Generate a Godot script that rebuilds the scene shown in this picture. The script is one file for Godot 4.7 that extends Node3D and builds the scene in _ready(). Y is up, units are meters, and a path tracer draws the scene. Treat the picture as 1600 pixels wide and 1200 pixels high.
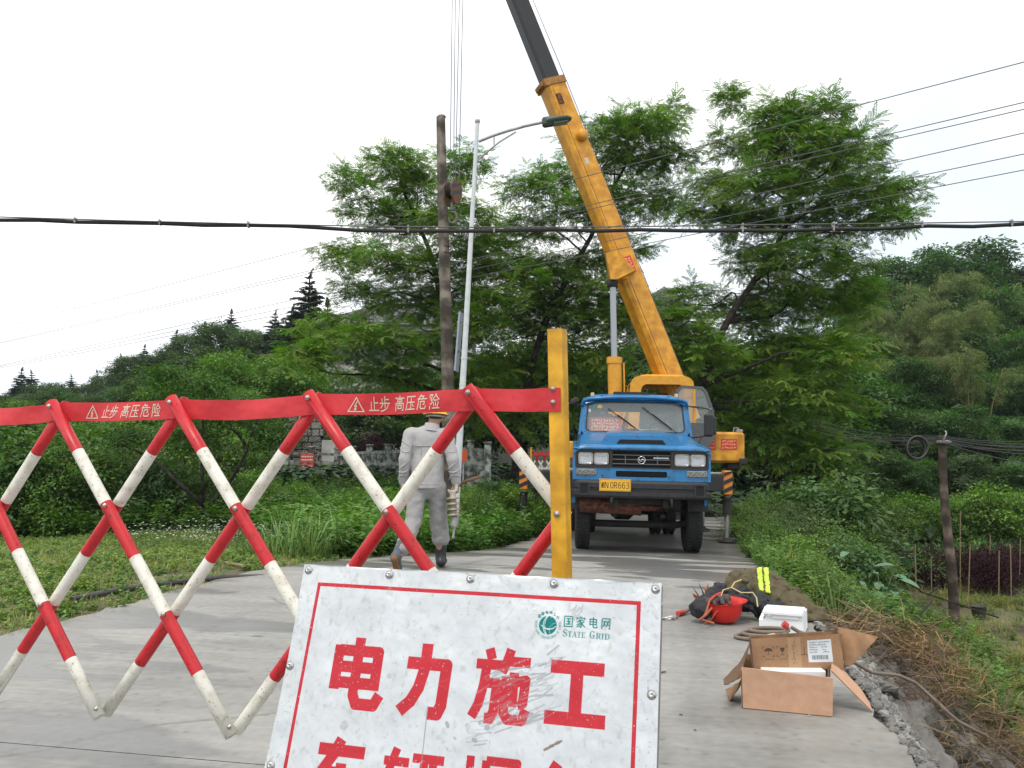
extends Node3D
# A road-side power-line work site: blue truck crane, folding barrier, warning sign, worker, trees and hills.
# Helpers first, then _ready(), then one builder per kind of thing. Units are metres, y is up, the camera looks along -z.

const F := 1287.0
const EYE := 1.2
const PITCH := 0.09682
var rng := RandomNumberGenerator.new()
var M := {}
var tex := {}
var names := {}
var hill_noise := FastNoiseLite.new()
var bump_noise := FastNoiseLite.new()

func lin(r, g, b) -> Color:
	return Color(r, g, b).linear_to_srgb()

# Point at depth d on the sight line that a measured place of the photograph gives.
func at(px, py, d) -> Vector3:
	var yc = (600.0 - py) / F
	var k = d / (cos(PITCH) - yc * sin(PITCH))
	return Vector3((px - 800.0) / F * k, EYE + (yc * cos(PITCH) + sin(PITCH)) * k, -d)

func rf(a, b) -> float:
	return rng.randf_range(a, b)

func numbered(called: String) -> String:
	if not names.has(called):
		names[called] = 0
		return called
	names[called] += 1
	return "%s_%03d" % [called, names[called]]

func tag(o, label = "", category = "", group = "", kind = ""):
	if label: o.set_meta("label", label)
	if category: o.set_meta("category", category)
	if group: o.set_meta("group", group)
	if kind: o.set_meta("kind", kind)
	return o

func thing(called: String, label: String, category: String, pos = Vector3.ZERO, group = "") -> Node3D:
	var o = Node3D.new()
	o.name = numbered(called)
	add_child(o)
	o.position = pos
	tag(o, label, category, group)
	return o

# One named mesh, of one SurfaceTool or of several with a material each.
func obj(called: String, st, mat, parent = null) -> MeshInstance3D:
	var o = MeshInstance3D.new()
	var mesh: ArrayMesh = null
	if st is Mesh:
		mesh = st
		o.mesh = mesh
		if mat: o.material_override = mat
	else:
		if not (st is Array):
			st = [st]
			mat = [mat]
		for i in st.size():
			st[i].generate_normals()
			mesh = st[i].commit(mesh)
			mesh.surface_set_material(mesh.get_surface_count() - 1, mat[i])
		o.mesh = mesh
	if parent == null or parent == self:
		o.name = numbered(called)
		add_child(o)
	else:
		var n = called
		var k = 0
		while parent.has_node(NodePath(n)):
			k += 1
			n = "%s_%03d" % [called, k]
		o.name = n
		parent.add_child(o)
	return o

func mb() -> SurfaceTool:
	var st = SurfaceTool.new()
	st.begin(Mesh.PRIMITIVE_TRIANGLES)
	st.set_smooth_group(-1)
	return st

func tri(st, a, b, c):
	st.add_vertex(a); st.add_vertex(b); st.add_vertex(c)

func quad(st, a, b, c, d):
	tri(st, a, b, c); tri(st, a, c, d)

func face(st, a, b, c, d, out):   # a quad whose front looks along out
	if (b - a).cross(c - a).dot(out) > 0.0:
		quad(st, a, d, c, b)
	else:
		quad(st, a, b, c, d)

func face3(st, a, b, c, out):
	if (b - a).cross(c - a).dot(out) > 0.0:
		tri(st, a, c, b)
	else:
		tri(st, a, b, c)

# Box with chamfered edges, centred, in the frame xf.
func bx(st, xf, size: Vector3, bev := 0.004):
	if xf is Vector3: xf = Transform3D(Basis(), xf)
	st.set_smooth_group(-1)
	var h = size * 0.5
	var b = minf(bev, minf(h.x, minf(h.y, h.z)) * 0.9)
	for ax in 3:
		for s in [-1.0, 1.0]:
			var u = (ax + 1) % 3
			var v = (ax + 2) % 3
			var c = []
			for q in [[-1, -1], [1, -1], [1, 1], [-1, 1]]:
				var p = Vector3.ZERO
				p[ax] = s * h[ax]; p[u] = q[0] * (h[u] - b); p[v] = q[1] * (h[v] - b)
				c.append(xf * p)
			var n = Vector3.ZERO
			n[ax] = s
			face(st, c[0], c[1], c[2], c[3], xf.basis * n)
	if b <= 0.0: return
	for ax in 3:
		var u = (ax + 1) % 3
		var v = (ax + 2) % 3
		for su in [-1.0, 1.0]:
			for sv in [-1.0, 1.0]:
				var c = []
				for q in [[-1, 0], [1, 0], [1, 1], [-1, 1]]:
					var p = Vector3.ZERO
					p[ax] = q[0] * (h[ax] - b)
					p[u] = su * (h[u] - (b if q[1] == 0 else 0.0))
					p[v] = sv * (h[v] - (0.0 if q[1] == 0 else b))
					c.append(xf * p)
				var n = Vector3.ZERO
				n[u] = su; n[v] = sv
				face(st, c[0], c[1], c[2], c[3], xf.basis * n)
	for sx in [-1.0, 1.0]:
		for sy in [-1.0, 1.0]:
			for sz in [-1.0, 1.0]:
				face3(st, xf * Vector3(sx * h.x, sy * (h.y - b), sz * (h.z - b)), xf * Vector3(sx * (h.x - b), sy * h.y, sz * (h.z - b)), xf * Vector3(sx * (h.x - b), sy * (h.y - b), sz * h.z), xf.basis * Vector3(sx, sy, sz))

# Bar of rectangular section from a to b; up gives the direction of its height.
func bar(st, a, b, w, h, up = Vector3.UP, bev := 0.004):
	var z = (b - a).normalized()
	var x = up.cross(z).normalized()
	if x.length() < 0.5: x = Vector3.RIGHT
	bx(st, Transform3D(Basis(x, z.cross(x), z), (a + b) * 0.5), Vector3(w, h, a.distance_to(b)), bev)

# Round tube through points with one radius each; the sides are smooth.
func tube(st, pts, radii, n := 8, caps := true):
	var rows = []
	var prev = Vector3.ZERO
	for i in pts.size():
		var t = (pts[mini(i + 1, pts.size() - 1)] - pts[maxi(i - 1, 0)]).normalized()
		var x = prev - t * prev.dot(t)
		if x.length() < 0.01:
			x = t.cross(Vector3.UP if absf(t.y) < 0.9 else Vector3.RIGHT)
		x = x.normalized()
		prev = x
		var y = t.cross(x)
		var r = radii[i] if radii is Array else radii
		var row = []
		for k in n:
			var a = TAU * k / n
			row.append(pts[i] + (x * cos(a) + y * sin(a)) * r)
		rows.append(row)
	st.set_smooth_group(1)
	for i in pts.size() - 1:
		for k in n:
			var k2 = (k + 1) % n
			quad(st, rows[i][k], rows[i][k2], rows[i + 1][k2], rows[i + 1][k])
	if caps:
		st.set_smooth_group(-1)
		for k in n:
			var k2 = (k + 1) % n
			tri(st, pts[0], rows[0][k2], rows[0][k])
			var e = pts.size() - 1
			tri(st, pts[e], rows[e][k], rows[e][k2])

func cyl(st, a, b, r, n := 12):
	tube(st, [a, b], r, n)

# Surface of revolution: profile of (radius, height) turned about the y axis of xf.
func lathe(st, xf, prof, n := 20, smooth := true):
	if xf is Vector3: xf = Transform3D(Basis(), xf)
	st.set_smooth_group(1 if smooth else -1)
	for i in prof.size() - 1:
		var p = prof[i]
		var q = prof[i + 1]
		for k in n:
			var a = TAU * k / n
			var b = TAU * (k + 1) / n
			var p0 = xf * Vector3(cos(a) * p.x, p.y, sin(a) * p.x)
			var p1 = xf * Vector3(cos(b) * p.x, p.y, sin(b) * p.x)
			var q0 = xf * Vector3(cos(a) * q.x, q.y, sin(a) * q.x)
			var q1 = xf * Vector3(cos(b) * q.x, q.y, sin(b) * q.x)
			if p.x < 1e-5: tri(st, p0, q1, q0)
			elif q.x < 1e-5: tri(st, p0, p1, q0)
			else: quad(st, p0, p1, q1, q0)

# Polygon (x, y) given depth along z of xf; holes are not needed.
func prism(st, xf, poly, z0, z1):
	if xf is Vector3: xf = Transform3D(Basis(), xf)
	var pp = PackedVector2Array(poly)
	if Geometry2D.is_polygon_clockwise(pp): pp.reverse()
	var idx = Geometry2D.triangulate_polygon(pp)
	st.set_smooth_group(-1)
	for i in range(0, idx.size(), 3):
		var a = pp[idx[i]]
		var b = pp[idx[i + 1]]
		var c = pp[idx[i + 2]]
		for zz in [z0, z1]:
			face3(st, xf * Vector3(a.x, a.y, zz), xf * Vector3(b.x, b.y, zz), xf * Vector3(c.x, c.y, zz), xf.basis * Vector3(0, 0, 1 if zz == maxf(z0, z1) else -1))
	for i in pp.size():
		var a = pp[i]
		var b = pp[(i + 1) % pp.size()]
		face(st, xf * Vector3(a.x, a.y, z0), xf * Vector3(b.x, b.y, z0), xf * Vector3(b.x, b.y, z1), xf * Vector3(a.x, a.y, z1), xf.basis * Vector3(b.y - a.y, a.x - b.x, 0))

# Skin over rows of points, each row closed or open, smooth or faceted.
func loft(st, rows, closed := true, smooth := true, caps := false):
	st.set_smooth_group(1 if smooth else -1)
	var n = rows[0].size()
	for i in rows.size() - 1:
		for k in (n if closed else n - 1):
			var k2 = (k + 1) % n
			quad(st, rows[i][k], rows[i][k2], rows[i + 1][k2], rows[i + 1][k])
	if caps:
		st.set_smooth_group(-1)
		for e in [0, rows.size() - 1]:
			var c = Vector3.ZERO
			for p in rows[e]: c += p
			c /= n
			for k in n:
				var k2 = (k + 1) % n
				if e == 0: tri(st, c, rows[e][k2], rows[e][k])
				else: tri(st, c, rows[e][k], rows[e][k2])

# A sheet with thickness: rows of points, its back pushed along the normals.
func sheet(st, rows, thick, smooth := true):
	var nu = rows.size()
	var nv = rows[0].size()
	var back = []
	for i in nu:
		var r = []
		for j in nv:
			var du = rows[mini(i + 1, nu - 1)][j] - rows[maxi(i - 1, 0)][j]
			var dv = rows[i][mini(j + 1, nv - 1)] - rows[i][maxi(j - 1, 0)]
			r.append(rows[i][j] - du.cross(dv).normalized() * thick)
		back.append(r)
	st.set_smooth_group(1 if smooth else -1)
	for i in nu - 1:
		for j in nv - 1:
			quad(st, rows[i][j], rows[i + 1][j], rows[i + 1][j + 1], rows[i][j + 1])
	st.set_smooth_group(2 if smooth else -1)
	for i in nu - 1:
		for j in nv - 1:
			quad(st, back[i][j], back[i][j + 1], back[i + 1][j + 1], back[i + 1][j])
	st.set_smooth_group(-1)
	for i in nu - 1:
		quad(st, rows[i][0], back[i][0], back[i + 1][0], rows[i + 1][0])
		quad(st, rows[i][nv - 1], rows[i + 1][nv - 1], back[i + 1][nv - 1], back[i][nv - 1])
	for j in nv - 1:
		quad(st, rows[0][j], rows[0][j + 1], back[0][j + 1], back[0][j])
		quad(st, rows[nu - 1][j], back[nu - 1][j], back[nu - 1][j + 1], rows[nu - 1][j + 1])

func rrect(w, h, r, n := 4, c = Vector2.ZERO) -> PackedVector2Array:   # rounded rectangle outline
	var out = PackedVector2Array()
	for q in [[1, 1, 0.0], [-1, 1, 0.25], [-1, -1, 0.5], [1, -1, 0.75]]:
		for k in n + 1:
			var a = TAU * (q[2] + 0.25 * k / n)
			out.append(c + Vector2(q[0] * (w * 0.5 - r) + cos(a) * r, q[1] * (h * 0.5 - r) + sin(a) * r))
	return out

# A plate with a window: outline and opening have as many points each, in step.
func ring(st, xf, outer, inner, z0, z1):
	if xf is Vector3: xf = Transform3D(Basis(), xf)
	st.set_smooth_group(-1)
	var n = outer.size()
	for i in n:
		var j = (i + 1) % n
		for zz in [z0, z1]:
			var s = 1.0 if zz == maxf(z0, z1) else -1.0
			face(st, xf * Vector3(outer[i].x, outer[i].y, zz), xf * Vector3(outer[j].x, outer[j].y, zz), xf * Vector3(inner[j].x, inner[j].y, zz), xf * Vector3(inner[i].x, inner[i].y, zz), xf.basis * Vector3(0, 0, s))
		var eo = outer[j] - outer[i]
		var ei = inner[j] - inner[i]
		face(st, xf * Vector3(outer[i].x, outer[i].y, z0), xf * Vector3(outer[j].x, outer[j].y, z0), xf * Vector3(outer[j].x, outer[j].y, z1), xf * Vector3(outer[i].x, outer[i].y, z1), xf.basis * Vector3(eo.y, -eo.x, 0))
		face(st, xf * Vector3(inner[i].x, inner[i].y, z0), xf * Vector3(inner[j].x, inner[j].y, z0), xf * Vector3(inner[j].x, inner[j].y, z1), xf * Vector3(inner[i].x, inner[i].y, z1), xf.basis * Vector3(-ei.y, ei.x, 0))

# ---- textures and materials -------------------------------------------------
func noise(freq, sd, oct := 4, kind := FastNoiseLite.TYPE_SIMPLEX_SMOOTH) -> FastNoiseLite:
	var n = FastNoiseLite.new()
	n.noise_type = kind
	n.frequency = freq
	n.seed = sd
	n.fractal_octaves = oct
	return n

# Tiling grey noise between two colours (contrast pushes it towards patches).
func ntex(key, freq, c0: Color, c1: Color, sd, contrast := 1.0, oct := 4, size := 256):
	if tex.has(key): return tex[key]
	var g = noise(freq, sd, oct).get_seamless_image(size, size)
	var im = Image.create(size, size, false, Image.FORMAT_RGB8)
	var ramp = []
	for i in 256:
		var t = clampf((i / 255.0 - 0.5) * contrast + 0.5, 0.0, 1.0)
		ramp.append(c0.lerp(c1, t))
	for y in size:
		for x in size:
			im.set_pixel(x, y, ramp[int(g.get_pixel(x, y).r * 255.0)])
	tex[key] = ImageTexture.create_from_image(im)
	return tex[key]

# Mostly clean, with sparse worn spots of colour c1.
func chiptex(key, c1: Color, sd, size := 256):
	if tex.has(key): return tex[key]
	var g = noise(0.05, sd, 4).get_seamless_image(size, size)
	var g2 = noise(0.012, sd + 1, 2).get_seamless_image(size, size)
	var im = Image.create(size, size, false, Image.FORMAT_RGB8)
	for y in size:
		for x in size:
			var a = g.get_pixel(x, y).r
			var b = g2.get_pixel(x, y).r
			var t = smoothstep(0.79, 0.86, a + 0.16 * (b - 0.5))
			im.set_pixel(x, y, Color(1, 1, 1).lerp(Color(0.86, 0.84, 0.8), clampf((b - 0.55) * 2.5, 0.0, 1.0)).lerp(c1, t))
	tex[key] = ImageTexture.create_from_image(im)
	return tex[key]

func htex(key, freq, sd, oct := 4, size := 256):
	if tex.has(key): return tex[key]
	tex[key] = ImageTexture.create_from_image(noise(freq, sd, oct).get_seamless_image(size, size))
	return tex[key]

func mat(key: String, color: Color, rough := 0.6, metal := 0.0, grime = "", scale := 1.0, relief = "", depth := 0.0) -> StandardMaterial3D:
	if M.has(key): return M[key]
	var m = StandardMaterial3D.new()
	m.resource_name = key
	m.albedo_color = color
	m.roughness = rough
	m.metallic = metal
	if grime != "":
		m.albedo_texture = tex[grime]
		m.uv1_triplanar = true
		m.uv1_scale = Vector3.ONE * scale
	if relief != "":
		m.heightmap_enabled = true
		m.heightmap_texture = tex[relief]
		m.heightmap_scale = depth
		m.uv1_triplanar = true
		m.uv1_scale = Vector3.ONE * scale
	M[key] = m
	return m

func leafmat(key, c: Color, back: Color, rough := 0.55):
	var m = mat(key, c, rough)
	m.vertex_color_use_as_albedo = true
	m.backlight_enabled = true
	m.backlight = back
	m.metallic_specular = 0.35
	return m

# ---- lettering: strokes in a 100 x 100 box, y down --------------------------
const GLYPH := {
	"dian": "16,12 16,74;16,19 84,19 84,72;16,42 84,42;16,64 84,64;50,0 50,80 57,92 87,92 95,77",
	"li": "12,30 88,30 85,82 79,93 62,93;47,3 47,34 39,62 27,80 8,94",
	"shi": "25,3 31,17;4,24 50,24;23,24 20,52 14,76 4,93;21,48 43,48 41,84 36,93 26,93;63,2 57,20 50,33;58,18 98,18;54,49 92,41 90,70 81,73;72,32 72,76;58,38 58,84 65,92 90,92 96,78",
	"gong": "9,13 91,13;50,13 50,88;4,88 96,88",
	"che": "10,17 92,17;48,2 38,22 21,46 86,46;5,70 95,70;54,33 54,99",
	"liang": "4,20 44,20;23,3 9,46 42,46;2,69 46,65;27,31 27,98;49,13 98,13;54,35 54,97;54,35 95,35 95,92 87,95;68,13 67,42 60,62;82,13 81,42 74,62;81,48 88,62;67,47 73,60",
	"man": "14,3 14,98;4,24 4,42;23,20 28,36;40,7 90,7 90,37 40,37 40,7;40,22 90,22;34,45 96,45 96,63 34,63 34,45;54,45 54,63;75,45 75,63;40,73 84,73 66,90 36,98;44,74 66,90 98,98",
	"xing": "30,2 18,20 4,34;34,28 20,48 4,62;22,46 22,98;48,14 94,14;42,40 98,40;74,40 74,88 68,96 54,94",
	"guo": "8,5 92,5 92,96 8,96 8,5;26,26 74,26;30,49 70,49;24,75 76,75;50,26 50,75;62,57 68,67",
	"jia": "50,0 50,12;8,30 8,14 92,14 92,30;24,32 76,32;52,32 30,46 10,53;44,40 58,60 58,88 50,96 40,92;50,53 30,68 8,77;56,65 34,85 8,95;88,41 64,57;60,54 74,76 96,93",
	"wang": "10,6 10,98;10,6 92,6 92,92 80,95;24,24 46,70;46,22 22,78;56,24 80,70;80,22 56,78",
	"zhi": "52,4 52,91;54,42 88,42;22,38 22,91;3,92 97,92",
	"bu": "50,2 50,44;52,21 85,21;24,16 24,44;4,46 96,46;50,50 50,72;28,56 10,75;84,56 66,80 36,94 12,98",
	"gao": "50,0 50,13;6,15 94,15;28,25 72,25 72,39 28,39 28,25;10,98 10,51 90,51 90,94 80,96;32,63 68,63 68,83 32,83 32,63",
	"ya": "14,8 94,8;14,8 14,50 10,76 2,96;26,46 90,46;56,20 56,92;18,92 96,92;70,60 82,73",
	"wei": "36,0 26,14 8,30;34,10 66,10 54,27;10,28 94,28;16,28 14,62 4,96;36,45 76,45 76,62 66,65;36,45 36,84 44,92 84,92 90,76",
	"xian": "8,5 8,98;8,6 34,6 22,36 34,51 30,64 18,66;66,2 54,22 38,38;66,2 80,22 98,37;52,41 82,41;46,56 52,77;66,54 70,75;92,54 80,89;38,92 98,92",
	"xiang": "6,10 14,20;4,36 12,46;4,92 16,60;22,30 52,30;38,6 38,96;38,36 22,66;40,40 52,60;60,10 94,10 94,94;60,10 60,94;60,38 94,38;60,65 94,65;60,92 94,92",
	"bolt": "60,8 34,48 58,48 36,92;36,92 34,70;36,92 54,80",
}

func strokes(key) -> Array:
	var out = []
	for s in GLYPH[key].split(";"):
		var line = []
		for p in s.split(" "):
			var q = p.split(",")
			line.append(Vector2(float(q[0]), float(q[1])) / 100.0)
		out.append(line)
	return out

# Paints one glyph into a picture: box in pixels, stroke half width in pixels.
func paint_glyph(im: Image, key, box: Rect2, hw: float, ink: Color):
	for line in strokes(key):
		for i in line.size() - 1:
			paint_line(im, box.position + line[i] * box.size, box.position + line[i + 1] * box.size, hw, ink, i > 0, i < line.size() - 2)

func paint_line(im: Image, a: Vector2, b: Vector2, hw: float, ink: Color, round_a := true, round_b := true):
	var w = im.get_width()
	var h = im.get_height()
	var d = b - a
	var L = maxf(d.length(), 0.001)
	d /= L
	for y in range(maxi(0, int(minf(a.y, b.y) - hw - 2)), mini(h - 1, int(maxf(a.y, b.y) + hw + 2)) + 1):
		for x in range(maxi(0, int(minf(a.x, b.x) - hw - 2)), mini(w - 1, int(maxf(a.x, b.x) + hw + 2)) + 1):
			var p = Vector2(x + 0.5, y + 0.5) - a
			var t = p.dot(d)
			var e = absf(p.dot(Vector2(-d.y, d.x)))
			var dist = e
			if t < 0.0: dist = p.length() if round_a else maxf(e, hw - t * 1.0 - 0.0)
			elif t > L: dist = (p - d * L).length() if round_b else maxf(e, hw + t - L)
			var k = clampf(hw - dist + 0.5, 0.0, 1.0)
			if k > 0.0:
				im.set_pixel(x, y, im.get_pixel(x, y).lerp(ink, k * ink.a))

func paint_rect(im: Image, a: Vector2, b: Vector2, ink: Color):
	im.fill_rect(Rect2i(int(a.x), int(a.y), maxi(1, int(b.x - a.x)), maxi(1, int(b.y - a.y))), ink)

# Latin lettering painted from a TextMesh: its triangles are filled in the picture. Height is the size of the letters' body.
func paint_text(im: Image, words: String, font_name: String, bold: bool, box: Rect2, ink: Color, turn := 0.0, fit := true):
	var f = SystemFont.new()
	f.font_names = PackedStringArray([font_name])
	if bold: f.font_weight = 700
	var t = TextMesh.new()
	t.font = f
	t.text = words
	t.font_size = 64
	t.pixel_size = 0.01
	t.depth = 0.0
	t.curve_step = 0.5
	var arr = t.get_mesh_arrays()
	var v = arr[Mesh.ARRAY_VERTEX]
	var ix = arr[Mesh.ARRAY_INDEX]
	if v == null or v.size() == 0: return
	var lo = Vector2(1e9, 1e9)
	var hi = -lo
	for p in v:
		lo = lo.min(Vector2(p.x, p.y)); hi = hi.max(Vector2(p.x, p.y))
	var sc = box.size / (hi - lo)
	if not fit: sc = Vector2.ONE * minf(sc.x, sc.y)
	var mid = box.get_center()
	var pts = PackedVector2Array()
	for p in v:
		var q = Vector2((p.x - (lo.x + hi.x) * 0.5) * sc.x, -(p.y - (lo.y + hi.y) * 0.5) * sc.y)
		pts.append(mid + q.rotated(turn))
	var n = ix.size() if ix != null and ix.size() else v.size()
	for i in range(0, n, 3):
		var a = pts[ix[i] if ix != null and ix.size() else i]
		var b = pts[ix[i + 1] if ix != null and ix.size() else i + 1]
		var c = pts[ix[i + 2] if ix != null and ix.size() else i + 2]
		for y in range(maxi(0, int(minf(a.y, minf(b.y, c.y)))), mini(im.get_height() - 1, int(maxf(a.y, maxf(b.y, c.y)))) + 1):
			for x in range(maxi(0, int(minf(a.x, minf(b.x, c.x)))), mini(im.get_width() - 1, int(maxf(a.x, maxf(b.x, c.x)))) + 1):
				var hit = 0.0
				for s in [Vector2(0.25, 0.25), Vector2(0.75, 0.25), Vector2(0.25, 0.75), Vector2(0.75, 0.75)]:
					if Geometry2D.point_is_inside_triangle(Vector2(x, y) + s, a, b, c): hit += 0.25
				if hit > 0.0: im.set_pixel(x, y, im.get_pixel(x, y).lerp(ink, hit))

# A flat picture on a quad with its own texture coordinates (corners: top left, top right, bottom right, bottom left).
func decal_quad(st, tl, tr, br, bl, nu := 1, nv := 1):
	st.set_smooth_group(-1)
	for i in nu:
		for j in nv:
			var c = []
			for q in [[0, 0], [1, 0], [1, 1], [0, 1]]:
				var u = float(i + q[0]) / nu
				var v = float(j + q[1]) / nv
				c.append([tl.lerp(tr, u).lerp(bl.lerp(br, u), v), Vector2(u, v)])
			for k in [0, 1, 2, 0, 2, 3]:
				st.set_uv(c[k][1]); st.add_vertex(c[k][0])

func picture(key, im: Image, rough := 0.6, metal := 0.0):
	var m = StandardMaterial3D.new()
	m.resource_name = key
	m.albedo_texture = ImageTexture.create_from_image(im)
	m.roughness = rough
	m.metallic = metal
	M[key] = m
	return m

# Glyph as flat strokes on a curved strip: place(u, v) gives the point, u along, v down, both 0..1 of the glyph's box.
func glyph_mesh(st, key, place: Callable, hw: float):
	var lift = 0.0
	for line in strokes(key):
		for i in line.size() - 1:
			var a = line[i]
			var b = line[i + 1]
			var d = (b - a).normalized()
			var s = Vector2(-d.y, d.x) * hw
			a -= d * hw * 0.9
			b += d * hw * 0.9
			lift += 0.00006
			var q = []
			for p in [a + s, b + s, b - s, a - s]: q.append(place.call(p.x, p.y, lift))
			quad(st, q[0], q[1], q[2], q[3])

# ---- the lie of the land ----------------------------------------------------
func left_edge(d) -> float:      # x of the road's left edge at distance d
	var k = [[-30.0, -7.6], [0.0, -5.4], [5.6, -3.5], [8.6, -2.6], [10.5, -1.63], [13.0, -0.75], [16.4, 0.3], [24.0, 2.0], [60.0, 10.0]]
	for i in k.size() - 1:
		if d <= k[i + 1][0]:
			return lerpf(k[i][1], k[i + 1][1], clampf((d - k[i][0]) / (k[i + 1][0] - k[i][0]), 0.0, 1.0))
	return 10.0

func right_edge(d) -> float:
	return 0.86 + 0.225 * d

func road_y(x, d) -> float:
	var s = smoothstep(8.5, 15.5, d)
	return -0.34 * s - 0.03 * clampf(x - 2.2, -4.0, 4.0) * smoothstep(4.0, 9.0, d)

func gy(x, d) -> float:          # height of the ground
	var xl = left_edge(d)
	var xr = right_edge(d)
	var y = road_y(clampf(x, xl, xr), d)
	var n = bump_noise.get_noise_2d(x * 6.0, d * 6.0)
	if x < xl:
		var e = xl - x
		y += -0.02 + 0.05 * smoothstep(0.0, 1.0, e) + n * 0.05 * smoothstep(0.2, 2.0, e)
		y += 0.3 * smoothstep(0.3, 2.5, e) * smoothstep(11.0, 17.0, d)
		y += 0.75 * smoothstep(21.0, 30.0, d) * smoothstep(0.0, 6.0, e) - 0.12 * smoothstep(5.0, 9.0, e) * smoothstep(9.0, 13.0, d)
		var far = smoothstep(46.0, 90.0, d)
		y += far * (3.0 + 7.5 * smoothstep(-62.0, -22.0, x)) * (0.85 + 0.3 * hill_noise.get_noise_2d(x, d))
	elif x > xr:
		var e = x - xr
		var drop = smoothstep(0.1, 2.6 + 0.4 * n, e)
		if d < 6.5:
			drop = lerpf(drop, smoothstep(0.02, 0.9, e) * 0.55 + smoothstep(0.9, 2.4, e) * 0.45, smoothstep(6.5, 5.2, d))
		y = lerpf(y - 0.12 * smoothstep(0.0, 0.1, e), -1.72, drop) + n * 0.12 * smoothstep(0.3, 1.5, e)
		var far = clampf((d - 30.0) / 46.0, 0.0, 1.4) * smoothstep(4.0, 15.0, x - 0.16 * d)
		y += far * 13.0 * (0.9 + 0.25 * hill_noise.get_noise_2d(x, d))
	else:
		y -= 0.05
		y -= 0.1 * smoothstep(24.0, 27.0, d)
	if d > 30.0 and x >= xl and x <= xr:
		y += 0.4 * smoothstep(30.0, 40.0, d)
	return y

func ground_point(px, py, d0 := 2.0) -> Vector3:   # where a sight line meets the ground
	var a = at(px, py, d0)
	var d = d0
	while d < 120.0:
		var p = at(px, py, d)
		if p.y < gy(p.x, d): return Vector3(p.x, gy(p.x, d), -d)
		d += 0.02 if d < 20.0 else 0.2
	return at(px, py, 120.0)

func _ready():
	rng.seed = 20240
	hill_noise.seed = 5; hill_noise.frequency = 0.03
	bump_noise.seed = 9; bump_noise.frequency = 0.06
	# camera
	var cam = Camera3D.new()
	cam.name = "camera"
	cam.position = Vector3(0, EYE, 0)
	cam.rotation.x = PITCH
	cam.fov = rad_to_deg(2.0 * atan(600.0 / F))
	cam.near = 0.05
	cam.far = 900.0
	add_child(cam)
	# sky: bright overcast with a few thinner, bluer places
	var env = Environment.new()
	env.background_mode = Environment.BG_SKY
	env.sky = Sky.new()
	env.sky.sky_material = overcast()
	env.tonemap_mode = Environment.TONE_MAPPER_LINEAR
	env.tonemap_exposure = 1.1
	env.fog_enabled = true
	env.fog_mode = Environment.FOG_MODE_EXPONENTIAL
	env.fog_density = 0.00028
	env.fog_light_color = Color(0.90, 0.94, 0.97)
	env.sdfgi_enabled = true
	env.ssao_enabled = true
	env.ssil_enabled = true
	var we = WorldEnvironment.new()
	we.name = "environment"
	we.environment = env
	add_child(we)
	var sun = DirectionalLight3D.new()
	sun.name = "sun"
	sun.light_energy = 0.5
	sun.light_angular_distance = 14.0
	sun.light_color = Color(1.0, 0.97, 0.92)
	sun.shadow_enabled = true
	sun.rotation = Vector3(deg_to_rad(-62), deg_to_rad(-28), 0)
	add_child(sun)
	materials()
	build_ground()
	build_road()
	build_wall_and_fence()
	build_houses()
	build_hill_trees()
	build_big_trees()
	build_shrubs()
	build_ground_cover()
	build_poles()
	build_cables()
	build_truck()
	build_barrier()
	build_sign()
	build_worker()
	build_gear()
	build_rubble()

func overcast():
	var w = 512
	var h = 256
	var im = Image.create(w, h, false, Image.FORMAT_RGBF)
	var n = noise(0.9, 31, 4)
	for j in h:
		var el = PI * (0.5 - (j + 0.5) / h)
		for i in w:
			var az = TAU * (i + 0.5) / w
			var v = Vector3(cos(el) * sin(az), sin(el) * 1.6, cos(el) * cos(az))
			var t = smoothstep(0.05, 0.55, n.get_noise_3dv(v * 1.7) + 0.1 + 0.2 * smoothstep(0.55, 0.1, el))
			t *= smoothstep(1.0, 0.25, el) * 0.8 + 0.2
			var c = Color(1.3, 1.3, 1.29).lerp(Color(0.86, 0.95, 1.05), t)
			im.set_pixel(i, j, c)
	var m = PanoramaSkyMaterial.new()
	m.panorama = ImageTexture.create_from_image(im)
	m.energy_multiplier = 1.0
	return m

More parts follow.
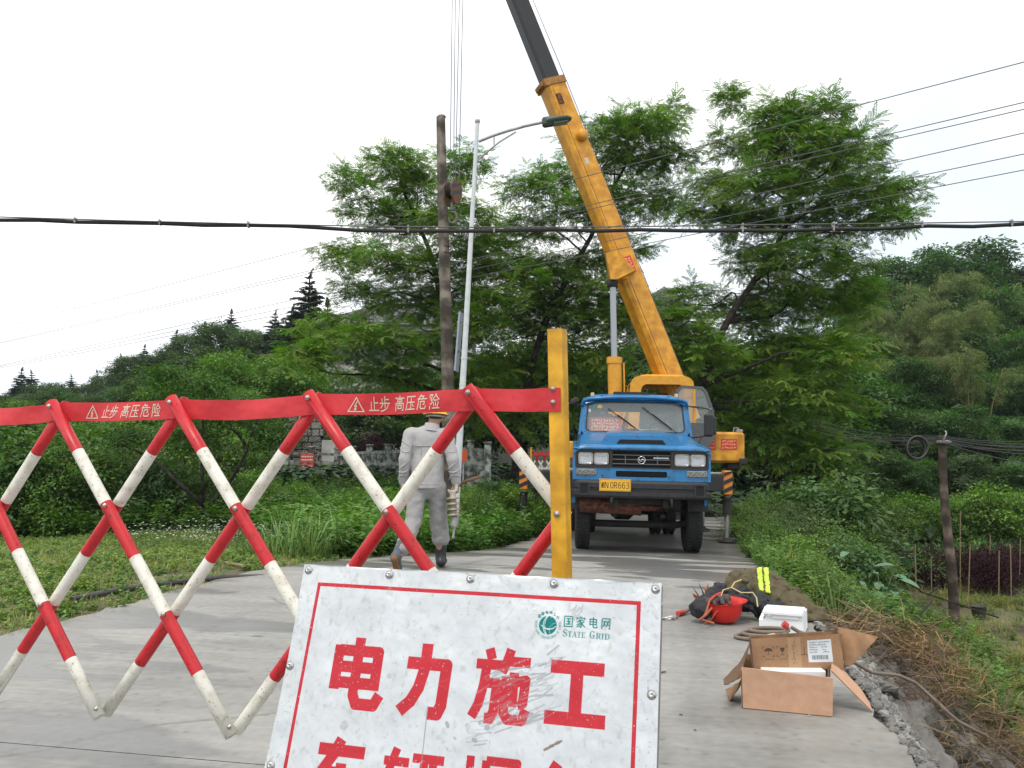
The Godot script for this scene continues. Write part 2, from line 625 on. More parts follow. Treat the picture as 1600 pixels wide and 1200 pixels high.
func materials():
	ntex("grime", 0.02, Color(0.80, 0.78, 0.75), Color(1, 1, 1), 3, 1.6)
	ntex("dust", 0.03, Color(0.92, 0.91, 0.89), Color(1, 1, 1), 4, 1.3)
	ntex("worn", 0.03, Color(0.80, 0.74, 0.66), Color(1, 1, 1), 6, 1.7, 5)
	ntex("lichen", 0.02, Color(0.45, 0.44, 0.42), Color(1, 1, 1), 8, 2.2, 5)
	ntex("grain", 0.25, Color(0.78, 0.78, 0.78), Color(1, 1, 1), 10, 1.4, 3)
	ntex("rusty", 0.03, Color(0.55, 0.40, 0.33), Color(1, 0.95, 0.9), 12, 2.0, 5)
	chiptex("chips_dark", Color(0.42, 0.34, 0.30), 21)
	chiptex("chips_mud", Color(0.55, 0.47, 0.38), 23)
	htex("rough", 0.05, 14, 5)
	htex("fine", 0.2, 16, 3)
	htex("wrinkle", 0.012, 18, 3)
	mat("red_paint", lin(0.52, 0.012, 0.02), 0.38, 0.0, "chips_dark", 5.0)
	mat("white_paint", lin(0.74, 0.73, 0.66), 0.4, 0.0, "chips_mud", 5.0)
	mat("yellow_post", lin(0.80, 0.42, 0.02), 0.5, 0.0, "grime", 2.5, "fine", 0.05)
	mat("band", lin(0.58, 0.025, 0.035), 0.62, 0.0, "dust", 4.0, "wrinkle", 0.25)
	mat("band_ink", lin(0.72, 0.62, 0.5), 0.7, 0.0, "grain", 6.0)
	mat("steel", lin(0.5, 0.5, 0.5), 0.35, 0.9)
	mat("galv", lin(0.42, 0.43, 0.44), 0.5, 0.6, "grime", 2.0)
	mat("truck_blue", lin(0.006, 0.165, 0.405), 0.32, 0.0, "chips_mud", 0.9)
	M["truck_blue"].clearcoat_enabled = true
	M["truck_blue"].clearcoat = 0.4
	M["truck_blue"].clearcoat_roughness = 0.15
	mat("black_plastic", lin(0.018, 0.018, 0.02), 0.5, 0.0, "dust", 2.0)
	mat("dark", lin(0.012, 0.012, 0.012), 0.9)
	mat("bumper_black", lin(0.024, 0.025, 0.03), 0.42, 0.0, "grime", 1.5)
	mat("rubber", lin(0.02, 0.02, 0.021), 0.85, 0.0, "dust", 2.0)
	mat("chassis", lin(0.03, 0.028, 0.027), 0.8, 0.0, "grime", 1.0)
	mat("rust", lin(0.19, 0.085, 0.06), 0.8, 0.0, "rusty", 1.2, "rough", 0.15)
	mat("crane_yellow", lin(0.74, 0.36, 0.022), 0.42, 0.0, "worn", 0.45)
	mat("crane_yellow_plain", lin(0.74, 0.345, 0.022), 0.42, 0.0, "dust", 0.8)
	mat("boom_black", lin(0.022, 0.023, 0.026), 0.3, 0.2, "dust", 0.6)
	mat("chrome", lin(0.7, 0.7, 0.72), 0.15, 1.0)
	mat("grey_door", lin(0.10, 0.11, 0.12), 0.5, 0.0, "dust", 1.0)
	mat("lens", lin(0.75, 0.77, 0.78), 0.12)
	M["lens"].transparency = BaseMaterial3D.TRANSPARENCY_ALPHA
	M["lens"].albedo_color.a = 0.25
	mat("reflector", lin(0.42, 0.45, 0.5), 0.22, 1.0)
	mat("lamp_white", lin(0.62, 0.62, 0.60), 0.3, 0.0, "grime", 6.0)
	mat("glass", lin(0.5, 0.6, 0.6), 0.04)
	M["glass"].transparency = BaseMaterial3D.TRANSPARENCY_ALPHA
	M["glass"].albedo_color.a = 0.12
	mat("interior", lin(0.045, 0.045, 0.05), 0.8)
	mat("seat", lin(0.12, 0.12, 0.13), 0.85)
	mat("orange_stripe", lin(0.75, 0.25, 0.03), 0.5, 0.0, "dust", 2.0)
	mat("plate_yellow", lin(0.8, 0.42, 0.03), 0.5, 0.0, "dust", 3.0)
	mat("placard_red", lin(0.62, 0.05, 0.04), 0.5)
	mat("placard_ink", lin(0.8, 0.6, 0.4), 0.6)
	mat("concrete_pole", lin(0.25, 0.215, 0.18), 0.9, 0.0, "lichen", 0.33)
	mat("lamp_paint", lin(0.62, 0.67, 0.70), 0.45, 0.0, "dust", 0.8)
	mat("lamp_arm", lin(0.42, 0.40, 0.39), 0.5, 0.3, "grime", 1.0)
	mat("lamp_head", lin(0.05, 0.07, 0.055), 0.5)
	mat("wood_pole", lin(0.18, 0.135, 0.11), 0.9, 0.0, "lichen", 0.45)
	mat("cable_black", lin(0.012, 0.011, 0.011), 0.6)
	mat("line_grey", lin(0.13, 0.13, 0.135), 0.6)
	mat("wire_grey", lin(0.09, 0.09, 0.095), 0.6)
	mat("bark", lin(0.045, 0.036, 0.03), 0.95, 0.0, "lichen", 0.8, "rough", 0.8)
	mat("soil", lin(0.13, 0.095, 0.06), 0.95, 0.0, "lichen", 0.7, "rough", 2.0)
	mat("stone_grey", lin(0.42, 0.41, 0.39), 0.9, 0.0, "lichen", 1.1, "rough", 0.8)
	mat("stone_dark", lin(0.13, 0.13, 0.13), 0.9, 0.0, "lichen", 1.3, "rough", 1.0)
	mat("rubble_a", lin(0.185, 0.18, 0.175), 0.92, 0.0, "grime", 3.0, "fine", 0.25)
	mat("rubble_b", lin(0.31, 0.31, 0.30), 0.9, 0.0, "grime", 3.0, "fine", 0.2)
	mat("fence_stone", lin(0.36, 0.39, 0.37), 0.85, 0.0, "lichen", 0.7)
	mat("house_white", lin(0.5, 0.5, 0.49), 0.9, 0.0, "grime", 0.2)
	mat("house_grey", lin(0.30, 0.31, 0.32), 0.9, 0.0, "grime", 0.2)
	mat("window_glass", lin(0.05, 0.06, 0.07), 0.1)
	mat("card_light", lin(0.58, 0.355, 0.24), 0.88, 0.0, "dust", 2.0)
	mat("card", lin(0.32, 0.185, 0.10), 0.88, 0.0, "grime", 2.0)
	mat("card_dark", lin(0.17, 0.10, 0.06), 0.9, 0.0, "grain", 2.0)
	mat("styro", lin(0.82, 0.83, 0.85), 0.9, 0.0, "", 1.0)
	mat("helmet_red", lin(0.62, 0.02, 0.015), 0.3)
	mat("helmet_yellow", lin(0.8, 0.42, 0.02), 0.35)
	mat("olive", lin(0.105, 0.088, 0.048), 0.9, 0.0, "dust", 3.0, "wrinkle", 0.6)
	mat("lime", lin(0.55, 0.85, 0.06), 0.5)
	mat("piping", lin(0.5, 0.42, 0.22), 0.8)
	mat("bag_black", lin(0.016, 0.017, 0.022), 0.75, 0.0, "", 4.0, "wrinkle", 0.5)
	mat("strap_orange", lin(0.35, 0.09, 0.04), 0.8)
	mat("tool_red", lin(0.5, 0.05, 0.04), 0.4)
	mat("hose", lin(0.20, 0.16, 0.13), 0.7, 0.0, "dust", 3.0)
	mat("pipe_grey", lin(0.07, 0.065, 0.065), 0.55, 0.0, "grime", 2.0)
	mat("work_grey", lin(0.385, 0.38, 0.385), 0.92, 0.0, "", 2.0, "wrinkle", 0.5)
	M["work_grey"].rim_enabled = true
	M["work_grey"].rim = 0.2
	mat("glove", lin(0.62, 0.60, 0.57), 0.95, 0.0, "grime", 8.0)
	mat("skin", lin(0.36, 0.19, 0.12), 0.6)
	mat("hair", lin(0.012, 0.011, 0.01), 0.7)
	mat("boot_black", lin(0.015, 0.015, 0.017), 0.4)
	mat("boot_grey", lin(0.09, 0.10, 0.12), 0.7)
	mat("boot_sole", lin(0.30, 0.15, 0.05), 0.8, 0.0, "grime", 6.0)
	mat("porcelain", lin(0.38, 0.33, 0.27), 0.35, 0.0, "grime", 5.0)
	mat("straw", lin(0.30, 0.21, 0.12), 0.95)
	mat("bamboo_pole", lin(0.28, 0.22, 0.12), 0.8, 0.0, "grime", 2.0)
	mat("bucket", lin(0.06, 0.055, 0.05), 0.6)
	mat("panel_blue", lin(0.30, 0.34, 0.40), 0.4)
	leafmat("leaf", Color.WHITE, Color(0.75, 0.9, 0.28))
	leafmat("leaf_dark", Color.WHITE, Color(0.25, 0.32, 0.12))
	leafmat("blade", Color.WHITE, Color(0.45, 0.55, 0.18), 0.7)
	leafmat("petal", Color.WHITE, Color(0.2, 0.2, 0.2), 0.7)

# ---- ground and road --------------------------------------------------------
func ground_color(x, d, y) -> Color:
	var n = bump_noise.get_noise_2d(x * 9.0 + 40.0, d * 9.0) * 0.5 + 0.5
	var m = bump_noise.get_noise_2d(x * 40.0, d * 40.0 + 70.0) * 0.5 + 0.5
	var soil = Color(0.15, 0.112, 0.075).lerp(Color(0.09, 0.07, 0.05), n)
	var grass = Color(0.18, 0.21, 0.085).lerp(Color(0.26, 0.245, 0.13), m)
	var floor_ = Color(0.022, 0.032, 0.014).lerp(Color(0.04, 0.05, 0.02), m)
	var xl = left_edge(d)
	var xr = right_edge(d)
	var c = grass
	if x < xl:
		c = grass.lerp(soil, smoothstep(0.55, 0.75, n) * 0.7)
		c = c.lerp(soil, smoothstep(0.5, 0.0, xl - x) * 0.6)
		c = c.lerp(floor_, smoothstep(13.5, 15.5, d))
	elif x > xr:
		var grit = Color(0.22, 0.215, 0.21).lerp(Color(0.10, 0.098, 0.095), m)
		c = soil.lerp(grass, smoothstep(0.35, 0.6, n) * 0.8)
		c = c.lerp(grit, smoothstep(1.7, 0.9, x - xr) * smoothstep(7.0, 5.5, d))
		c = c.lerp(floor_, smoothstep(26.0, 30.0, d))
	else:
		c = soil
	return c

func build_ground():
	var st = mb()
	st.set_smooth_group(0)
	var xs = []
	var ds = []
	var v = -16.0
	while v < 420.0:
		ds.append(v)
		var a = absf(v - 6.0)
		v += 0.25 if a < 7.0 else 0.4 if a < 20.0 else 1.0 if a < 40.0 else 3.0 if a < 90.0 else 15.0
	v = -300.0
	while v < 300.0:
		xs.append(v)
		var a = absf(v)
		v += 0.22 if a < 6.0 else 0.5 if a < 14.0 else 1.2 if a < 40.0 else 4.0 if a < 90.0 else 20.0
	var rows = []
	for d in ds:
		var r = []
		for x in xs: r.append(Vector3(x, gy(x, d), -d))
		rows.append(r)
	var P = PackedVector3Array()
	var C = PackedColorArray()
	var I = PackedInt32Array()
	for i in ds.size():
		for j in xs.size():
			P.append(rows[i][j])
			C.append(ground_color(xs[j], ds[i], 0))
	var w = xs.size()
	for i in ds.size() - 1:
		for j in w - 1:
			var a = i * w + j
			for k in [a, a + w, a + 1, a + 1, a + w, a + w + 1]: I.append(k)
	var N = PackedVector3Array()
	for i in ds.size():
		for j in w:
			var du = rows[i][mini(j + 1, w - 1)] - rows[i][maxi(j - 1, 0)]
			var dv = rows[mini(i + 1, ds.size() - 1)][j] - rows[maxi(i - 1, 0)][j]
			N.append(du.cross(dv).normalized())
	var m = StandardMaterial3D.new()
	m.resource_name = "earth"
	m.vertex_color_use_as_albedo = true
	m.roughness = 0.95
	m.albedo_texture = ntex("earth_grain", 0.12, Color(0.6, 0.6, 0.6), Color(1, 1, 1), 41, 1.8, 5, 512)
	m.uv1_triplanar = true
	m.uv1_world_triplanar = true
	m.uv1_scale = Vector3.ONE * 0.6
	m.heightmap_enabled = true
	m.heightmap_texture = tex["rough"]
	m.heightmap_scale = 3.0
	tag(obj("ground", arrays_mesh(P, N, C, I), m), "", "", "", "structure")

func arrays_mesh(P, N, C, I, U = null) -> ArrayMesh:
	var a = []
	a.resize(Mesh.ARRAY_MAX)
	a[Mesh.ARRAY_VERTEX] = P
	a[Mesh.ARRAY_NORMAL] = N
	if C != null and C.size(): a[Mesh.ARRAY_COLOR] = C
	if U != null: a[Mesh.ARRAY_TEX_UV] = U
	a[Mesh.ARRAY_INDEX] = I
	var mesh = ArrayMesh.new()
	mesh.add_surface_from_arrays(Mesh.PRIMITIVE_TRIANGLES, a)
	return mesh

func road_material():
	# one map over the whole road (x -8..8, d -2..30): brushed concrete, stains and wet places
	var w = 768
	var h = 1536
	var im = Image.create(w, h, false, Image.FORMAT_RGB8)
	var ro = Image.create(w, h, false, Image.FORMAT_L8)
	var big = noise(0.35, 51, 3)
	var mid = noise(1.6, 52, 4)
	var wet = noise(0.5, 53, 4)
	var gr = noise(1.0, 54, 2)
	var sp = noise(14.0, 55, 2)
	for j in h:
		var d = -2.0 + 32.0 * (j + 0.5) / h
		for i in w:
			var x = -8.0 + 16.0 * (i + 0.5) / w
			var al = x * 0.2148 + d * 0.9767
			var ac = x * 0.9767 - d * 0.2148
			var v = 0.262 + 0.045 * big.get_noise_2d(x, d) + 0.05 * mid.get_noise_2d(ac * 0.35, al * 1.5)
			v += 0.055 * gr.get_noise_2d(ac * 0.9, al * 24.0) * (0.6 + 0.8 * mid.get_noise_2d(x * 0.4 + 9.0, d * 0.4)) + 0.035 * sp.get_noise_2d(x, d)
			if sp.get_noise_2d(x * 1.7 + 30.0, d * 1.7) > 0.66: v *= 0.7
			v -= 0.05 * smoothstep(0.25, 0.6, big.get_noise_2d(ac * 3.0 + 60.0, al * 0.5))
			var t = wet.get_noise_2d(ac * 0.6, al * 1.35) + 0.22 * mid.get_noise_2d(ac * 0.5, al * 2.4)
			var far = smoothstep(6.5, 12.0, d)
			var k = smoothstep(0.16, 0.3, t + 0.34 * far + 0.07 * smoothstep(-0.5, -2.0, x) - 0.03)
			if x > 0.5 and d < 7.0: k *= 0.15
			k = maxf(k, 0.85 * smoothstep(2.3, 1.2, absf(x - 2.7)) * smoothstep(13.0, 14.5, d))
			var dirt = smoothstep(1.1, 0.0, right_edge(d) - x) * 0.3 + smoothstep(0.7, 0.0, x - left_edge(d)) * 0.4
			var c = Color(v * 1.01, v, v * 0.955)
			c = c.lerp(Color(0.2, 0.17, 0.13), clampf(dirt * (0.6 + mid.get_noise_2d(x * 2.0, d * 2.0)), 0.0, 0.7))
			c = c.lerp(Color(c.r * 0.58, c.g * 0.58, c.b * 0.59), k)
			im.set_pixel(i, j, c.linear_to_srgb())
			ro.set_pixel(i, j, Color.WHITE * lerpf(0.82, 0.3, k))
	# a few hairline cracks, tyre marks and oil spots
	rng.seed = 57
	var sx_ = w / 16.0
	var sy_ = h / 32.0
	for k in 5:
		var p = Vector2(rf(-3.0, 2.2), rf(2.8, 12.0))
		var a = rf(0, TAU)
		for q in 26:
			var p2 = p + Vector2(cos(a), sin(a)) * 0.09
			paint_line(im, Vector2((p.x + 8.0) * sx_, (p.y + 2.0) * sy_), Vector2((p2.x + 8.0) * sx_, (p2.y + 2.0) * sy_), 0.45, Color(0.26, 0.25, 0.24, 0.35))
			p = p2
			a += rf(-0.5, 0.5)
	for k in 40:
		var p = Vector2((rf(-4.5, 3.5) + 8.0) * sx_, (rf(2.6, 14.0) + 2.0) * sy_)
		paint_line(im, p, p + Vector2(rf(-3, 3), rf(-2, 2)), rf(0.6, 2.6), Color(0.24, 0.23, 0.22, rf(0.2, 0.6)))
	for s in [-0.85, 0.85]:
		for q in 90:
			var d0 = 4.0 + q * 0.12
			var c0 = right_edge(d0) - 1.75 + s + 0.05 * sin(q * 0.2)
			paint_line(im, Vector2((c0 + 8.0) * sx_, (d0 + 2.0) * sy_), Vector2((c0 + 0.027 + 8.0) * sx_, (d0 + 2.13) * sy_), 4.0, Color(0.30, 0.29, 0.28, 0.035))
	var m = StandardMaterial3D.new()
	m.resource_name = "concrete"
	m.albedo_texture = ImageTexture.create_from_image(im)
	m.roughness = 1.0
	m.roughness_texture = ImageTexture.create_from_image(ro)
	m.roughness_texture_channel = BaseMaterial3D.TEXTURE_CHANNEL_RED
	m.heightmap_enabled = true
	m.heightmap_texture = m.albedo_texture
	m.heightmap_scale = 0.3
	return m

func build_road():
	var road = Node3D.new()
	road.name = "road"
	add_child(road)
	tag(road, "", "", "", "structure")
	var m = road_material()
	var sides = mat("slab_side", lin(0.17, 0.165, 0.155), 0.95, 0.0, "lichen", 2.0, "rough", 1.5)
	var cuts = [-6.9, -1.86, 3.16, 8.2, 13.2, 18.2, 23.2, 28.0]
	var A = Vector2(0.2148, 0.9767)
	var B = Vector2(0.9767, -0.2148)
	var chip = noise(2.2, 60, 3)
	for s in cuts.size() - 1:
		var st = mb()
		var sd = mb()
		var nu = 30
		var nv = 26
		var g = []
		for i in nu + 1:
			var al = lerpf(cuts[s] + 0.0035, cuts[s + 1] - 0.0035, float(i) / nu)
			# ends of this cross line on the two edges
			var lo = -9.0
			var hi = 9.0
			for it in 24:
				var p = A * al + B * (lo + 0.0)
				lo += (left_edge(p.y) - p.x) * 0.6
				p = A * al + B * hi
				hi += (right_edge(p.y) - p.x) * 0.6
			hi += chip.get_noise_1d(al * 3.0) * 0.05 - 0.02 + 0.05 * minf(0.0, chip.get_noise_1d(al * 9.0 + 90.0))
			lo += chip.get_noise_1d(al * 2.0 + 50.0) * 0.14
			var row = []
			for j in nv + 1:
				var p = A * al + B * lerpf(lo, hi, float(j) / nv)
				row.append(Vector3(p.x, road_y(p.x, p.y) - (0.008 if i == 0 or i == nu else 0.0), -p.y))
			g.append(row)
		for i in nu:
			for j in nv:
				for q in [[0, 0], [1, 0], [1, 1], [0, 0], [1, 1], [0, 1]]:
					var p = g[i + q[0]][j + q[1]]
					st.set_smooth_group(1)
					st.set_uv(Vector2((p.x + 8.0) / 16.0, (-p.z + 2.0) / 32.0))
					st.add_vertex(p)
		for e in [0, nv]:
			for i in nu:
				var dn = Vector3(0, -0.2, 0)
				face(sd, g[i][e], g[i + 1][e], g[i + 1][e] + dn, g[i][e] + dn, Vector3(1 if e else -1, 0, 0))
		for e in [0, nu]:
			for j in nv:
				var dn = Vector3(0, -0.2, 0)
				face(sd, g[e][j], g[e][j + 1], g[e][j + 1] + dn, g[e][j] + dn, Vector3(0, 0, -1 if e else 1))
		obj("slab", [st, sd], [m, sides], road)

# ---- leaves and sprays ------------------------------------------------------
class Leafy:
	var P := PackedVector3Array()
	var C := PackedColorArray()
	var I := PackedInt32Array()
	func leaf(b: Vector3, dir: Vector3, side: Vector3, ln: float, wd: float, col: Color, fold := 0.12):
		var up = side.cross(dir).normalized()
		var k = P.size()
		var m = b + dir * ln * 0.45
		P.append(b)
		P.append(m + side * wd * 0.5 + up * wd * fold)
		P.append(b + dir * ln - up * ln * 0.06)
		P.append(m - side * wd * 0.5 + up * wd * fold)
		for q in 4: C.append(col)
		for q in [0, 1, 2, 0, 2, 3]: I.append(k + q)
	func blade(b: Vector3, dir: Vector3, side: Vector3, ln: float, wd: float, bend: float, col: Color):
		var k = P.size()
		var down = Vector3(0, -1, 0)
		var m = b + dir * ln * 0.55 + down * bend * ln * 0.25
		var t = b + dir * ln * 0.9 + down * bend * ln
		P.append(b - side * wd * 0.5)
		P.append(b + side * wd * 0.5)
		P.append(m + side * wd * 0.42)
		P.append(m - side * wd * 0.42)
		P.append(t)
		for q in 5: C.append(col)
		for q in [0, 1, 2, 0, 2, 3, 3, 2, 4]: I.append(k + q)
	func mesh(material) -> ArrayMesh:
		var a = []
		a.resize(Mesh.ARRAY_MAX)
		a[Mesh.ARRAY_VERTEX] = P
		a[Mesh.ARRAY_COLOR] = C
		a[Mesh.ARRAY_INDEX] = I
		var m = ArrayMesh.new()
		m.add_surface_from_arrays(Mesh.PRIMITIVE_TRIANGLES, a)
		m.surface_set_material(0, material)
		return m

func shade(c: Color, a := 0.25) -> Color:
	var k = rf(1.0 - a, 1.0 + a)
	var y = rf(-0.12, 0.12)
	return Color(c.r * k * (1.0 + y), c.g * k, c.b * k * (1.0 - y))

func locust_spray(c: Color, fine := 1.0) -> ArrayMesh:      # a twig along +x with feathery compound leaves
	var L = Leafy.new()
	for f in 7:
		var t = f / 6.0
		var b = Vector3(t * 0.28, -0.03 * t * t, 0)
		var s = -1.0 if f % 2 else 1.0
		var ang = s * (rf(0.7, 1.9) * (1.0 - t * 0.7))
		var dir = Vector3(cos(ang), rf(-0.1, 0.55), sin(ang)).normalized()
		var fl = rf(0.24, 0.36)
		var side = dir.cross(Vector3(rf(-0.3, 0.3), 1, rf(-0.3, 0.3))).normalized()
		var fc = shade(c, 0.18)
		var p = b
		var n = int(7.0 / fine)
		for k in n:
			dir = (dir + Vector3(0, -0.06, 0)).normalized()
			p += dir * fl / n
			for q in [-1.0, 1.0]:
				var ld = (side * q * 0.9 + dir * 0.45 + Vector3(0, rf(-0.25, 0.1), 0)).normalized()
				L.leaf(p, ld, dir, rf(0.075, 0.1) * fine * (1.0 - 0.3 * absf(float(k) / n - 0.45)), 0.042 * fine, shade(fc, 0.14))
		L.leaf(p, dir, side, 0.08, 0.04, fc)
	return L.mesh(M["leaf"])

func broad_spray(c: Color, n := 26, size := 0.13, m := "leaf") -> ArrayMesh:   # a leafy twig end, leaves in layers
	var L = Leafy.new()
	for k in n:
		var a = rf(0, TAU)
		var r = sqrt(rf(0.02, 1.0)) * 0.34
		var b = Vector3(cos(a) * r + 0.1, rf(-0.1, 0.14) - r * r * 0.5, sin(a) * r)
		var dir = Vector3(cos(a + rf(-0.5, 0.5)), rf(-0.75, 0.15), sin(a + rf(-0.5, 0.5))).normalized()
		var side = dir.cross(Vector3(rf(-0.5, 0.5), 1, rf(-0.5, 0.5))).normalized()
		L.leaf(b, dir, side, size * rf(0.7, 1.25), size * rf(0.4, 0.6), shade(c, 0.22))
	return L.mesh(M[m])

func conifer_bough(c: Color) -> ArrayMesh:     # flat drooping fan of needled twigs along +x, length 1
	var L = Leafy.new()
	for k in 15:
		var t = k / 14.0
		var p = Vector3(t * 0.9, 0.10 * t - 0.34 * t * t, 0)
		for s in [-1.0, 1.0]:
			var ln = 0.34 * (1.0 - 0.75 * t) + 0.06
			var dir = Vector3(0.75, -0.25 + rf(-0.15, 0.15), s * 0.8).normalized()
			for q in 2:
				var d2 = (dir + Vector3(rf(-0.2, 0.2), rf(-0.35, 0.2), rf(-0.2, 0.2))).normalized()
				L.leaf(p + dir * ln * 0.35 * q, d2, d2.cross(Vector3(rf(-0.6, 0.6), 1, rf(-0.6, 0.6))).normalized(), ln * 0.95, 0.15, shade(c, 0.3))
	L.leaf(Vector3(0.8, -0.16, 0), Vector3(0.9, -0.4, 0).normalized(), Vector3(0, 0, 1), 0.25, 0.14, c)
	return L.mesh(M["leaf_dark"])

func bamboo_plume(c: Color) -> ArrayMesh:      # drooping plume of narrow leaves
	var L = Leafy.new()
	for k in 34:
		var t = rf(0.0, 1.0)
		var p = Vector3(t * 0.8, 0.25 * t - 0.6 * t * t, 0) + Vector3(rf(-0.1, 0.1), rf(-0.12, 0.12), rf(-0.22, 0.22))
		var dir = Vector3(rf(0.1, 1.0), rf(-1.1, -0.1), rf(-0.8, 0.8)).normalized()
		L.leaf(p, dir, dir.cross(Vector3(rf(-1, 1), 1, rf(-1, 1))).normalized(), rf(0.16, 0.26), 0.04, shade(c, 0.25))
	return L.mesh(M["leaf"])

func weed_clump(c: Color, h := 0.45, leaf_size := 0.09, stems := 5) -> ArrayMesh:
	var L = Leafy.new()
	for s in stems:
		var a = rf(0, TAU)
		var lean = Vector3(cos(a), 0, sin(a)) * rf(0.1, 0.5)
		var hh = h * rf(0.6, 1.1)
		var b = Vector3(cos(a) * 0.06, 0, sin(a) * 0.06)
		for k in 7:
			var t = (k + 1) / 7.0
			var p = b + Vector3(lean.x * t * hh, hh * t * (1.0 - 0.15 * t), lean.z * t * hh)
			for q in 2:
				var az = a + k * 2.4 + q * PI + rf(-0.4, 0.4)
				var dir = Vector3(cos(az), rf(-0.35, 0.3), sin(az)).normalized()
				L.leaf(p, dir, dir.cross(Vector3(rf(-0.3, 0.3), 1, rf(-0.3, 0.3))).normalized(), leaf_size * rf(0.7, 1.2) * (1.15 - 0.4 * t), leaf_size * rf(0.45, 0.65), shade(c, 0.22))
	return L.mesh(M["leaf"])

func grass_tuft(c: Color, h := 0.22, n := 16, wd := 0.008, spread := 0.08) -> ArrayMesh:
	var L = Leafy.new()
	for k in n:
		var a = rf(0, TAU)
		var r = rf(0, spread)
		var ln = h * rf(0.5, 1.15)
		var tilt = rf(0.1, 0.75)
		var dir = Vector3(cos(a) * tilt, 1, sin(a) * tilt).normalized()
		L.blade(Vector3(cos(a) * r, 0, sin(a) * r), dir, Vector3(-sin(a), 0, cos(a)), ln, wd * rf(0.7, 1.3), rf(0.05, 0.5), shade(c, 0.25))
	return L.mesh(M["blade"])

func twig_heap(c: Color) -> ArrayMesh:         # dry stalks lying criss-cross
	var L = Leafy.new()
	for k in 26:
		var a = rf(0, TAU)
		var dir = Vector3(cos(a), rf(-0.12, 0.4), sin(a)).normalized()
		L.blade(Vector3(rf(-0.2, 0.2), rf(0.0, 0.15), rf(-0.2, 0.2)), dir, Vector3(-sin(a), 0.3, cos(a)), rf(0.15, 0.5), 0.008, rf(0.0, 0.3), shade(c, 0.35))
	return L.mesh(M["blade"])

func swarm(called: String, mesh: Mesh, xf: Array, cols: Array, parent, kind := "stuff") -> MultiMeshInstance3D:
	var mm = MultiMesh.new()
	mm.transform_format = MultiMesh.TRANSFORM_3D
	mm.use_colors = true
	mm.mesh = mesh
	mm.instance_count = xf.size()
	for i in xf.size():
		mm.set_instance_transform(i, xf[i])
		mm.set_instance_color(i, cols[i])
	var o = MultiMeshInstance3D.new()
	o.multimesh = mm
	if parent == null or parent == self:
		o.name = numbered(called)
		add_child(o)
	else:
		var n = called
		var k = 0
		while parent.has_node(NodePath(n)):
			k += 1
			n = "%s_%03d" % [called, k]
		o.name = n
		parent.add_child(o)
	if kind: o.set_meta("kind", kind)
	return o

func pose(p: Vector3, out: Vector3, roll := 0.0, s := 1.0) -> Transform3D:   # x axis along out, y as far up as it can be
	var x = out.normalized()
	var z = x.cross(Vector3.UP)
	if z.length() < 0.05: z = Vector3(0, 0, 1)
	z = z.normalized()
	var y = z.cross(x)
	return Transform3D(Basis(x, y, z).rotated(x, roll).scaled(Vector3.ONE * s), p)

func upright(p: Vector3, s := 1.0, tilt := 0.2) -> Transform3D:
	var b = Basis(Vector3.UP, rf(0, TAU)).rotated(Vector3(rf(-1, 1), 0, rf(-1, 1)).normalized(), rf(0, tilt))
	return Transform3D(b.scaled(Vector3.ONE * s), p)

func tone(lo, hi, warm := 0.1) -> Color:
	var k = rf(lo, hi)
	var w = rf(-warm, warm)
	return Color(k * (1.0 + w), k, k * (1.0 - w))

# sprays over a flattened clump: most on its upper shell, drooping towards the rim
func fill_clump(c: Vector3, rx, ry, rz, n, xf: Array, cols: Array, lo, hi, size := 1.0):
	var k0 = rf(0.85, 1.15)
	for i in n:
		var v = Vector3(rng.randfn(), rng.randfn(), rng.randfn()).normalized()
		if v.y < -0.3 and rng.randf() < 0.7: v.y = -v.y
		var r = pow(rng.randf(), 0.45)
		var p = c + Vector3(v.x * rx, v.y * ry, v.z * rz) * r
		var out = Vector3(v.x, 0, v.z) * 0.7 + Vector3(rf(-1, 1), 0, rf(-1, 1))
		out = out.normalized() + Vector3(0, 0.5 * v.y - 0.2 + rf(-0.35, 0.4), 0)
		xf.append(pose(p, out, rf(-0.5, 0.5), size * rf(0.8, 1.2)))
		cols.append(tone(lo * k0, hi * k0))

func limb(parent, pts, r0, r1, called := "limb"):
	var st = mb()
	var curve = Curve3D.new()
	for i in pts.size():
		var t = (pts[mini(i + 1, pts.size() - 1)] - pts[maxi(i - 1, 0)]) * 0.2
		curve.add_point(pts[i], -t, t)
	var P = []
	var R = []
	var n = maxi(4, pts.size() * 3)
	for i in n + 1:
		var t = float(i) / n
		P.append(curve.sample_baked(curve.get_baked_length() * t) + Vector3(rf(-1, 1), rf(-1, 1), rf(-1, 1)) * r1 * 0.6 * (0.0 if i == 0 else 1.0))
		R.append(lerpf(r0, r1, pow(t, 0.8)))
	tube(st, P, R, 8, false)
	return obj(called, st, M["bark"], parent)

func ordinal(k: int) -> String:
	return ["first", "second", "third", "fourth", "fifth", "sixth", "seventh", "eighth", "ninth", "tenth", "eleventh", "twelfth", "thirteenth", "fourteenth", "fifteenth", "sixteenth", "seventeenth", "eighteenth", "nineteenth", "twentieth"][k]

